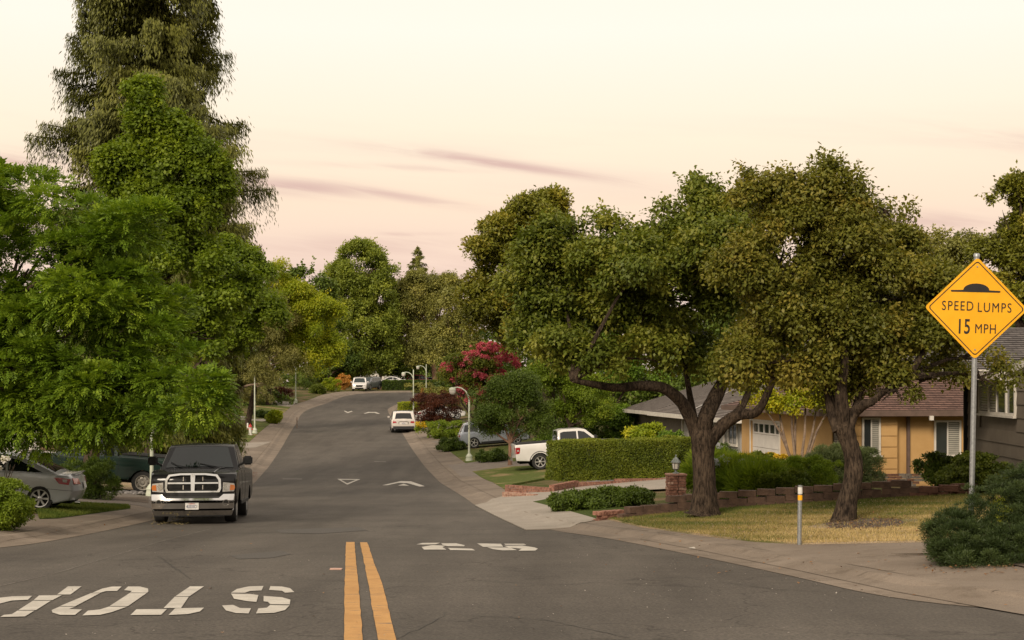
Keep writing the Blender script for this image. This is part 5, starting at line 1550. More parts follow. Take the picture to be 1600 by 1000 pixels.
# brick pillar with lantern
pc = onground(1056, 38.3)
pt = empty('brick_pillar', (pc.x, pc.y, pc.z - .02), R(8), label='square red brick pillar with pale patches beside the driveway', cat='pillar')
for r_ in range(9):
    mt = BRK if r_ not in (1, 4, 6) else BRK2
    for q in range(4):
        ax = q * math.pi / 2
        for k in (-1, 0):
            L_ = .215; off = -.105 + (.0 if r_ % 2 else .02) + (k + .5) * .225 + .105
            o = bpy.data.objects.new('brick', block_mesh('brick', .2, .1, .066, random.choice((BRK, BRK, mt)), .008)); C.objects.link(o); o.parent = pt
            x, y = off, -.175
            o.location = (x * math.cos(ax) - y * math.sin(ax), x * math.sin(ax) + y * math.cos(ax), r_ * .076)
            o.rotation_euler = (0, 0, ax)
box('mortar_core', MORT, pt, -.165, .165, -.165, .165, 0, 9 * .076 - .01)
CAPB = M('pillar_cap', (0.24, 0.12, 0.085), (0.36, 0.2, 0.15), 6, .9)
box('pillar_cap', CAPB, pt, -.25, .25, -.25, .25, 9 * .076, 9 * .076 + .05, .01)
lt = empty('garden_lantern', (pc.x, pc.y, pc.z - .02 + 9 * .076 + .05), label='grey metal lantern standing on the brick pillar', cat='lantern')
GRM = M('grey_green_metal', (0.13, 0.15, 0.14), (0.24, 0.26, 0.25), 12, .6, metal=.3)
bm = bmesh.new(); lathe(bm, [(.09, 0), (.09, .02), (.04, .04), (.03, .09), (.07, .11), (.08, .13)], 8); from_bm('foot', bm, GRM, lt, 30)
bm = bmesh.new(); lathe(bm, [(.075, .13), (.1, .3)], 6); from_bm('lantern_glass', bm, GLOBE, lt, 20)
bm = bmesh.new(); lathe(bm, [(.14, .3), (.13, .32), (.05, .42), (.02, .45), (.025, .48), (.005, .52)], 6); from_bm('lantern_roof', bm, GRM, lt, 20)
for k in range(6):
    a = k * math.pi / 3
    bm = bmesh.new(); tube(bm, [(.078 * math.cos(a), .078 * math.sin(a), .13), (.104 * math.cos(a), .104 * math.sin(a), .3)], .008, 4); from_bm('lantern_bar', bm, GRM, lt)

# stone edging and rocks at the left drive
ROCK = M('grey_rock', (0.13, 0.12, 0.115), (0.27, 0.25, 0.24), 7, .95, .8, 18, dist=.03)
def rock(px, py, s, grp, lab):
    x, y = unp(px, py)
    bm = bmesh.new()
    bmesh.ops.create_icosphere(bm, subdivisions=2, radius=s)
    for v in bm.verts:
        v.co *= random.uniform(.8, 1.15); v.co.z *= .6; v.co.x *= 1.3
    o = from_bm('rock', bm, ROCK, None, 50, label=lab, cat='rock', group=grp)
    o.location = (x, y, g1(x, y) + s * .2); o.rotation_euler = (0, 0, random.uniform(0, 6))
for i in range(26):
    rock(164 + i * 2.8 + random.uniform(-1, 1), 770.5 + random.uniform(-1.6, 2.2), random.uniform(.06, .12), 'grey rocks edging the left drive', 'grey rock in the row of stones edging the left driveway')
for i in range(10):
    rock(625 + i * 3 + 36 + random.uniform(-2, 2), 669 + random.uniform(-1, 3), random.uniform(.1, .2), 'pale rocks edging the flower bed', 'pale rock at the edge of the flower bed right of the silver SUV')
patch('planting_bed', pxpoly([(150, 776), (232, 778), (232, 787), (160, 779), (110, 777)]), SOIL, 0.022, kind='structure')
patch('planting_bed', pxpoly([(1282, 818), (1322, 808), (1400, 812), (1420, 822), (1350, 832), (1300, 828)]), SOIL, 0.034, kind='structure')
patch('planting_bed', pxpoly([(640, 672), (650, 664), (730, 657), (745, 662), (700, 668), (664, 674)]), SOIL, 0.02, kind='structure')
patch('planting_bed', pxpoly([(1457, 850), (1500, 842), (1650, 840), (1650, 900), (1590, 887), (1500, 872), (1465, 866)]), SOIL, 0.03, kind='structure')

# fallen leaves, twigs and grit
LEAFB = M('fallen_leaf', (0.16, 0.07, 0.025), (0.30, 0.16, 0.06), 20, .8)
def litter(name, pts, size, mat, lab=None):
    P = np.array(pts); m_ = len(P)
    A = unit(sph(m_) * np.array([1, 1, .15])); s = RNG.uniform(.5, 1.3, m_) * size
    V = leaf_quads(P, A, unit(np.array([0, 0, 1.0]) + sph(m_) * .25), s, s * .6, .2)
    link(name, np_mesh(name, V, np.arange(4 * m_).reshape(m_, 4)), mat, kind='stuff')
def scatter(pxr, pyr, n, z=.015):
    o_ = []
    for _ in range(n):
        x, y = unp(random.uniform(*pxr), random.uniform(*pyr)); o_.append((x, y, g1(x, y) + z))
    return o_
lp = []
for i in range(420):        # along the right gutter line
    k = random.randint(0, len(RKD) - 1); x, y = RKD[k]
    if 12 < y < 60 and x < 9: lp.append((x + random.gauss(.1, .14), y + random.gauss(0, .3), g1(x, y) + .012))
lp += scatter((1440, 1600), (868, 900), 130, .03) + scatter((1290, 1410), (811, 831), 420, .05) + scatter((1455, 1600), (858, 892), 160, .04) + scatter((960, 1460), (800, 850), 120, .07) + scatter((60, 330), (815, 845), 40) + scatter((300, 1500), (800, 995), 26, .012) + scatter((1000, 1500), (845, 900), 60, .02)
litter('fallen_leaves', lp, .05, LEAFB)
x, y = unp(878, 952)
litter('fallen_leaves', [(x, y, g1(x, y) + .03)], .06, M('orange_leaf', (.35, .12, .02), (.45, .17, .03), 9, .7))
GRIT = M('pale_grit', (0.3, 0.27, 0.23), (0.42, 0.38, 0.33), 20, .9)
litter('fallen_leaves', scatter((381, 402), (738, 750), 420, .012), .05, M('red_leaf', (.16, .05, .025), (.28, .10, .05), 9, .8))
litter('road_grit', scatter((0, 1600), (840, 995), 160, .01) + scatter((900, 1550), (850, 940), 160, .012), .022, GRIT)
STRAW = M('dry_weeds', (0.24, 0.19, 0.07), (0.34, 0.27, 0.11), 9, .9)
litter('gutter_weeds', [(a_[0], a_[1], a_[2] + .02) for a_ in scatter((238, 300), (803, 822), 260)], .06, STRAW)

# ------------------------------------------------------------------ houses
def shingle_mat(name, c1, c2):
    m, n, b = newmat(name)
    tcn = n.nodes.new('ShaderNodeUVMap')
    br = n.nodes.new('ShaderNodeTexBrick')
    br.inputs['Scale'].default_value = 1.0
    br.inputs['Mortar Size'].default_value = 0.012
    br.inputs['Mortar Smooth'].default_value = 0.3
    br.inputs['Brick Width'].default_value = 0.3
    br.inputs['Row Height'].default_value = 0.16
    br.inputs['Color1'].default_value = (*c1, 1); br.inputs['Color2'].default_value = (*c2, 1)
    br.inputs['Mortar'].default_value = (*[x * .35 for x in c1], 1)
    n.links.new(tcn.outputs[0], br.inputs['Vector'])
    f, t1 = noise_col(n, (0.7, 0.7, 0.7), (1.25, 1.25, 1.25), 5, 6, .3, .7)
    c = mixn(n, br.outputs['Color'], f, 1.0, 'MULTIPLY')
    n.links.new(c, b.inputs['Base Color'])
    b.inputs['Roughness'].default_value = .95
    bumpn(n, b, br.outputs['Fac'], -.4, .02)
    return m
SH_GREY = shingle_mat('grey_shingles', (0.14, 0.115, 0.10), (0.20, 0.17, 0.15))
SH_BRN = shingle_mat('brown_shingles', (0.12, 0.065, 0.05), (0.20, 0.11, 0.085))
SH_GRY2 = shingle_mat('slate_shingles', (0.12, 0.105, 0.10), (0.17, 0.15, 0.14))

def roof_plane(name, quad, mat, parent, course=.16):
    """sloping roof face built from overlapping courses; quad = eave-left, eave-right, top-right, top-left"""
    q = [Vector(v) for v in quad]
    up = ((q[3] + q[2]) / 2 - (q[0] + q[1]) / 2); n_ = max(1, int(up.length / course))
    nrm = (q[1] - q[0]).cross(q[3] - q[0]).normalized()
    if nrm.z < 0: nrm = -nrm
    bm = bmesh.new(); uvl = bm.loops.layers.uv.new('UVMap')
    ex = (q[1] - q[0]).normalized()
    for i in range(n_):
        f0, f1 = i / n_, (i + 1) / n_
        a = q[0].lerp(q[3], f0); b_ = q[1].lerp(q[2], f0); c_ = q[1].lerp(q[2], f1); d = q[0].lerp(q[3], f1)
        lo = nrm * .03
        vs = [bm.verts.new(v) for v in (a + lo, b_ + lo, c_ + nrm * .006, d + nrm * .006)]
        fr = bm.faces.new(vs)
        uvs = [((v.co - q[0]).dot(ex), (f0 if k < 2 else f1) * n_ * .16) for k, v in enumerate(vs)]
        for lp_, uv in zip(fr.loops, uvs): lp_[uvl].uv = uv
        v2 = [bm.verts.new(v) for v in (a - nrm * .01, b_ - nrm * .01, b_ + lo, a + lo)]
        f2 = bm.faces.new(v2)
        for lp_ in f2.loops: lp_[uvl].uv = (0.5, .005)
    # underside
    vs = [bm.verts.new(v - nrm * .03) for v in q]
    bm.faces.new(vs[::-1])
    bm.normal_update()
    for f in bm.faces:
        pass
    return from_bm(name, bm, mat, parent)
STUC_O = M('orange_stucco', (0.46, 0.275, 0.105), (0.54, 0.335, 0.14), 1.2, .9, .3, 60, dist=.006)
TRIMW = M('white_trim', (0.55, 0.51, 0.45), (0.64, 0.60, 0.54), 4, .6)
FASC_B = M('brown_fascia', (0.10, 0.065, 0.05), (0.14, 0.09, 0.07), 4, .7)
WALL_G = M('pale_grey_siding', (0.30, 0.285, 0.265), (0.36, 0.345, 0.32), 2, .8)
SIDE_T = M('taupe_siding', (0.115, 0.092, 0.068), (0.145, 0.118, 0.088), 2, .85)
GARD = M('garage_white', (0.60, 0.56, 0.52), (0.68, 0.64, 0.59), 3, .6)
def glassmat(name, c):
    m, n, b = newmat(name)
    b.inputs['Base Color'].default_value = (*c, 1); b.inputs['Roughness'].default_value = .06
    b.inputs['Specular IOR Level'].default_value = .8
    return m
WGLASS = glassmat('window_glass', (0.03, 0.035, 0.035))
BLIND = M('window_blind', (0.30, 0.29, 0.25), (0.38, 0.36, 0.31), 4, .6)
FROST = glassmat('frosted_pane', (0.25, 0.22, 0.19))
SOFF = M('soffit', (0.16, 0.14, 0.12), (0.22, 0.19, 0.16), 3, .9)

def window(parent, x0, x1, z0, z1, yf, axis='y', frame=TRIMW, blind=True, split=True):
    """window in a wall; axis y: wall faces -y at y=yf; axis x: wall faces -x at x=yf (x0,x1 then run along y)"""
    def bxw(nm, mt, a0, a1, d0, d1, zz0, zz1, par):
        if axis == 'y': return box(nm, mt, par, a0, a1, yf - d1, yf - d0, zz0, zz1)
        return box(nm, mt, par, yf - d1, yf - d0, a0, a1, zz0, zz1)
    w_ = .06
    fr = None
    bm = bmesh.new()
    for (a0, a1, c0, c1) in ((x0, x1, z1 - w_, z1), (x0, x1, z0, z0 + w_), (x0, x0 + w_, z0 + w_, z1 - w_), (x1 - w_, x1, z0 + w_, z1 - w_)):
        if axis == 'y': abox(bm, a0, a1, yf - .05, yf + .02, c0, c1)
        else: abox(bm, yf - .05, yf + .02, a0, a1, c0, c1)
    fr = from_bm('window', bm, frame, parent)
    bxw('pane', WGLASS, x0 + w_, (x0 + x1) / 2 if split else x1 - w_, .008, .014, z0 + w_, z1 - w_, fr)
    if split:
        bxw('mullion', frame, (x0 + x1) / 2 - .022, (x0 + x1) / 2 + .022, .015, .04, z0 + w_, z1 - w_, fr)
        bxw('pane', WGLASS, (x0 + x1) / 2, x1 - w_, .006, .008, z0 + w_, z1 - w_, fr)
    if blind:
        bm = bmesh.new()
        z = z0 + w_ + .02
        a0, a1 = ((x0 + x1) / 2 + .02, x1 - w_)
        while z < z1 - w_ - .02:
            if axis == 'y': abox(bm, a0, a1, yf - .02, yf - .0145, z, z + .045)
            else: abox(bm, yf - .02, yf - .0145, a0, a1, z, z + .045)
            z += .062
        o = from_bm('blind_slats', bm, BLIND, fr); o['kind'] = 'stuff'
    bxw('sill', frame, x0 - .04, x1 + .04, 0.0, .09, z0 - .05, z0 - .002, fr)
    return fr

HA = R(6.73)     # houses stand square to the street
# --- orange house
ox, oy = (1300 - 800) / F * 44.6, 44.6
ztop, zb = 0.50, -1.9
h1 = empty('orange_house', (ox, oy, 0), HA, label='orange stucco bungalow with brown shingle roof and white garage door', cat='house')
bm = bmesh.new(); abox(bm, 0, .2, 0, 5.4, zb, ztop); abox(bm, 0, .2, 8.95, 10.2, zb, ztop); abox(bm, 0, .2, 5.4, 8.95, .08, ztop); abox(bm, .21, 12, 10.0, 10.2, zb, ztop)
from_bm('street_wall', bm, STUC_O, h1)
bm = bmesh.new(); abox(bm, .2, 12, .0, .2, zb, ztop); from_bm('side_wall', bm, STUC_O, h1)
gd = empty('garage_door', (0, 0, 0)); gd.parent = h1
for i in range(4):
    pz0 = zb + .05 + i * .5; 
    if i < 3: box('door_panel', GARD, gd, .06, .1, 5.42, 8.93, zb + .04 + i * .49, zb + .04 + (i + 1) * .49 - .014)
bm = bmesh.new()
z0, z1 = zb + .04 + 3 * .49, .078
abox(bm, .06, .1, 5.42, 8.93, z0, z0 + .06); abox(bm, .06, .1, 5.42, 8.93, z1 - .1, z1)
yy = 5.42
for i in range(6):
    yc = 5.42 + i * (3.51 - .1) / 5
    abox(bm, .06, .1, yc, yc + .1, z0 + .06, z1 - .1)
from_bm('window_rail', bm, GARD, gd)
box('garage_window', WGLASS, gd, .088, .094, 5.43, 8.92, z0 + .05, z1 - .09)
bm = bmesh.new(); abox(bm, -.03, -.002, 5.30, 5.4, zb, .14); abox(bm, -.03, -.002, 8.95, 9.05, zb, .14); abox(bm, -.03, -.002, 5.4, 8.95, .08, .14)
from_bm('garage_trim', bm, TRIMW, h1)
# siding bay on the side wall
bm = bmesh.new(); abox(bm, .62, 2.05, -.22, -.002, zb, ztop - .01); from_bm('bay_wall', bm, STUC_O, h1)
zc = zb + .35
while zc < ztop - .05:
    z2 = min(zc + .33, ztop - .02)
    for (a0, a1) in ((.63, .86), (1.50, 2.03)) if zc + .3 > -.85 and zc < .42 else ((.63, 2.03),):
        bm = bmesh.new()
        vs = abox(bm, a0, a1, -.238, -.222, zc, z2 - .016)
        for v in vs:
            if abs(v.co.z - zc) < 1e-6 and v.co.y < -.23: v.co.y -= .012
        from_bm('siding_board', bm, STUC_O, h1)
    zc += .345
window(h1, .88, 1.48, -.78, .40, -.24)
window(h1, 3.33, 4.22, -.84, .30, -.002)
# thin stone veneer panel
VEN = M('stone_veneer', (0.22, 0.19, 0.16), (0.42, 0.37, 0.31), 6, .9, .4, 40)
z = zb + .05
VEN2 = M('dark_stone_veneer', (0.10, 0.085, 0.07), (0.2, 0.17, 0.14), 6, .9)
box('veneer_backing', BLACK, h1, .04, .50, -.055, -.002, zb, ztop - .02)
while z < ztop - .07:
    x = .05
    while x < .48:
        L_ = random.uniform(.12, .26); x1 = min(x + L_, .49)
        o = box('stone', random.choice((VEN, VEN, VEN2)), h1, x, x1 - .008, -.085 - random.uniform(0, .02), -.056, z, z + .045)
        x += L_
    z += .06
box('downspout', FASC_B, h1, 2.42, 2.52, -.09, -.004, zb, ztop - .02, .01)
BR_LEDGE = empty('brick_planter', (0, 0, 0), label=None); BR_LEDGE.parent = h1
for r_ in range(5):
    for k in range(9):
        x = .95 + k * .215 + (r_ % 2) * .1 - (.35 if r_ < 2 else 0)
        o = bpy.data.objects.new('brick', block_mesh('brick', .2, .1, .066, random.choice((BLK2, VEN2)))); C.objects.link(o); o.parent = BR_LEDGE; o.location = (x, -.6 - (.15 if r_ < 3 else 0), -1.72 + r_ * .078)
# hip roof
EV = .55; zt_ = .62; rise = 2.1; run = 5.6
E = [(-EV, -EV, zt_), (12.4, -EV, zt_), (12.4, 10.8, zt_), (-EV, 10.8, zt_)]
r0 = (5.3, 5.1, zt_ + rise); r1 = (9.0, 5.1, zt_ + rise)
rf = roof_plane('roof', (E[0], E[1], r1, r0), SH_BRN, h1)
roof_plane('roof', (E[3], E[0], r0, r0), SH_BRN, h1)
roof_plane('roof', (E[2], E[3], r0, r1), SH_BRN, h1)
roof_plane('roof', (E[1], E[2], r1, r1), SH_BRN, h1)
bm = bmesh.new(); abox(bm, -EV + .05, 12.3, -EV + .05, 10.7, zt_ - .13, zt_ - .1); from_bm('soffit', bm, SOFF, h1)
bm = bmesh.new(); abox(bm, -EV - .02, 12.4, -EV - .1, -EV + .03, zt_ - .17, zt_ + .01); abox(bm, -EV - .1, -EV - .021, -EV - .1, 10.8, zt_ - .17, zt_ + .01)
from_bm('gutter_trough', bm, FASC_B, h1)
box('gutter_outlet', TRIMW, h1, 2.9, 3.02, -EV - .18, -EV - .102, zt_ - .3, zt_ - .16)

# --- white house, further along the street
wx, wy = (1157 - 800) / F * 59.5, 59.5
h2 = empty('grey_white_house', (wx, wy, 0), HA, label='pale grey bungalow with grey shingle hip roof and white fascia', cat='house')
zb2, zt2 = -2.6, -.12
bm = bmesh.new(); abox(bm, 0, .2, 0, 10.5, zb2, zt2); abox(bm, .21, 11, 0, .2, zb2, zt2); from_bm('wall', bm, WALL_G, h2)
zc = zb2 + .3
while zc < zt2 - .1:
    bm = bmesh.new(); vs = abox(bm, -.02, -.002, .02, 10.4, zc, zc + .235)
    from_bm('siding_board', bm, WALL_G, h2); zc += .25
bm = bmesh.new(); abox(bm, 1.0, 1.2, 10.5, 27, zb2, zt2); from_bm('far_wall', bm, SOFF, h2)
window(h2, .35, 1.75, -1.15, -.22, -.022, 'x', blind=False)
window(h2, 7.6, 8.9, -1.35, -.5, -.022, 'x', blind=False)
for yv in (2.3, 9.9):
    box('downspout', TRIMW, h2, -.12, -.03, yv, yv + .1, zb2, zt2 + .02, .01)
EV = .7; zz = -.02
E = [(-EV, -.6, zz), (11.5, -.6, zz), (11.5, 14.8, zz), (-EV, 14.8, zz)]
r0 = (5.2, 5.2, zz + 2.15); r1 = (5.2, 10.0, zz + 2.15)
roof_plane('roof', (E[3], E[0], r0, r1), SH_GREY, h2)
roof_plane('roof', (E[0], E[1], r0, r0), SH_GREY, h2)
roof_plane('roof', (E[2], E[3], r1, r1), SH_GREY, h2)
E2 = [(.2, 13.2, zz - .06), (.2, 27, zz - .06), (5.5, 24, zz + 1.75), (5.5, 13.2, zz + 1.75)]
roof_plane('roof', (E2[1], E2[0], E2[3], E2[2]), SH_GREY, h2)
for (x, y0, y1, z) in ((-EV - .04, -.62, 14.8, zz), (.14, 14.9, 27.1, zz - .06)):
    box('fascia', TRIMW, h2, x - .05, x, y0, y1, z - .16, z + .03)
box('fascia', TRIMW, h2, -EV - .04, 11.5, -.69, -.63, zz - .16, zz + .03)
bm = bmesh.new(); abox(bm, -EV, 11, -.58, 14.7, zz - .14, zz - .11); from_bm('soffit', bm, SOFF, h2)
# pale hip strips
for a_, b_ in (((-EV, -.6, zz + .04), (5.2, 5.2, zz + 2.2)), ((-.05, 7.6, zz + .3), (2.6, 10.4, zz + 1.2)), ((2.0, 16.0, zz + .6), (5.3, 17.0, zz + 1.75))):
    bm = bmesh.new(); tube(bm, [a_, b_], .035, 4); from_bm('ridge_strip', bm, M('ridge_grey', (.30, .28, .26), (.36, .34, .32), 5, .8), h2)

# --- taupe house at the right edge
WD = math.atan(.09)
h3 = empty('taupe_house', (11.54, 36.0, 0), -WD, label='taupe house with wide lap siding and pale eaves right behind the yellow sign', cat='house')
zb3, zt3 = -1.7, 1.62
bm = bmesh.new(); abox(bm, 0.03, .2, -14, 0, zb3, zt3 + .0); abox(bm, .21, 6, -.2, 0, zb3, zt3)
from_bm('wall', bm, SIDE_T, h3)
zc = zb3
while zc < zt3 - .02:
    spans = ((-13.9, -.02),)
    if zc + .29 > .68 and zc < 1.60: spans = ((-13.9, -4.72), (-1.30, -.02))
    for a0, a1 in spans:
        bm = bmesh.new(); vs = abox(bm, 0.0, .028, a0, a1, zc, min(zc + .292, zt3 + .3))
        for v in vs:
            if v.co.x < .01 and abs(v.co.z - zc) < 1e-5: v.co.x -= .02
        from_bm('siding_board', bm, SIDE_T, h3)
    zc += .3
box('corner_board', BLACK, h3, -.10, .12, -.02, .06, zb3, zt3 + .02)
fr = window(h3, -4.68, -1.34, .74, 1.58, -.0, 'x', blind=True, split=True)
box('mullion', TRIMW, fr, -.055, -.012, -2.35, -2.28, .80, 1.52)
box('mullion', TRIMW, fr, -.055, -.012, -3.95, -3.88, .80, 1.52)
# porch roof whose eave faces us
def wl(x, y, z):
    """world point -> house frame"""
    dx, dy = x - 11.54, y - 36.0
    return (dx * math.cos(WD) - dy * math.sin(WD), dx * math.sin(WD) + dy * math.cos(WD), z)
zr = 1.74
roof_plane('roof', (wl(8.9, 32.5, zr), wl(16.5, 32.3, zr), wl(16.5, 35.6, zr + 1.12), wl(8.9, 35.8, zr + 1.12)), SH_GRY2, h3)
roof_plane('roof', (wl(16.5, 38.9, zr), wl(8.9, 39.1, zr), wl(8.9, 35.8, zr + 1.12), wl(16.5, 35.6, zr + 1.12)), SH_GRY2, h3)
GUTM = M('aged_gutter', (0.24, 0.21, 0.18), (0.36, 0.32, 0.28), 6, .6)
def bar(name, p, q, h0, h1, th, mat, par):
    """upright board between two world points; h0,h1 = bottom/top offsets"""
    p = Vector(wl(*p)); q = Vector(wl(*q)); d = (q - p); n_ = Vector((d.y, -d.x, 0)).normalized() * th
    bm = bmesh.new()
    vs = [bm.verts.new(v) for v in (p + Vector((0, 0, h0)), q + Vector((0, 0, h0)), q + Vector((0, 0, h1)), p + Vector((0, 0, h1)))]
    v2 = [bm.verts.new(v.co + n_) for v in vs]
    bm.faces.new(vs); bm.faces.new(v2[::-1])
    for i in range(4): bm.faces.new((vs[(i + 1) % 4], vs[i], v2[i], v2[(i + 1) % 4]))
    bmesh.ops.recalc_face_normals(bm, faces=bm.faces[:])
    return from_bm(name, bm, mat, par)
bar('gutter_trough', (8.9, 32.44, zr), (11.05, 32.44, zr), -.19, .02, .09, GUTM, h3)
bar('gutter_lip', (8.9, 32.33, zr), (11.05, 32.33, zr), .0, .035, .02, TRIMW, h3)
bar('gutter_end', (11.06, 32.36, zr), (11.22, 32.36, zr), -.20, .03, .1, TRIMW, h3)
bar('rake_board', (11.24, 32.35, zr + .02), (10.80, 27.0, zr + .66), -.17, .06, -.05, TRIMW, h3)
bm = bmesh.new()
bm.faces.new([bm.verts.new(wl(*v)) for v in ((11.2, 32.4, zr - .12), (10.76, 27.0, zr + .5), (16, 27.0, zr + .5), (16, 32.4, zr - .12))])
bm.faces.new([bm.verts.new(wl(*v)) for v in ((8.95, 32.5, zr - .14), (16.4, 32.4, zr - .14), (16.4, 38, zr - .14), (8.95, 38, zr - .14))])
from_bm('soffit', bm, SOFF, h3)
roof_plane('near_roof', (wl(11.26, 32.4, zr + .09), wl(10.82, 27.0, zr + .73), wl(16, 27.0, zr + .73), wl(16, 32.4, zr + .09)), SH_GRY2, h3)
bm = bmesh.new()
pc_ = wl(11.17, 31.95, zr + .015)
bmesh.ops.create_cone(bm, segments=12, radius1=.045, radius2=.045, depth=.12, cap_ends=True, matrix=Matrix.Translation(pc_) @ Matrix.Rotation(R(90), 4, 'Y'))
from_bm('beam_end', bm, BLACK, h3, 40)

# --- house on the left, mostly hidden behind the ash tree
lx, ly = onground(150, 66).x, 66
h4 = empty('brown_house', (lx - 2, ly, g1(lx, ly)), R(6.7), label='brown bungalow glimpsed behind the green pickup under the ash tree', cat='house')
BRW = M('brown_stucco', (0.17, 0.10, 0.06), (0.22, 0.135, 0.085), 2, .9)
bm = bmesh.new(); abox(bm, -8, 3.5, 0, 8, -.2, 2.6); from_bm('wall', bm, BRW, h4)
gd = empty('garage_door', (0, 0, 0)); gd.parent = h4
for i in range(4): box('door_panel', GARD, gd, -3.5, -.6, -.06, -.02, .02 + i * .52, .02 + i * .52 + .505)
window(h4, 1.0, 2.4, .9, 2.0, -.002)
roof_plane('roof', ((-8.6, -.7, 2.6), (4.1, -.7, 2.6), (1, 4, 4.2), (-5, 4, 4.2)), SH_BRN, h4)
roof_plane('roof', ((4.1, -.7, 2.6), (4.1, 8.7, 2.6), (1, 4, 4.2), (1, 4, 4.2)), SH_BRN, h4)
roof_plane('roof', ((4.1, 8.7, 2.6), (-8.6, 8.7, 2.6), (-5, 4, 4.2), (1, 4, 4.2)), SH_BRN, h4)
# far house glimpsed behind the twin trunks
bf = onground(585, 235)
h5 = empty('far_house', bf, R(10), label='pale distant garage front just right of the twin reddish trunks', cat='house')
box('wall', WALL_G, h5, -5, 5, 0, 6, -.2, 2.9)
gd = empty('garage_door', (0, 0, 0)); gd.parent = h5
for i in range(4): box('door_panel', GARD, gd, -1.6, 1.6, -.08, -.03, .02 + i * .5, .02 + i * .5 + .48)
for s in (-2.1, 2.1): box('wall_lamp', GLOBE, h5, s - .15, s + .15, -.3, -.02, 2.0, 2.4, .03)
roof_plane('roof', ((-5.6, -.7, 2.9), (5.6, -.7, 2.9), (5.6, 3, 4.4), (-5.6, 3, 4.4)), SH_BRN, h5)
# ------------------------------------------------------------------ vehicles
# local axes: +y front, x lateral, z up, origin on the ground under the centre
def paint(name, c, metal=0.0, rough=.28, coat=1.0):
    m, n, b = newmat(name)
    f, _ = noise_col(n, c, tuple(min(1, x * 1.12 + .002) for x in c), 1.7, 4)
    n.links.new(f, b.inputs['Base Color'])
    b.inputs['Metallic'].default_value = metal; b.inputs['Roughness'].default_value = rough
    b.inputs['Specular IOR Level'].default_value = .5 if metal > .1 else .12
    b.inputs['Coat Weight'].default_value = coat; b.inputs['Coat Roughness'].default_value = .05
    return m
P_BLACK = paint('black_car_paint', (.005, .0045, .005), 0, .5, .6)
P_SILV = paint('silver_car_paint', (.46, .47, .49), .35, .4)
P_CHAMP = paint('champagne_car_paint', (.60, .555, .51), .2, .4)
P_WHITE = paint('white_car_paint', (.66, .64, .62), 0, .35)
P_GREEN = paint('dark_green_car_paint', (.010, .022, .018), 0, .3)
P_RED = paint('red_car_paint', (.30, .03, .03), 0, .35)
P_GREY = paint('grey_car_paint', (.16, .17, .18), .5, .35)
P_BLUE = paint('pale_blue_car_paint', (.33, .36, .42), .3, .4)
CHROME = M('chrome', (0.62, 0.61, 0.60), (0.72, 0.71, 0.70), 3, .12, metal=1.0)
SATIN = M('satin_alloy', (0.48, 0.47, 0.46), (0.60, 0.59, 0.58), 9, .35, metal=.7)
STEEL = M('worn_steel_rim', (0.30, 0.28, 0.25), (0.48, 0.44, 0.38), 9, .5, metal=.6)
def cglass(nm, c, r=.04, ct=1.0, sp=1.0):
    m, n, b = newmat(nm)
    b.inputs['Base Color'].default_value = (*c, 1); b.inputs['Roughness'].default_value = r
    b.inputs['Specular IOR Level'].default_value = sp; b.inputs['Coat Weight'].default_value = ct; b.inputs['Coat Roughness'].default_value = .02
    return m
CGLASS = cglass('tinted_car_glass', (.010, .012, .012), ct=.4, sp=.5)
CGLASS2 = cglass('windscreen_glass', (.010, .020, .019), ct=.35, sp=.5)
LENS_C = cglass('headlight_lens', (.42, .40, .37), .12)
LENS_O = cglass('amber_lens', (.55, .16, .03), .12)
LENS_R = cglass('red_lens', (.36, .012, .02), .12)
PLAST = M('black_plastic', (.016, .016, .017), (.028, .028, .029), 15, .55)
DARK = M('dark_underside', (.006, .006, .006), (.012, .011, .010), 9, .95)
PLATE = M('licence_plate', (.62, .60, .58), (.70, .68, .66), 9, .45)
PTXT = M('plate_ink', (.06, .07, .16), (.09, .10, .2), 9, .6)
PRED = M('plate_red', (.5, .06, .05), (.55, .08, .06), 9, .6)

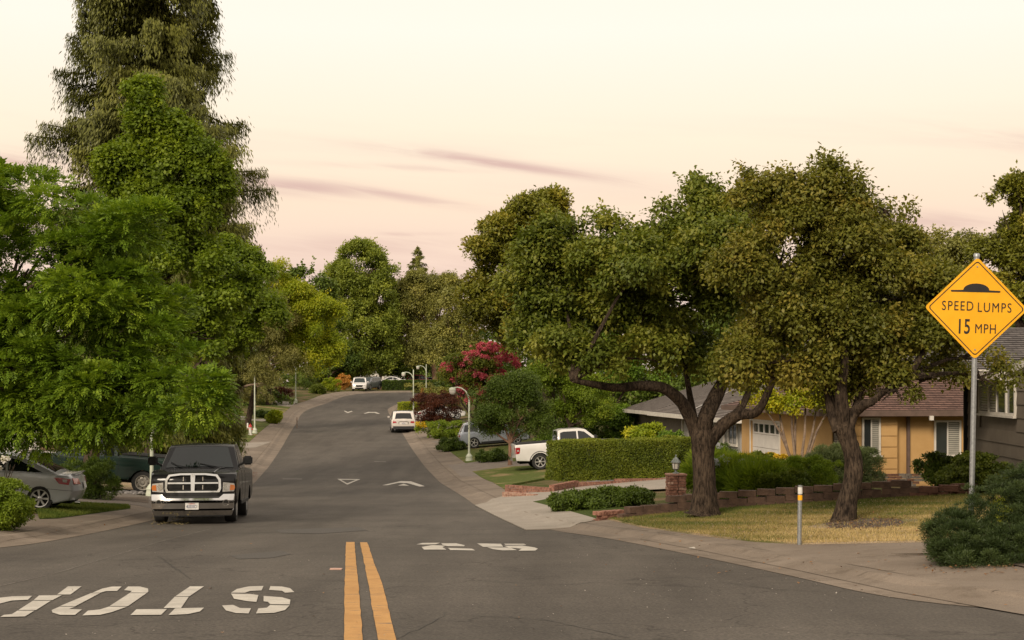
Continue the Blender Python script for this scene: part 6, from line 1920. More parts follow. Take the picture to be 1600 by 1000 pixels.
class Veh:
    def __init__(s, name, label, loc, rz, W, L, wr, axf, axr, belt, roof, tumble=.18, nose=.10, tail=.05, nl=.9, tl=.5, fc=.10, rc=.05, crown=.05, group=None, cat='car', z=0):
        fx, fy = -math.sin(rz), math.cos(rz)
        zf = g1(loc[0] + fx * axf, loc[1] + fy * axf); zr_ = g1(loc[0] + fx * axr, loc[1] + fy * axr)
        s.t = empty(name, (loc[0], loc[1], zr_ + (zf - zr_) * (-axr) / (axf - axr) + .012), rz, label=label, cat=cat, group=group)
        s.t.rotation_euler = (math.atan2(zf - zr_, axf - axr), 0, rz)
        s.W = W / 2; s.yf = L / 2; s.yr = -L / 2; s.wr = wr; s.axf = axf; s.axr = axr; s.belt = belt; s.roof = roof
        s.tum = tumble; s.nose = nose; s.tail = tail; s.nl = nl; s.tl = tl; s.fc = fc; s.rc = rc; s.crown = crown
    def D(s, v):
        x, y, z = v
        t = abs(x) / s.W
        a = max(0, (y - (s.yf - s.nl)) / s.nl); b = max(0, ((s.yr + s.tl) - y) / s.tl)
        k = 1 - s.nose * min(a, 1.1) ** 2 - s.tail * min(b, 1.1) ** 2
        if z > s.belt: k -= s.tum * (z - s.belt)
        if z < .5: k -= .05 * ((.5 - z) / .5) ** 1.5
        if .5 < z < s.belt: k += .012 * math.sin((z - .5) / (s.belt - .5) * math.pi)
        y2 = y - s.fc * t ** 2.5 * min(a, 1) + s.rc * t ** 2.5 * min(b, 1)
        z2 = z - s.crown * t * t * (1 if z > s.belt - .06 else 0) * min(1, max(0, (z - s.belt + .1) / .2))
        return Vector((x * k, y2, z2))
    def finish(s, name, bm, mat, parent=None, smooth=35, cut=True):
        if cut:
            co = [v.co for v in bm.verts]
            for ax, (lo, hi, st) in enumerate(((-1.1, 1.1, .16), (s.yr, s.yf, .2), (0, 2.1, .14))):
                mn = min(c[ax] for c in co); mx = max(c[ax] for c in co)
                if mx - mn < st * .6: continue
                v = math.ceil((mn + 1e-4) / st) * st
                while v < mx - 1e-4:
                    p = [0, 0, 0]; p[ax] = v; n_ = [0, 0, 0]; n_[ax] = 1
                    bmesh.ops.bisect_plane(bm, geom=bm.verts[:] + bm.edges[:] + bm.faces[:], plane_co=p, plane_no=n_)
                    v += st
        for v in bm.verts: v.co = s.D(v.co)
        bmesh.ops.recalc_face_normals(bm, faces=bm.faces[:])
        return from_bm(name, bm, mat, parent or s.t, smooth)
    def prism(s, name, poly, x0, x1, mat, parent=None, bev=0.0, smooth=35):
        """side outline (y,z) extruded across x0..x1"""
        bm = bmesh.new()
        a = [bm.verts.new((x0, y, z)) for y, z in poly]; b = [bm.verts.new((x1, y, z)) for y, z in poly]
        fa = bm.faces.new(a); fb = bm.faces.new(b[::-1])
        n_ = len(poly)
        for i in range(n_): bm.faces.new((a[(i + 1) % n_], a[i], b[i], b[(i + 1) % n_]))
        if bev:
            ed = list(fa.edges) + list(fb.edges)
            bmesh.ops.bevel(bm, geom=ed, offset=bev, segments=3, profile=.6, affect='EDGES', clamp_overlap=True)
        return s.finish(name, bm, mat, parent, smooth)
    def side(s, name, poly, mat, th=.012, off=.004, parent=None, sides=(-1, 1), inset=0):
        """panel on both sides following the body side"""
        out_ = []
        for sd in sides:
            x0 = sd * (s.W + off - inset); x1 = sd * (s.W + off + th - inset)
            out_.append(s.prism(name, poly, min(x0, x1), max(x0, x1), mat, parent))
        return out_
    def face(s, name, poly, A, B, mat, off=.006, th=.012, parent=None, hole=None, smooth=35):
        """panel given as (x, u) on the sloping line A(y,z) -> B(y,z)"""
        A = Vector((0, *A)); B = Vector((0, *B)); d = B - A
        n_ = Vector((0, d.z, -d.y)).normalized()
        if n_.y * (A.y + B.y) < 0: n_ = -n_
        bm = bmesh.new()
        def mk(o, pl): return [bm.verts.new(Vector((x, 0, 0)) + A + d * u + n_ * o) for x, u in pl]
        a = mk(off, poly); b = mk(off + th, poly); k = len(poly)
        if hole:
            ha = mk(off, hole); hb = mk(off + th, hole)
            for i in range(k):
                j = (i + 1) % k
                bm.faces.new((a[i], a[j], ha[j], ha[i])); bm.faces.new((b[j], b[i], hb[i], hb[j]))
                bm.faces.new((a[j], a[i], b[i], b[j])); bm.faces.new((ha[i], ha[j], hb[j], hb[i]))
        else:
            bm.faces.new(a); bm.faces.new(b[::-1])
            for i in range(k): bm.faces.new((a[(i + 1) % k], a[i], b[i], b[(i + 1) % k]))
        return s.finish(name, bm, mat, parent, smooth)
    def wheels(s, rim=SATIN, spokes=7, kind='spoke', width=.23, rr=.62, inset=.03):
        R_ = s.wr
        for yy in (s.axf, s.axr):
            for sd in (-1, 1):
                wl = empty('wheel', (sd * (s.W - width / 2 - inset), yy, R_)); wl.parent = s.t
                if sd < 0: wl.rotation_euler = (0, 0, math.pi)
                w2 = width / 2
                bm = bmesh.new()
                lathe(bm, [(R_ * rr, -w2), (R_ * .93, -w2), (R_ * .985, -w2 * .8), (R_, -w2 * .5), (R_, w2 * .5), (R_ * .985, w2 * .8), (R_ * .93, w2), (R_ * rr, w2 * .96), (R_ * rr, w2 * .5)], 36, 'x', caps=False)
                from_bm('tyre', bm, TYRE, wl, 30)
                bm = bmesh.new()
                lathe(bm, [(R_ * (rr + .02), w2 * .9), (R_ * (rr + .015), w2 * .98), (R_ * (rr - .05), w2 * .95), (R_ * (rr - .07), w2 * .3)], 36, 'x', caps=False)
                rm = from_bm('rim', bm, rim, wl, 30)
                bm = bmesh.new(); lathe(bm, [(R_ * (rr - .04), w2 * .30), (R_ * (rr - .04), w2 * .32)], 30, 'x'); from_bm('brake_disc', bm, DARK, wl)
                bm = bmesh.new()
                if kind == 'spoke':
                    for k in range(spokes):
                        a = 2 * math.pi * k / spokes
                        ca, sa = math.cos(a), math.sin(a)
                        for (r0, r1, h0, h1) in ((.12, rr - .045, .11, .17 if spokes < 8 else .1),):
                            q = []
                            for xx in (w2 * .72, w2 * .93):
                                for r_, hw in ((r0, h0), (r1, h1)):
                                    for e in (-1, 1):
                                        a_, b_ = r_ * R_, e * hw * R_ * .5
                                        q.append(bm.verts.new((xx, a_ * ca - b_ * sa, a_ * sa + b_ * ca)))
                            for f in ((0, 1, 3, 2), (4, 6, 7, 5), (0, 4, 5, 1), (2, 3, 7, 6), (0, 2, 6, 4), (1, 5, 7, 3)): bm.faces.new([q[i] for i in f])
                    lathe(bm, [(R_ * .17, w2 * .6), (R_ * .17, w2 * .92), (R_ * .1, w2 * 1.0), (R_ * .02, w2 * 1.02)], 16, 'x')
                else:
                    lathe(bm, [(R_ * (rr - .05), w2 * .5), (R_ * .45, w2 * .6), (R_ * .36, w2 * .85), (R_ * .2, w2 * .8), (R_ * .14, w2 * 1.1), (R_ * .02, w2 * 1.12)], 24, 'x')
                from_bm('wheel_face', bm, rim, wl, 30)
                if kind == 'steel':
                    for k in range(8):
                        a = 2 * math.pi * k / 8
                        bm = bmesh.new(); lathe(bm, [(R_ * .045, w2 * .62), (R_ * .045, w2 * .72)], 8, 'x', (0, R_ * .47 * math.cos(a), R_ * .47 * math.sin(a)))
                        from_bm('rim_hole', bm, DARK, wl)
    def under(s, z0=.26, z1=.62):
        w_ = s.W * .62
        bm = bmesh.new(); abox(bm, -w_, w_, s.yr + .25, s.yf - .25, z0, z1); from_bm('underbody', bm, DARK, s.t)
        for yy in (s.axf, s.axr):
            bm = bmesh.new(); lathe(bm, [(.05, -s.W + .2), (.05, s.W - .2)], 10, 'x', (0, yy, s.wr)); from_bm('axle', bm, DARK, s.t)

def arch(yc, r, zb, n=12, ztop=None):
    """points front-to-rear over a wheel arch whose centre is at hub height zc"""
    yc, zc = yc
    pts = []
    a0 = math.asin(max(-1, min(1, (zb - zc) / r)))
    for i in range(n + 1):
        a = a0 + (math.pi - 2 * a0) * i / n
        pts.append((yc + r * math.cos(a), zc + r * math.sin(a)))
    return pts          # from front (+y) to rear (-y)

def lower(yf, yr, zb, axf, axr, wr, top, ra=None, zfront=None, zrear=None):
    """closed outline: bottom edge from front to rear with arches, then the given top line from rear to front"""
    ra = ra or wr + .07
    return [(yf, zb if zfront is None else zfront)] + arch((axf, wr), ra, zb) + arch((axr, wr), ra, zb) + [(yr, zb if zrear is None else zrear)] + top

def road_rz(y=0): return math.atan(.118)      # heading along the street (+y away from the camera)

# --- black pickup, facing the camera
W_, L_ = 2.02, 5.75
yfr = 33.0
bx_ = (300 - 800) / F * 33.0
ang = math.atan(.118) + math.pi
fwd = Vector((-math.sin(ang), math.cos(ang), 0))
cpos = Vector((bx_, yfr, 0)) - fwd * (L_ / 2)
zc_ = (g1(cpos.x, cpos.y))
v = Veh('pickup_truck', 'black pickup truck with chrome crossbar grille parked facing us at the left kerb', (cpos.x, cpos.y, zc_ + .03), ang, W_, L_, .40, 1.90, -1.68, 1.22, 1.92,
        tumble=.30, nose=.06, tail=.0, nl=.9, fc=.16, rc=.02, crown=.04, cat='pickup truck')
top = [(-2.87, .62), (-2.87, 1.30), (-1.0, 1.32), (-.85, 1.30), (.9, 1.30), (1.15, 1.29), (1.9, 1.27), (2.45, 1.20), (2.62, 1.15), (2.70, 1.05), (2.72, .72)]
b_ = v.prism('body', lower(2.68, -2.85, .42, 1.90, -1.68, .40, top, .50, .60, .5), -v.W, v.W, P_BLACK, bev=.11)
cab = [(1.22, 1.26), (.58, 1.84), (.35, 1.90), (-.6, 1.92), (-.82, 1.88), (-1.02, 1.30), (-1.02, 1.24), (1.22, 1.22)]
v.prism('cab', cab, -.97, .97, P_BLACK, bev=.07)
WSA, WSB = (1.22, 1.26), (.58, 1.84)
v.face('windscreen', [(-.84, .10), (.84, .10), (.78, .95), (-.78, .95)], WSA, WSB, CGLASS2, .004, .008)
v.side('side_window', [(.98, 1.32), (.50, 1.76), (.30, 1.80), (.10, 1.80), (.10, 1.32)], CGLASS, .008, .0, inset=.035)
v.side('side_window', [(.02, 1.32), (.02, 1.80), (-.6, 1.81), (-.74, 1.76), (-.86, 1.32)], CGLASS, .008, .0, inset=.035)
for sd in (-1, 1):
    tri = [(-.80 * sd * -1, 0)]
v.under(.3, .7)
v.wheels(SATIN, 5, 'spoke', .27, .60, .06)
# grille with chrome crossbars
GA, GB = (2.70, .70), (2.66, 1.16)
fr_o = [(-.63, .03), (.63, .03), (.67, .22), (.66, .70), (.58, .95), (.30, 1.02), (-.30, 1.02), (-.58, .95), (-.66, .70), (-.67, .22)]
fr_i = [(-.58, .12), (.58, .12), (.615, .26), (.605, .67), (.54, .86), (.28, .925), (-.28, .925), (-.54, .86), (-.605, .67), (-.615, .26)]
gr = v.face('grille', fr_o, GA, GB, CHROME, .03, .05, hole=fr_i)
v.face('grille_mesh', [(x, u) for x, u in fr_i], GA, GB, DARK, .012, .012, parent=gr)
v.face('grille_bar', [(-.04, .10), (.04, .10), (.055, .95), (-.055, .95)], GA, GB, CHROME, .04, .045, parent=gr)
v.face('grille_bar', [(-.60, .48), (-.04, .48), (-.04, .56), (-.60, .56)], GA, GB, CHROME, .035, .04, parent=gr)
v.face('grille_bar', [(.04, .48), (.60, .48), (.60, .56), (.04, .56)], GA, GB, CHROME, .035, .04, parent=gr)
for sg in (-1, 1):
    for u0, u1 in ((.2, .42), (.63, .84)):
        v.face('grille_slat', [(sg * .22, u0), (sg * .24, u0), (sg * .24, u1), (sg * .22, u1)], GA, GB, STEEL, .026, .012, parent=gr)
EMB = [(0.0, .84), (.028, .87), (.045, .93), (.03, .98), (-.03, .98), (-.045, .93), (-.028, .87)]
v.face('grille_emblem', EMB, GA, GB, SATIN, .087, .01, parent=gr)
# headlights: clear round lamp inboard, amber outboard
for sg in (-1, 1):
    pl_ = [(sg * .70, .08), (sg * .97, .10), (sg * .99, .30), (sg * .97, .50), (sg * .71, .56)]
    if sg < 0: pl_ = pl_[::-1]
    hl = v.face('headlight', pl_, (2.71, .70), (2.68, 1.16), LENS_C, .004, .03)
    pl_ = [(sg * .87, .14), (sg * .975, .17), (sg * .99, .30), (sg * .97, .42), (sg * .88, .44)]
    if sg < 0: pl_ = pl_[::-1]
    v.face('indicator', pl_, (2.71, .70), (2.68, 1.16), LENS_O, .036, .008, parent=hl)
    cc = [(sg * .785 + .072 * math.cos(k * .785), .32 + .17 * math.sin(k * .785)) for k in range(8)]
    v.face('headlight_bowl', cc, (2.71, .70), (2.68, 1.16), CHROME, .036, .008, parent=hl)
# bumper: painted upper band, chrome step bumper, fog lamps
v.face('bumper_cap', [(-.99, 0), (.99, 0), (.99, 1), (-.99, 1)], (2.73, .60), (2.72, .72), P_BLACK, .02, .10)
bp = v.face('chrome_bumper', [(-1.0, .0), (1.0, .0), (1.0, 1.0), (-1.0, 1.0)], (2.78, .37), (2.80, .50), CHROME, .02, .10)
v.face('chrome_bumper', [(-.97, .0), (.97, .0), (1.0, 1.0), (-1.0, 1.0)], (2.72, .26), (2.785, .37), CHROME, .02, .10)
v.face('chrome_bumper', [(-1.0, .0), (1.0, .0), (1.0, 1.0), (.74, 1.0), (.64, .35), (-.64, .35), (-.74, 1.0), (-1.0, 1.0)], (2.80, .50), (2.74, .64), CHROME, .02, .10)
v.face('bumper_intake', [(-.62, .80), (.62, .80), (.66, 1.0), (-.66, 1.0)], (2.78, .27), (2.78, .64), PLAST, .0, .10)
v.face('lower_valance', [(-.95, 0), (.95, 0), (.97, 1), (-.97, 1)], (2.74, .20), (2.77, .30), PLAST, .0, .08)
for sg in (-1, 1):
    c1 = [(sg * .82 + .082 * math.cos(k * .524), .58 + .22 * math.sin(k * .524)) for k in range(12)]
    c0 = [(sg * .82 + .065 * math.cos(k * .524), .58 + .175 * math.sin(k * .524)) for k in range(12)]
    fg = v.face('fog_lamp', c0, (2.78, .27), (2.78, .64), DARK, .122, .006, parent=bp)
    v.face('fog_lamp_ring', c1, (2.78, .27), (2.78, .64), CHROME, .121, .012, parent=bp, hole=c0)
def lic(v, y, z, txt, front=True, w_=.305, h_=.155, parent=None):
    s = 1 if front else -1
    p = box('licence_plate', PLATE, v.t, -w_ / 2, w_ / 2, min(y, y + s * .012), max(y, y + s * .012), z, z + h_)
    rot = (R(90), 0, R(180)) if front else (R(90), 0, 0)
    text_mesh('plate_number', txt, .105, PTXT, p, (0, y + s * .0145, z + h_ * .42), rot, .62, bold=.0012)
    text_mesh('plate_state', 'California', .038, PRED, p, (0, y + s * .0145, z + h_ * .86), rot, .9)
    return p
lic(v, 2.905, .335, '4U335C1')
# mirrors, wipers, hood crease, handles
for sg in (-1, 1):
    bm = bmesh.new(); abox(bm, sg * 1.03 - .0, sg * 1.03 + sg * .23, .92, 1.04, 1.36, 1.58)
    bmesh.ops.bevel(bm, geom=bm.edges[:], offset=.035, segments=3, affect='EDGES')
    mr = from_bm('mirror', bm, PLAST, v.t, 40)
    bm = bmesh.new(); tube(bm, [(sg * .9, .95, 1.34), (sg * 1.06, .97, 1.42)], .03, 6); from_bm('mirror_arm', bm, PLAST, mr)
    bm = bmesh.new(); tube(bm, [(sg * .1 + .15, 1.24, 1.30), (sg * .1 + .45, 1.14, 1.36), (sg * .1 + .60 , 1.05, 1.44)] if sg > 0 else [(-.55, 1.24, 1.29), (-.25, 1.16, 1.35), (.0, 1.10, 1.40)], .009, 5); from_bm('wiper', bm, PLAST, v.t)
    bm = bmesh.new(); abox(bm, sg * 1.0 - .006, sg * 1.0 + .012 * sg, .25, .42, 1.12, 1.16); from_bm('door_handle', bm, CHROME, v.t)
v.side('door_seam', [(1.12, .5), (1.135, .5), (1.135, 1.26), (1.12, 1.26)], DARK, .003, .0)
v.side('door_seam', [(.05, .5), (.062, .5), (.062, 1.26), (.05, 1.26)], DARK, .003, .0)
v.side('rocker_trim', [(1.35, .42), (1.35, .50), (-1.15, .50), (-1.15, .42)], PLAST, .02, .0)
bm = bmesh.new()
for sg in (-1, 1):
    tube(bm, [(sg * .45, 2.55, 1.185), (sg * .52, 1.9, 1.275), (sg * .6, 1.3, 1.295)], .022, 6)
from_bm('hood_crease', bm, P_BLACK, v.t, 60)

def simple_car(name, label, px, Y, rz, kind, pt, group=None, W_=1.82, L_=4.5, z=None, plate_txt=None, cat='car', rim=SATIN, spokes=5, x=None):
    p = Vector((x if x is not None else (px - 800) / F * Y, Y, 0)); p.z = g1(p.x, p.y) if z is None else z
    if kind == 'suv':
        v = Veh(name, label, p, rz, W_, L_, .36, L_ * .29, -L_ * .30, 1.02, 1.70, .22, .10, .05, .9, .6, .14, .06, .04, group, cat)
        h = L_ / 2
        top = [(-h, .60), (-h + .02, .98), (-h + .10, 1.04), (.6, 1.03), (1.1, 1.02), (h - .35, .92), (h - .05, .74), (h, .55)]
        v.prism('body', lower(h - .04, -h + .02, .26, v.axf, v.axr, .36, top, .42, .3, .4), -v.W, v.W, pt, bev=.06)
        cab = [(1.25, 1.0), (.45, 1.60), (.2, 1.66), (-h + .75, 1.68), (-h + .40, 1.62), (-h + .08, 1.04), (-h + .12, .98), (1.25, .98)]
        v.prism('cabin', cab, -v.W * .95, v.W * .95, pt, bev=.06)
        v.face('windscreen', [(-.74, .08), (.74, .08), (.66, .94), (-.66, .94)], (1.25, 1.0), (.45, 1.60), CGLASS2, .004, .008)
        rw = v.face('rear_window', [(-.72, .12), (.72, .12), (.64, .86), (-.64, .86)], (-h + .08, 1.04), (-h + .40, 1.62), CGLASS, .004, .01)
        for a0, a1 in ((.85, -.1), (-.18, -1.0), (-1.08, -h + .42)):
            t0 = 1.52 if a0 < .5 else 1.08
            pl = [(a0, 1.06), (a0 - (.0 if a0 < .5 else .45), 1.56), (a1, 1.58), (a1, 1.06)]
            if a1 < -1.3: pl = [(a0, 1.08), (a0, 1.57), (a1 - .02, 1.54), (a1 - .12, 1.12)]
            v.side('side_window', pl, CGLASS, .008, .0, inset=v.W * .05)
        v.side('lower_cladding', [(v.axf - .46, .24), (v.axf - .46, .38), (v.axr + .46, .38), (v.axr + .46, .24)], PLAST, .014, .0)
        rb = v.face('rear_bumper', [(-.86, 0), (.86, 0), (.88, 1), (-.88, 1)], (-h - .02, .30), (-h - .02, .52), PLAST, .01, .07)
        v.face('bumper_strip', [(-.80, 0), (.80, 0), (.80, 1), (-.80, 1)], (-h - .02, .535), (-h - .02, .59), pt, .012, .07)
        for sg in (-1, 1):
            pl = [(sg * .56, .1), (sg * .86, 0), (sg * .88, 1), (sg * .62, .9)]
            if sg < 0: pl = pl[::-1]
            v.face('tail_light', pl, (-h + .01, .76), (-h + .07, .99), LENS_R, .012, .02)
            pl = [(sg * .5, .2), (sg * .86, .35), (sg * .84, 1), (sg * .6, .75)]
            if sg < 0: pl = pl[::-1]
            v.face('headlight', pl, (h - .02, .60), (h - .12, .82), LENS_C, .012, .02)
            bm = bmesh.new(); abox(bm, sg * v.W, sg * (v.W + .2), .72, .84, 1.02, 1.18); bmesh.ops.bevel(bm, geom=bm.edges[:], offset=.03, segments=2, affect='EDGES'); from_bm('mirror', bm, pt, v.t, 40)
        v.face('grille', [(-.42, 0), (.42, 0), (.5, 1), (-.5, 1)], (h, .54), (h - .03, .76), DARK, .01, .02)
        v.face('lower_grille', [(-.6, 0), (.6, 0), (.55, 1), (-.55, 1)], (h - .02, .30), (h, .44), DARK, .01, .02)
        for sg in (-1, 1):
            v.prism('roof_rail', [(-h + .8, 1.70), (.2, 1.70), (.2, 1.73), (-h + .8, 1.73)], sg * .62 - .015, sg * .62 + .015, PLAST)
        v.prism('antenna', [(-h + .62, 1.66), (-h + .60, 1.66), (-h + .52, 1.95), (-h + .53, 1.95)], -.005, .005, PLAST)
        if plate_txt:
            v.face('plate_recess', [(-.40, 0), (.40, 0), (.30, 1), (-.30, 1)], (-h + .0, .66), (-h + .04, .90), PLATE if False else pt, .01, .01)
            lic(v, -h - .032, .70, plate_txt, False)
            for sg in (-1, 1):
                bm = bmesh.new(); abox(bm, sg * .36 - .012, sg * .36 + .012, -h - .03, -h - .0, .70, .88); from_bm('tailgate_crease', bm, DARK, v.t)
            box('tailgate_trim', CHROME, v.t, -.32, .32, -h - .03, -h + .02, .885, .91)
    elif kind == 'coupe':
        v = Veh(name, label, p, rz, W_, L_, .325, L_ * .31, -L_ * .29, .92, 1.38, .34, .14, .12, 1.0, .8, .18, .16, .05, group, cat)
        h = L_ / 2
        top = [(-h + .02, .56), (-h + .10, .90), (-h + .22, .985), (-h + .5, .97), (.2, .95), (1.0, .90), (h - .4, .76), (h - .05, .58), (h, .45)]
        v.prism('body', lower(h - .06, -h + .10, .20, v.axf, v.axr, .325, top, .365, .25, .32), -v.W, v.W, pt, bev=.06)
        cab = [(1.05, .90), (.25, 1.32), (-.05, 1.38), (-.45, 1.38), (-.85, 1.31), (-1.72, .97), (-1.72, .92), (1.05, .88)]
        v.prism('cabin', cab, -v.W * .93, v.W * .93, pt, bev=.07)
        v.face('windscreen', [(-.72, .06), (.72, .06), (.62, .95), (-.62, .95)], (1.05, .90), (.25, 1.32), CGLASS2, .004, .008)
        v.face('rear_window', [(-.70, .08), (.70, .08), (.58, .96), (-.58, .96)], (-1.66, .99), (-.87, 1.30), CGLASS, .006, .008)
        v.side('side_window', [(.72, .98), (.10, 1.29), (-.15, 1.31), (-.38, 1.31), (-.40, .98)], CGLASS, .008, .0, inset=v.W * .07)
        v.side('side_window', [(-.47, .98), (-.45, 1.30), (-.68, 1.27), (-1.30, 1.0)], CGLASS, .008, .0, inset=v.W * .07)
        v.prism('boot_spoiler', [(-h + .30, .975), (-h + .12, 1.02), (-h + .07, 1.01), (-h + .14, .95)], -.66, .66, pt, bev=.01)
        for sg in (-1, 1):
            x0, x1 = sorted((sg * (v.W * .99), sg * (v.W + .014)))
            tl = v.prism('tail_light', [(-h + .14, .70), (-h + .10, .86), (-h + .45, .89), (-h + .60, .87), (-h + .42, .72)], x0, x1, LENS_R)
            v.prism('reverse_lens', [(-h + .20, .76), (-h + .19, .83), (-h + .34, .84), (-h + .30, .77)], x0, sg * (v.W + .02) if sg > 0 else x1, LENS_C, parent=tl) if sg > 0 else v.prism('reverse_lens', [(-h + .20, .76), (-h + .19, .83), (-h + .34, .84), (-h + .30, .77)], sg * (v.W + .02), x1, LENS_C, parent=tl)
            pl = [(sg * .45, 0), (sg * .80, .05), (sg * .84, 1), (sg * .52, .85)]
            if sg < 0: pl = pl[::-1]
            v.face('tail_light_inner', pl, (-h + .05, .71), (-h + .11, .88), LENS_R, .01, .015)
            bm = bmesh.new(); abox(bm, sg * v.W, sg * (v.W + .18), .55, .66, .94, 1.06); bmesh.ops.bevel(bm, geom=bm.edges[:], offset=.03, segments=2, affect='EDGES'); from_bm('mirror', bm, pt, v.t, 40)
        v.face('licence_plate', [(-.16, 0), (.16, 0), (.16, 1), (-.16, 1)], (-h + .02, .60), (-h + .07, .75), PLATE, .02, .01)
        v.prism('bumper_seam', [(-h + .04, .555), (-h + .90, .575), (-h + .90, .583), (-h + .04, .563)], -v.W - .003, v.W + .003, DARK)
        v.side('door_seam', [(-.42, .35), (-.412, .35), (-.41, .94), (-.418, .94)], DARK, .003, .0)
        bm = bmesh.new(); lathe(bm, [(.035, 0), (.045, .14)], 12, off=(0, 0, 0))
        for q in bm.verts: q.co = Vector((q.co.x - .45, -h + .16 - q.co.z, q.co.y + .26))
        from_bm('exhaust', bm, CHROME, v.t, 40)
    v.under(.22, .5)
    v.wheels(rim, spokes, 'spoke', .21, .66, .02)
    return v

def pickup(name, label, p, rz, pt, flare=.0, rim=SATIN, kind='spoke', spokes=6, W_=2.0, L_=5.85, group=None, red=True):
    v = Veh(name, label, p, rz, W_, L_, .40, 1.95, -1.72, 1.20, 1.93, .28, .08, .0, .9, .3, .14, .02, .04, group, 'pickup truck')
    h = L_ / 2
    top = [(-h, .60), (-h, 1.30), (-h + .03, 1.34), (-.85, 1.34), (-.8, 1.26), (1.0, 1.25), (1.3, 1.24), (h - .5, 1.18), (h - .12, 1.05), (h - .04, .62)]
    v.prism('body', lower(h - .05, -h + .02, .46, 1.95, -1.72, .40, top, .50, .5, .52), -v.W, v.W, pt, bev=.05)
    cab = [(1.35, 1.22), (.65, 1.84), (.4, 1.90), (-.5, 1.92), (-.72, 1.86), (-.78, 1.30), (-.78, 1.2), (1.35, 1.2)]
    v.prism('cab', cab, -.95, .95, pt, bev=.06)
    v.face('windscreen', [(-.84, .08), (.84, .08), (.76, .95), (-.76, .95)], (1.35, 1.22), (.65, 1.84), CGLASS2, .004, .008)
    v.face('rear_window', [(-.76, .15), (.76, .15), (.7, .92), (-.7, .92)], (-.78, 1.30), (-.72, 1.86), CGLASS, .004, .008)
    v.side('side_window', [(1.08, 1.30), (.58, 1.74), (.35, 1.80), (.26, 1.80), (.26, 1.30)], CGLASS, .008, .0, inset=.045)
    v.side('side_window', [(.18, 1.30), (.18, 1.80), (-.45, 1.81), (-.62, 1.76), (-.66, 1.30)], CGLASS, .008, .0, inset=.045)
    bm = bmesh.new(); abox(bm, -.86, .86, -h + .08, -.9, 1.28, 1.346); from_bm('bed_opening', bm, DARK, v.t)
    v.side('seam', [(-.86, .5), (-.85, .5), (-.85, 1.32), (-.86, 1.32)], DARK, .003, .0)
    v.side('door_seam', [(.21, .5), (.22, .5), (.22, 1.26), (.21, 1.26)], DARK, .003, .0)
    for sg in (-1, 1):
        x0, x1 = sorted((sg * (v.W * .985), sg * (v.W + .012)))
        tl = v.prism('tail_light', [(-h + .02, .86), (-h + .02, 1.20), (-h + .22, 1.20), (-h + .26, 1.14), (-h + .20, .88)], x0, x1, LENS_R)
        pl = [(sg * .80, 0), (sg * .985, 0), (sg * .985, 1), (sg * .80, 1)]
        if sg < 0: pl = pl[::-1]
        v.face('tail_light_rear', pl, (-h, .86), (-h, 1.2), LENS_R, .002, .015)
        xx = sg * (v.W + .016)
        v.prism('reverse_lens', [(-h + .08, .98), (-h + .08, 1.06), (-h + .18, 1.06), (-h + .18, .98)], min(x0, xx), max(x1, xx), LENS_C, parent=tl)
        bm = bmesh.new(); abox(bm, sg * 1.0, sg * 1.24, 1.02, 1.14, 1.30, 1.52); bmesh.ops.bevel(bm, geom=bm.edges[:], offset=.03, segments=2, affect='EDGES'); from_bm('mirror', bm, PLAST, v.t, 40)
    v.face('rear_bumper', [(-.98, 0), (.98, 0), (.98, 1), (-.98, 1)], (-h - .02, .52), (-h - .02, .70), CHROME, .0, .14)
    v.face('front_bumper', [(-.98, 0), (.98, 0), (.98, 1), (-.98, 1)], (h - .02, .42), (h - .02, .66), CHROME, .0, .12)
    v.face('grille', [(-.6, 0), (.6, 0), (.62, 1), (-.62, 1)], (h - .05, .72), (h - .1, 1.08), DARK, .01, .03)
    for sg in (-1, 1):
        pl = [(sg * .66, 0), (sg * .93, 0), (sg * .93, 1), (sg * .66, 1)]
        if sg < 0: pl = pl[::-1]
        v.face('headlight', pl, (h - .06, .78), (h - .1, 1.06), LENS_C, .01, .03)
    v.side('arch_lip', [(yy, zz) for yy, zz in arch((-1.72, .40), .53, .46)] + [(yy, zz) for yy, zz in arch((-1.72, .40), .50, .46)][::-1], PLAST if flare else pt, .012, .0)
    v.under(.34, .72)
    v.wheels(rim, spokes, kind, .26, .64, .04)
    return v

# silver coupe in the near left drive: heading away to the left
hdg = math.atan(.118) + math.pi / 2          # facing -x
L_c = 4.45
ca = Vector((-math.sin(hdg), math.cos(hdg)))
rear = Vector(((131 - 800) / F * 36.0, 36.0))
cc = rear + ca * (L_c / 2)
simple_car('coupe_car', 'silver two-door coupe in the left driveway, seen from its rear side', 0, cc.y, hdg, 'coupe', P_SILV, L_=L_c, x=cc.x, z=unp(70, 783) and g1(*unp(70, 783)) + .02, rim=SATIN, spokes=7, W_=1.75)
# dark green pickup behind the bush
wheel = Vector(((215 - 800) / F * 50.0, 50.0))
pc2 = wheel + ca * 1.72 + Vector((.05, .9))
pickup('pickup_truck', 'dark green pickup truck behind the rounded shrub, only its bed and rear wheel showing', (pc2.x, pc2.y, g1(-13.2, 49.2) + .03), hdg, P_GREEN, rim=STEEL, kind='steel')
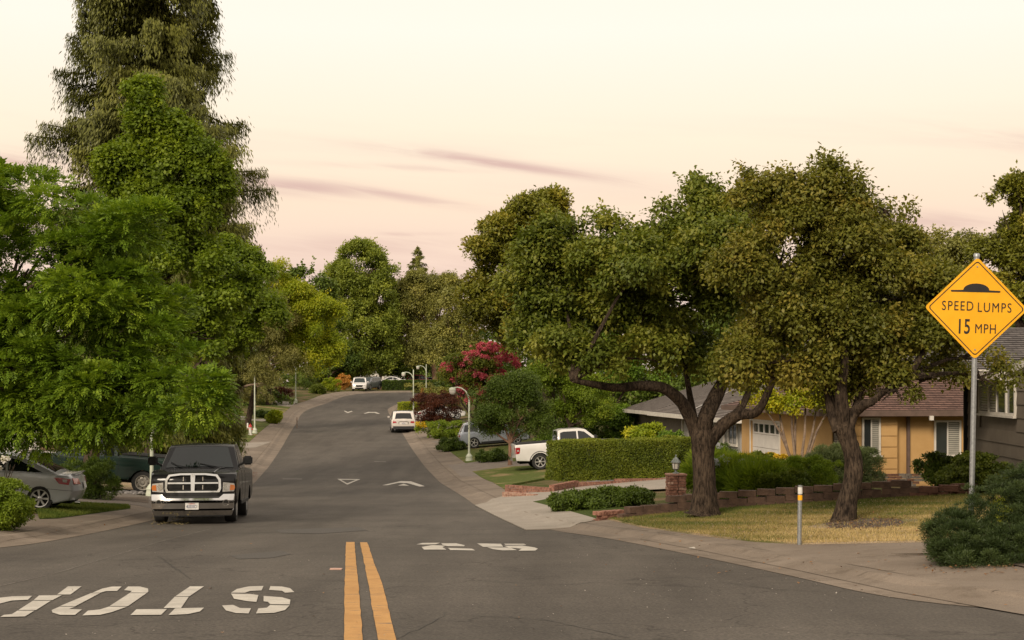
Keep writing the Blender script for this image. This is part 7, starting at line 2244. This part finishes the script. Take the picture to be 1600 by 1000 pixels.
# white pickup, tail at left, heading right
hd2 = math.atan(.118) - math.pi / 2
c2 = Vector((-math.sin(hd2), math.cos(hd2)))
rear = Vector(((803 - 800) / F * 70.5, 70.5)); pc3 = rear + c2 * 2.93
pickup('pickup_truck', 'white crew-cab pickup truck parked behind the long clipped hedge', (pc3.x, pc3.y, g1(3.0, 70) + .04), hd2, P_WHITE, rim=SATIN, spokes=6, flare=1)
# silver SUV seen from behind
simple_car('suv_car', 'silver SUV parked at the right kerb, seen squarely from behind', 630, 113.3, math.atan(.118), 'suv', P_CHAMP, W_=1.91, L_=4.8, plate_txt='6HRL442', x=(630 - 800) / F * 111.0 - .25)
# silver hatchback in the right drive
rear = Vector(((717 - 800) / F * 91, 91.0)); pc4 = rear + c2 * 2.3
simple_car('hatchback_car', 'pale blue-silver hatchback in the drive, half hidden by the round tree', 0, pc4.y, hd2, 'suv', P_BLUE, W_=1.8, L_=4.6, x=pc4.x, cat='car')
# far cars
simple_car('suv_car', 'white SUV facing us, parked at the left kerb on the bend', 563, 179, math.atan(.118) + math.pi - .05, 'suv', P_WHITE, W_=1.85, L_=4.4, x=(561 - 800) / F * 178)
simple_car('suv_car', 'dark SUV parked close behind the far white SUV', 574, 185, math.atan(.118) + math.pi - .5, 'suv', P_GREY, W_=1.85, L_=4.4, x=(575 - 800) / F * 184)
simple_car('sedan_car', 'white car whose roof shows above the far dark hedge', 609, 196, R(95), 'coupe', P_WHITE, W_=1.8, L_=4.6)
simple_car('sedan_car', 'pale grey car right of the far octagonal sign', 632, 214, R(100), 'coupe', P_SILV, W_=1.8, L_=4.6)
simple_car('sedan_car', 'red car glimpsed between the two far right lamp posts', 655, 205, R(-70), 'suv', P_RED, W_=1.8, L_=4.5)
simple_car('sedan_car', 'grey car just right of the far red car', 673, 214, R(-80), 'coupe', P_GREY, W_=1.8, L_=4.6)
simple_car('sedan_car', 'pale car half hidden behind the maroon bush', 688, 124, R(-80), 'coupe', P_WHITE, W_=1.8, L_=4.6)
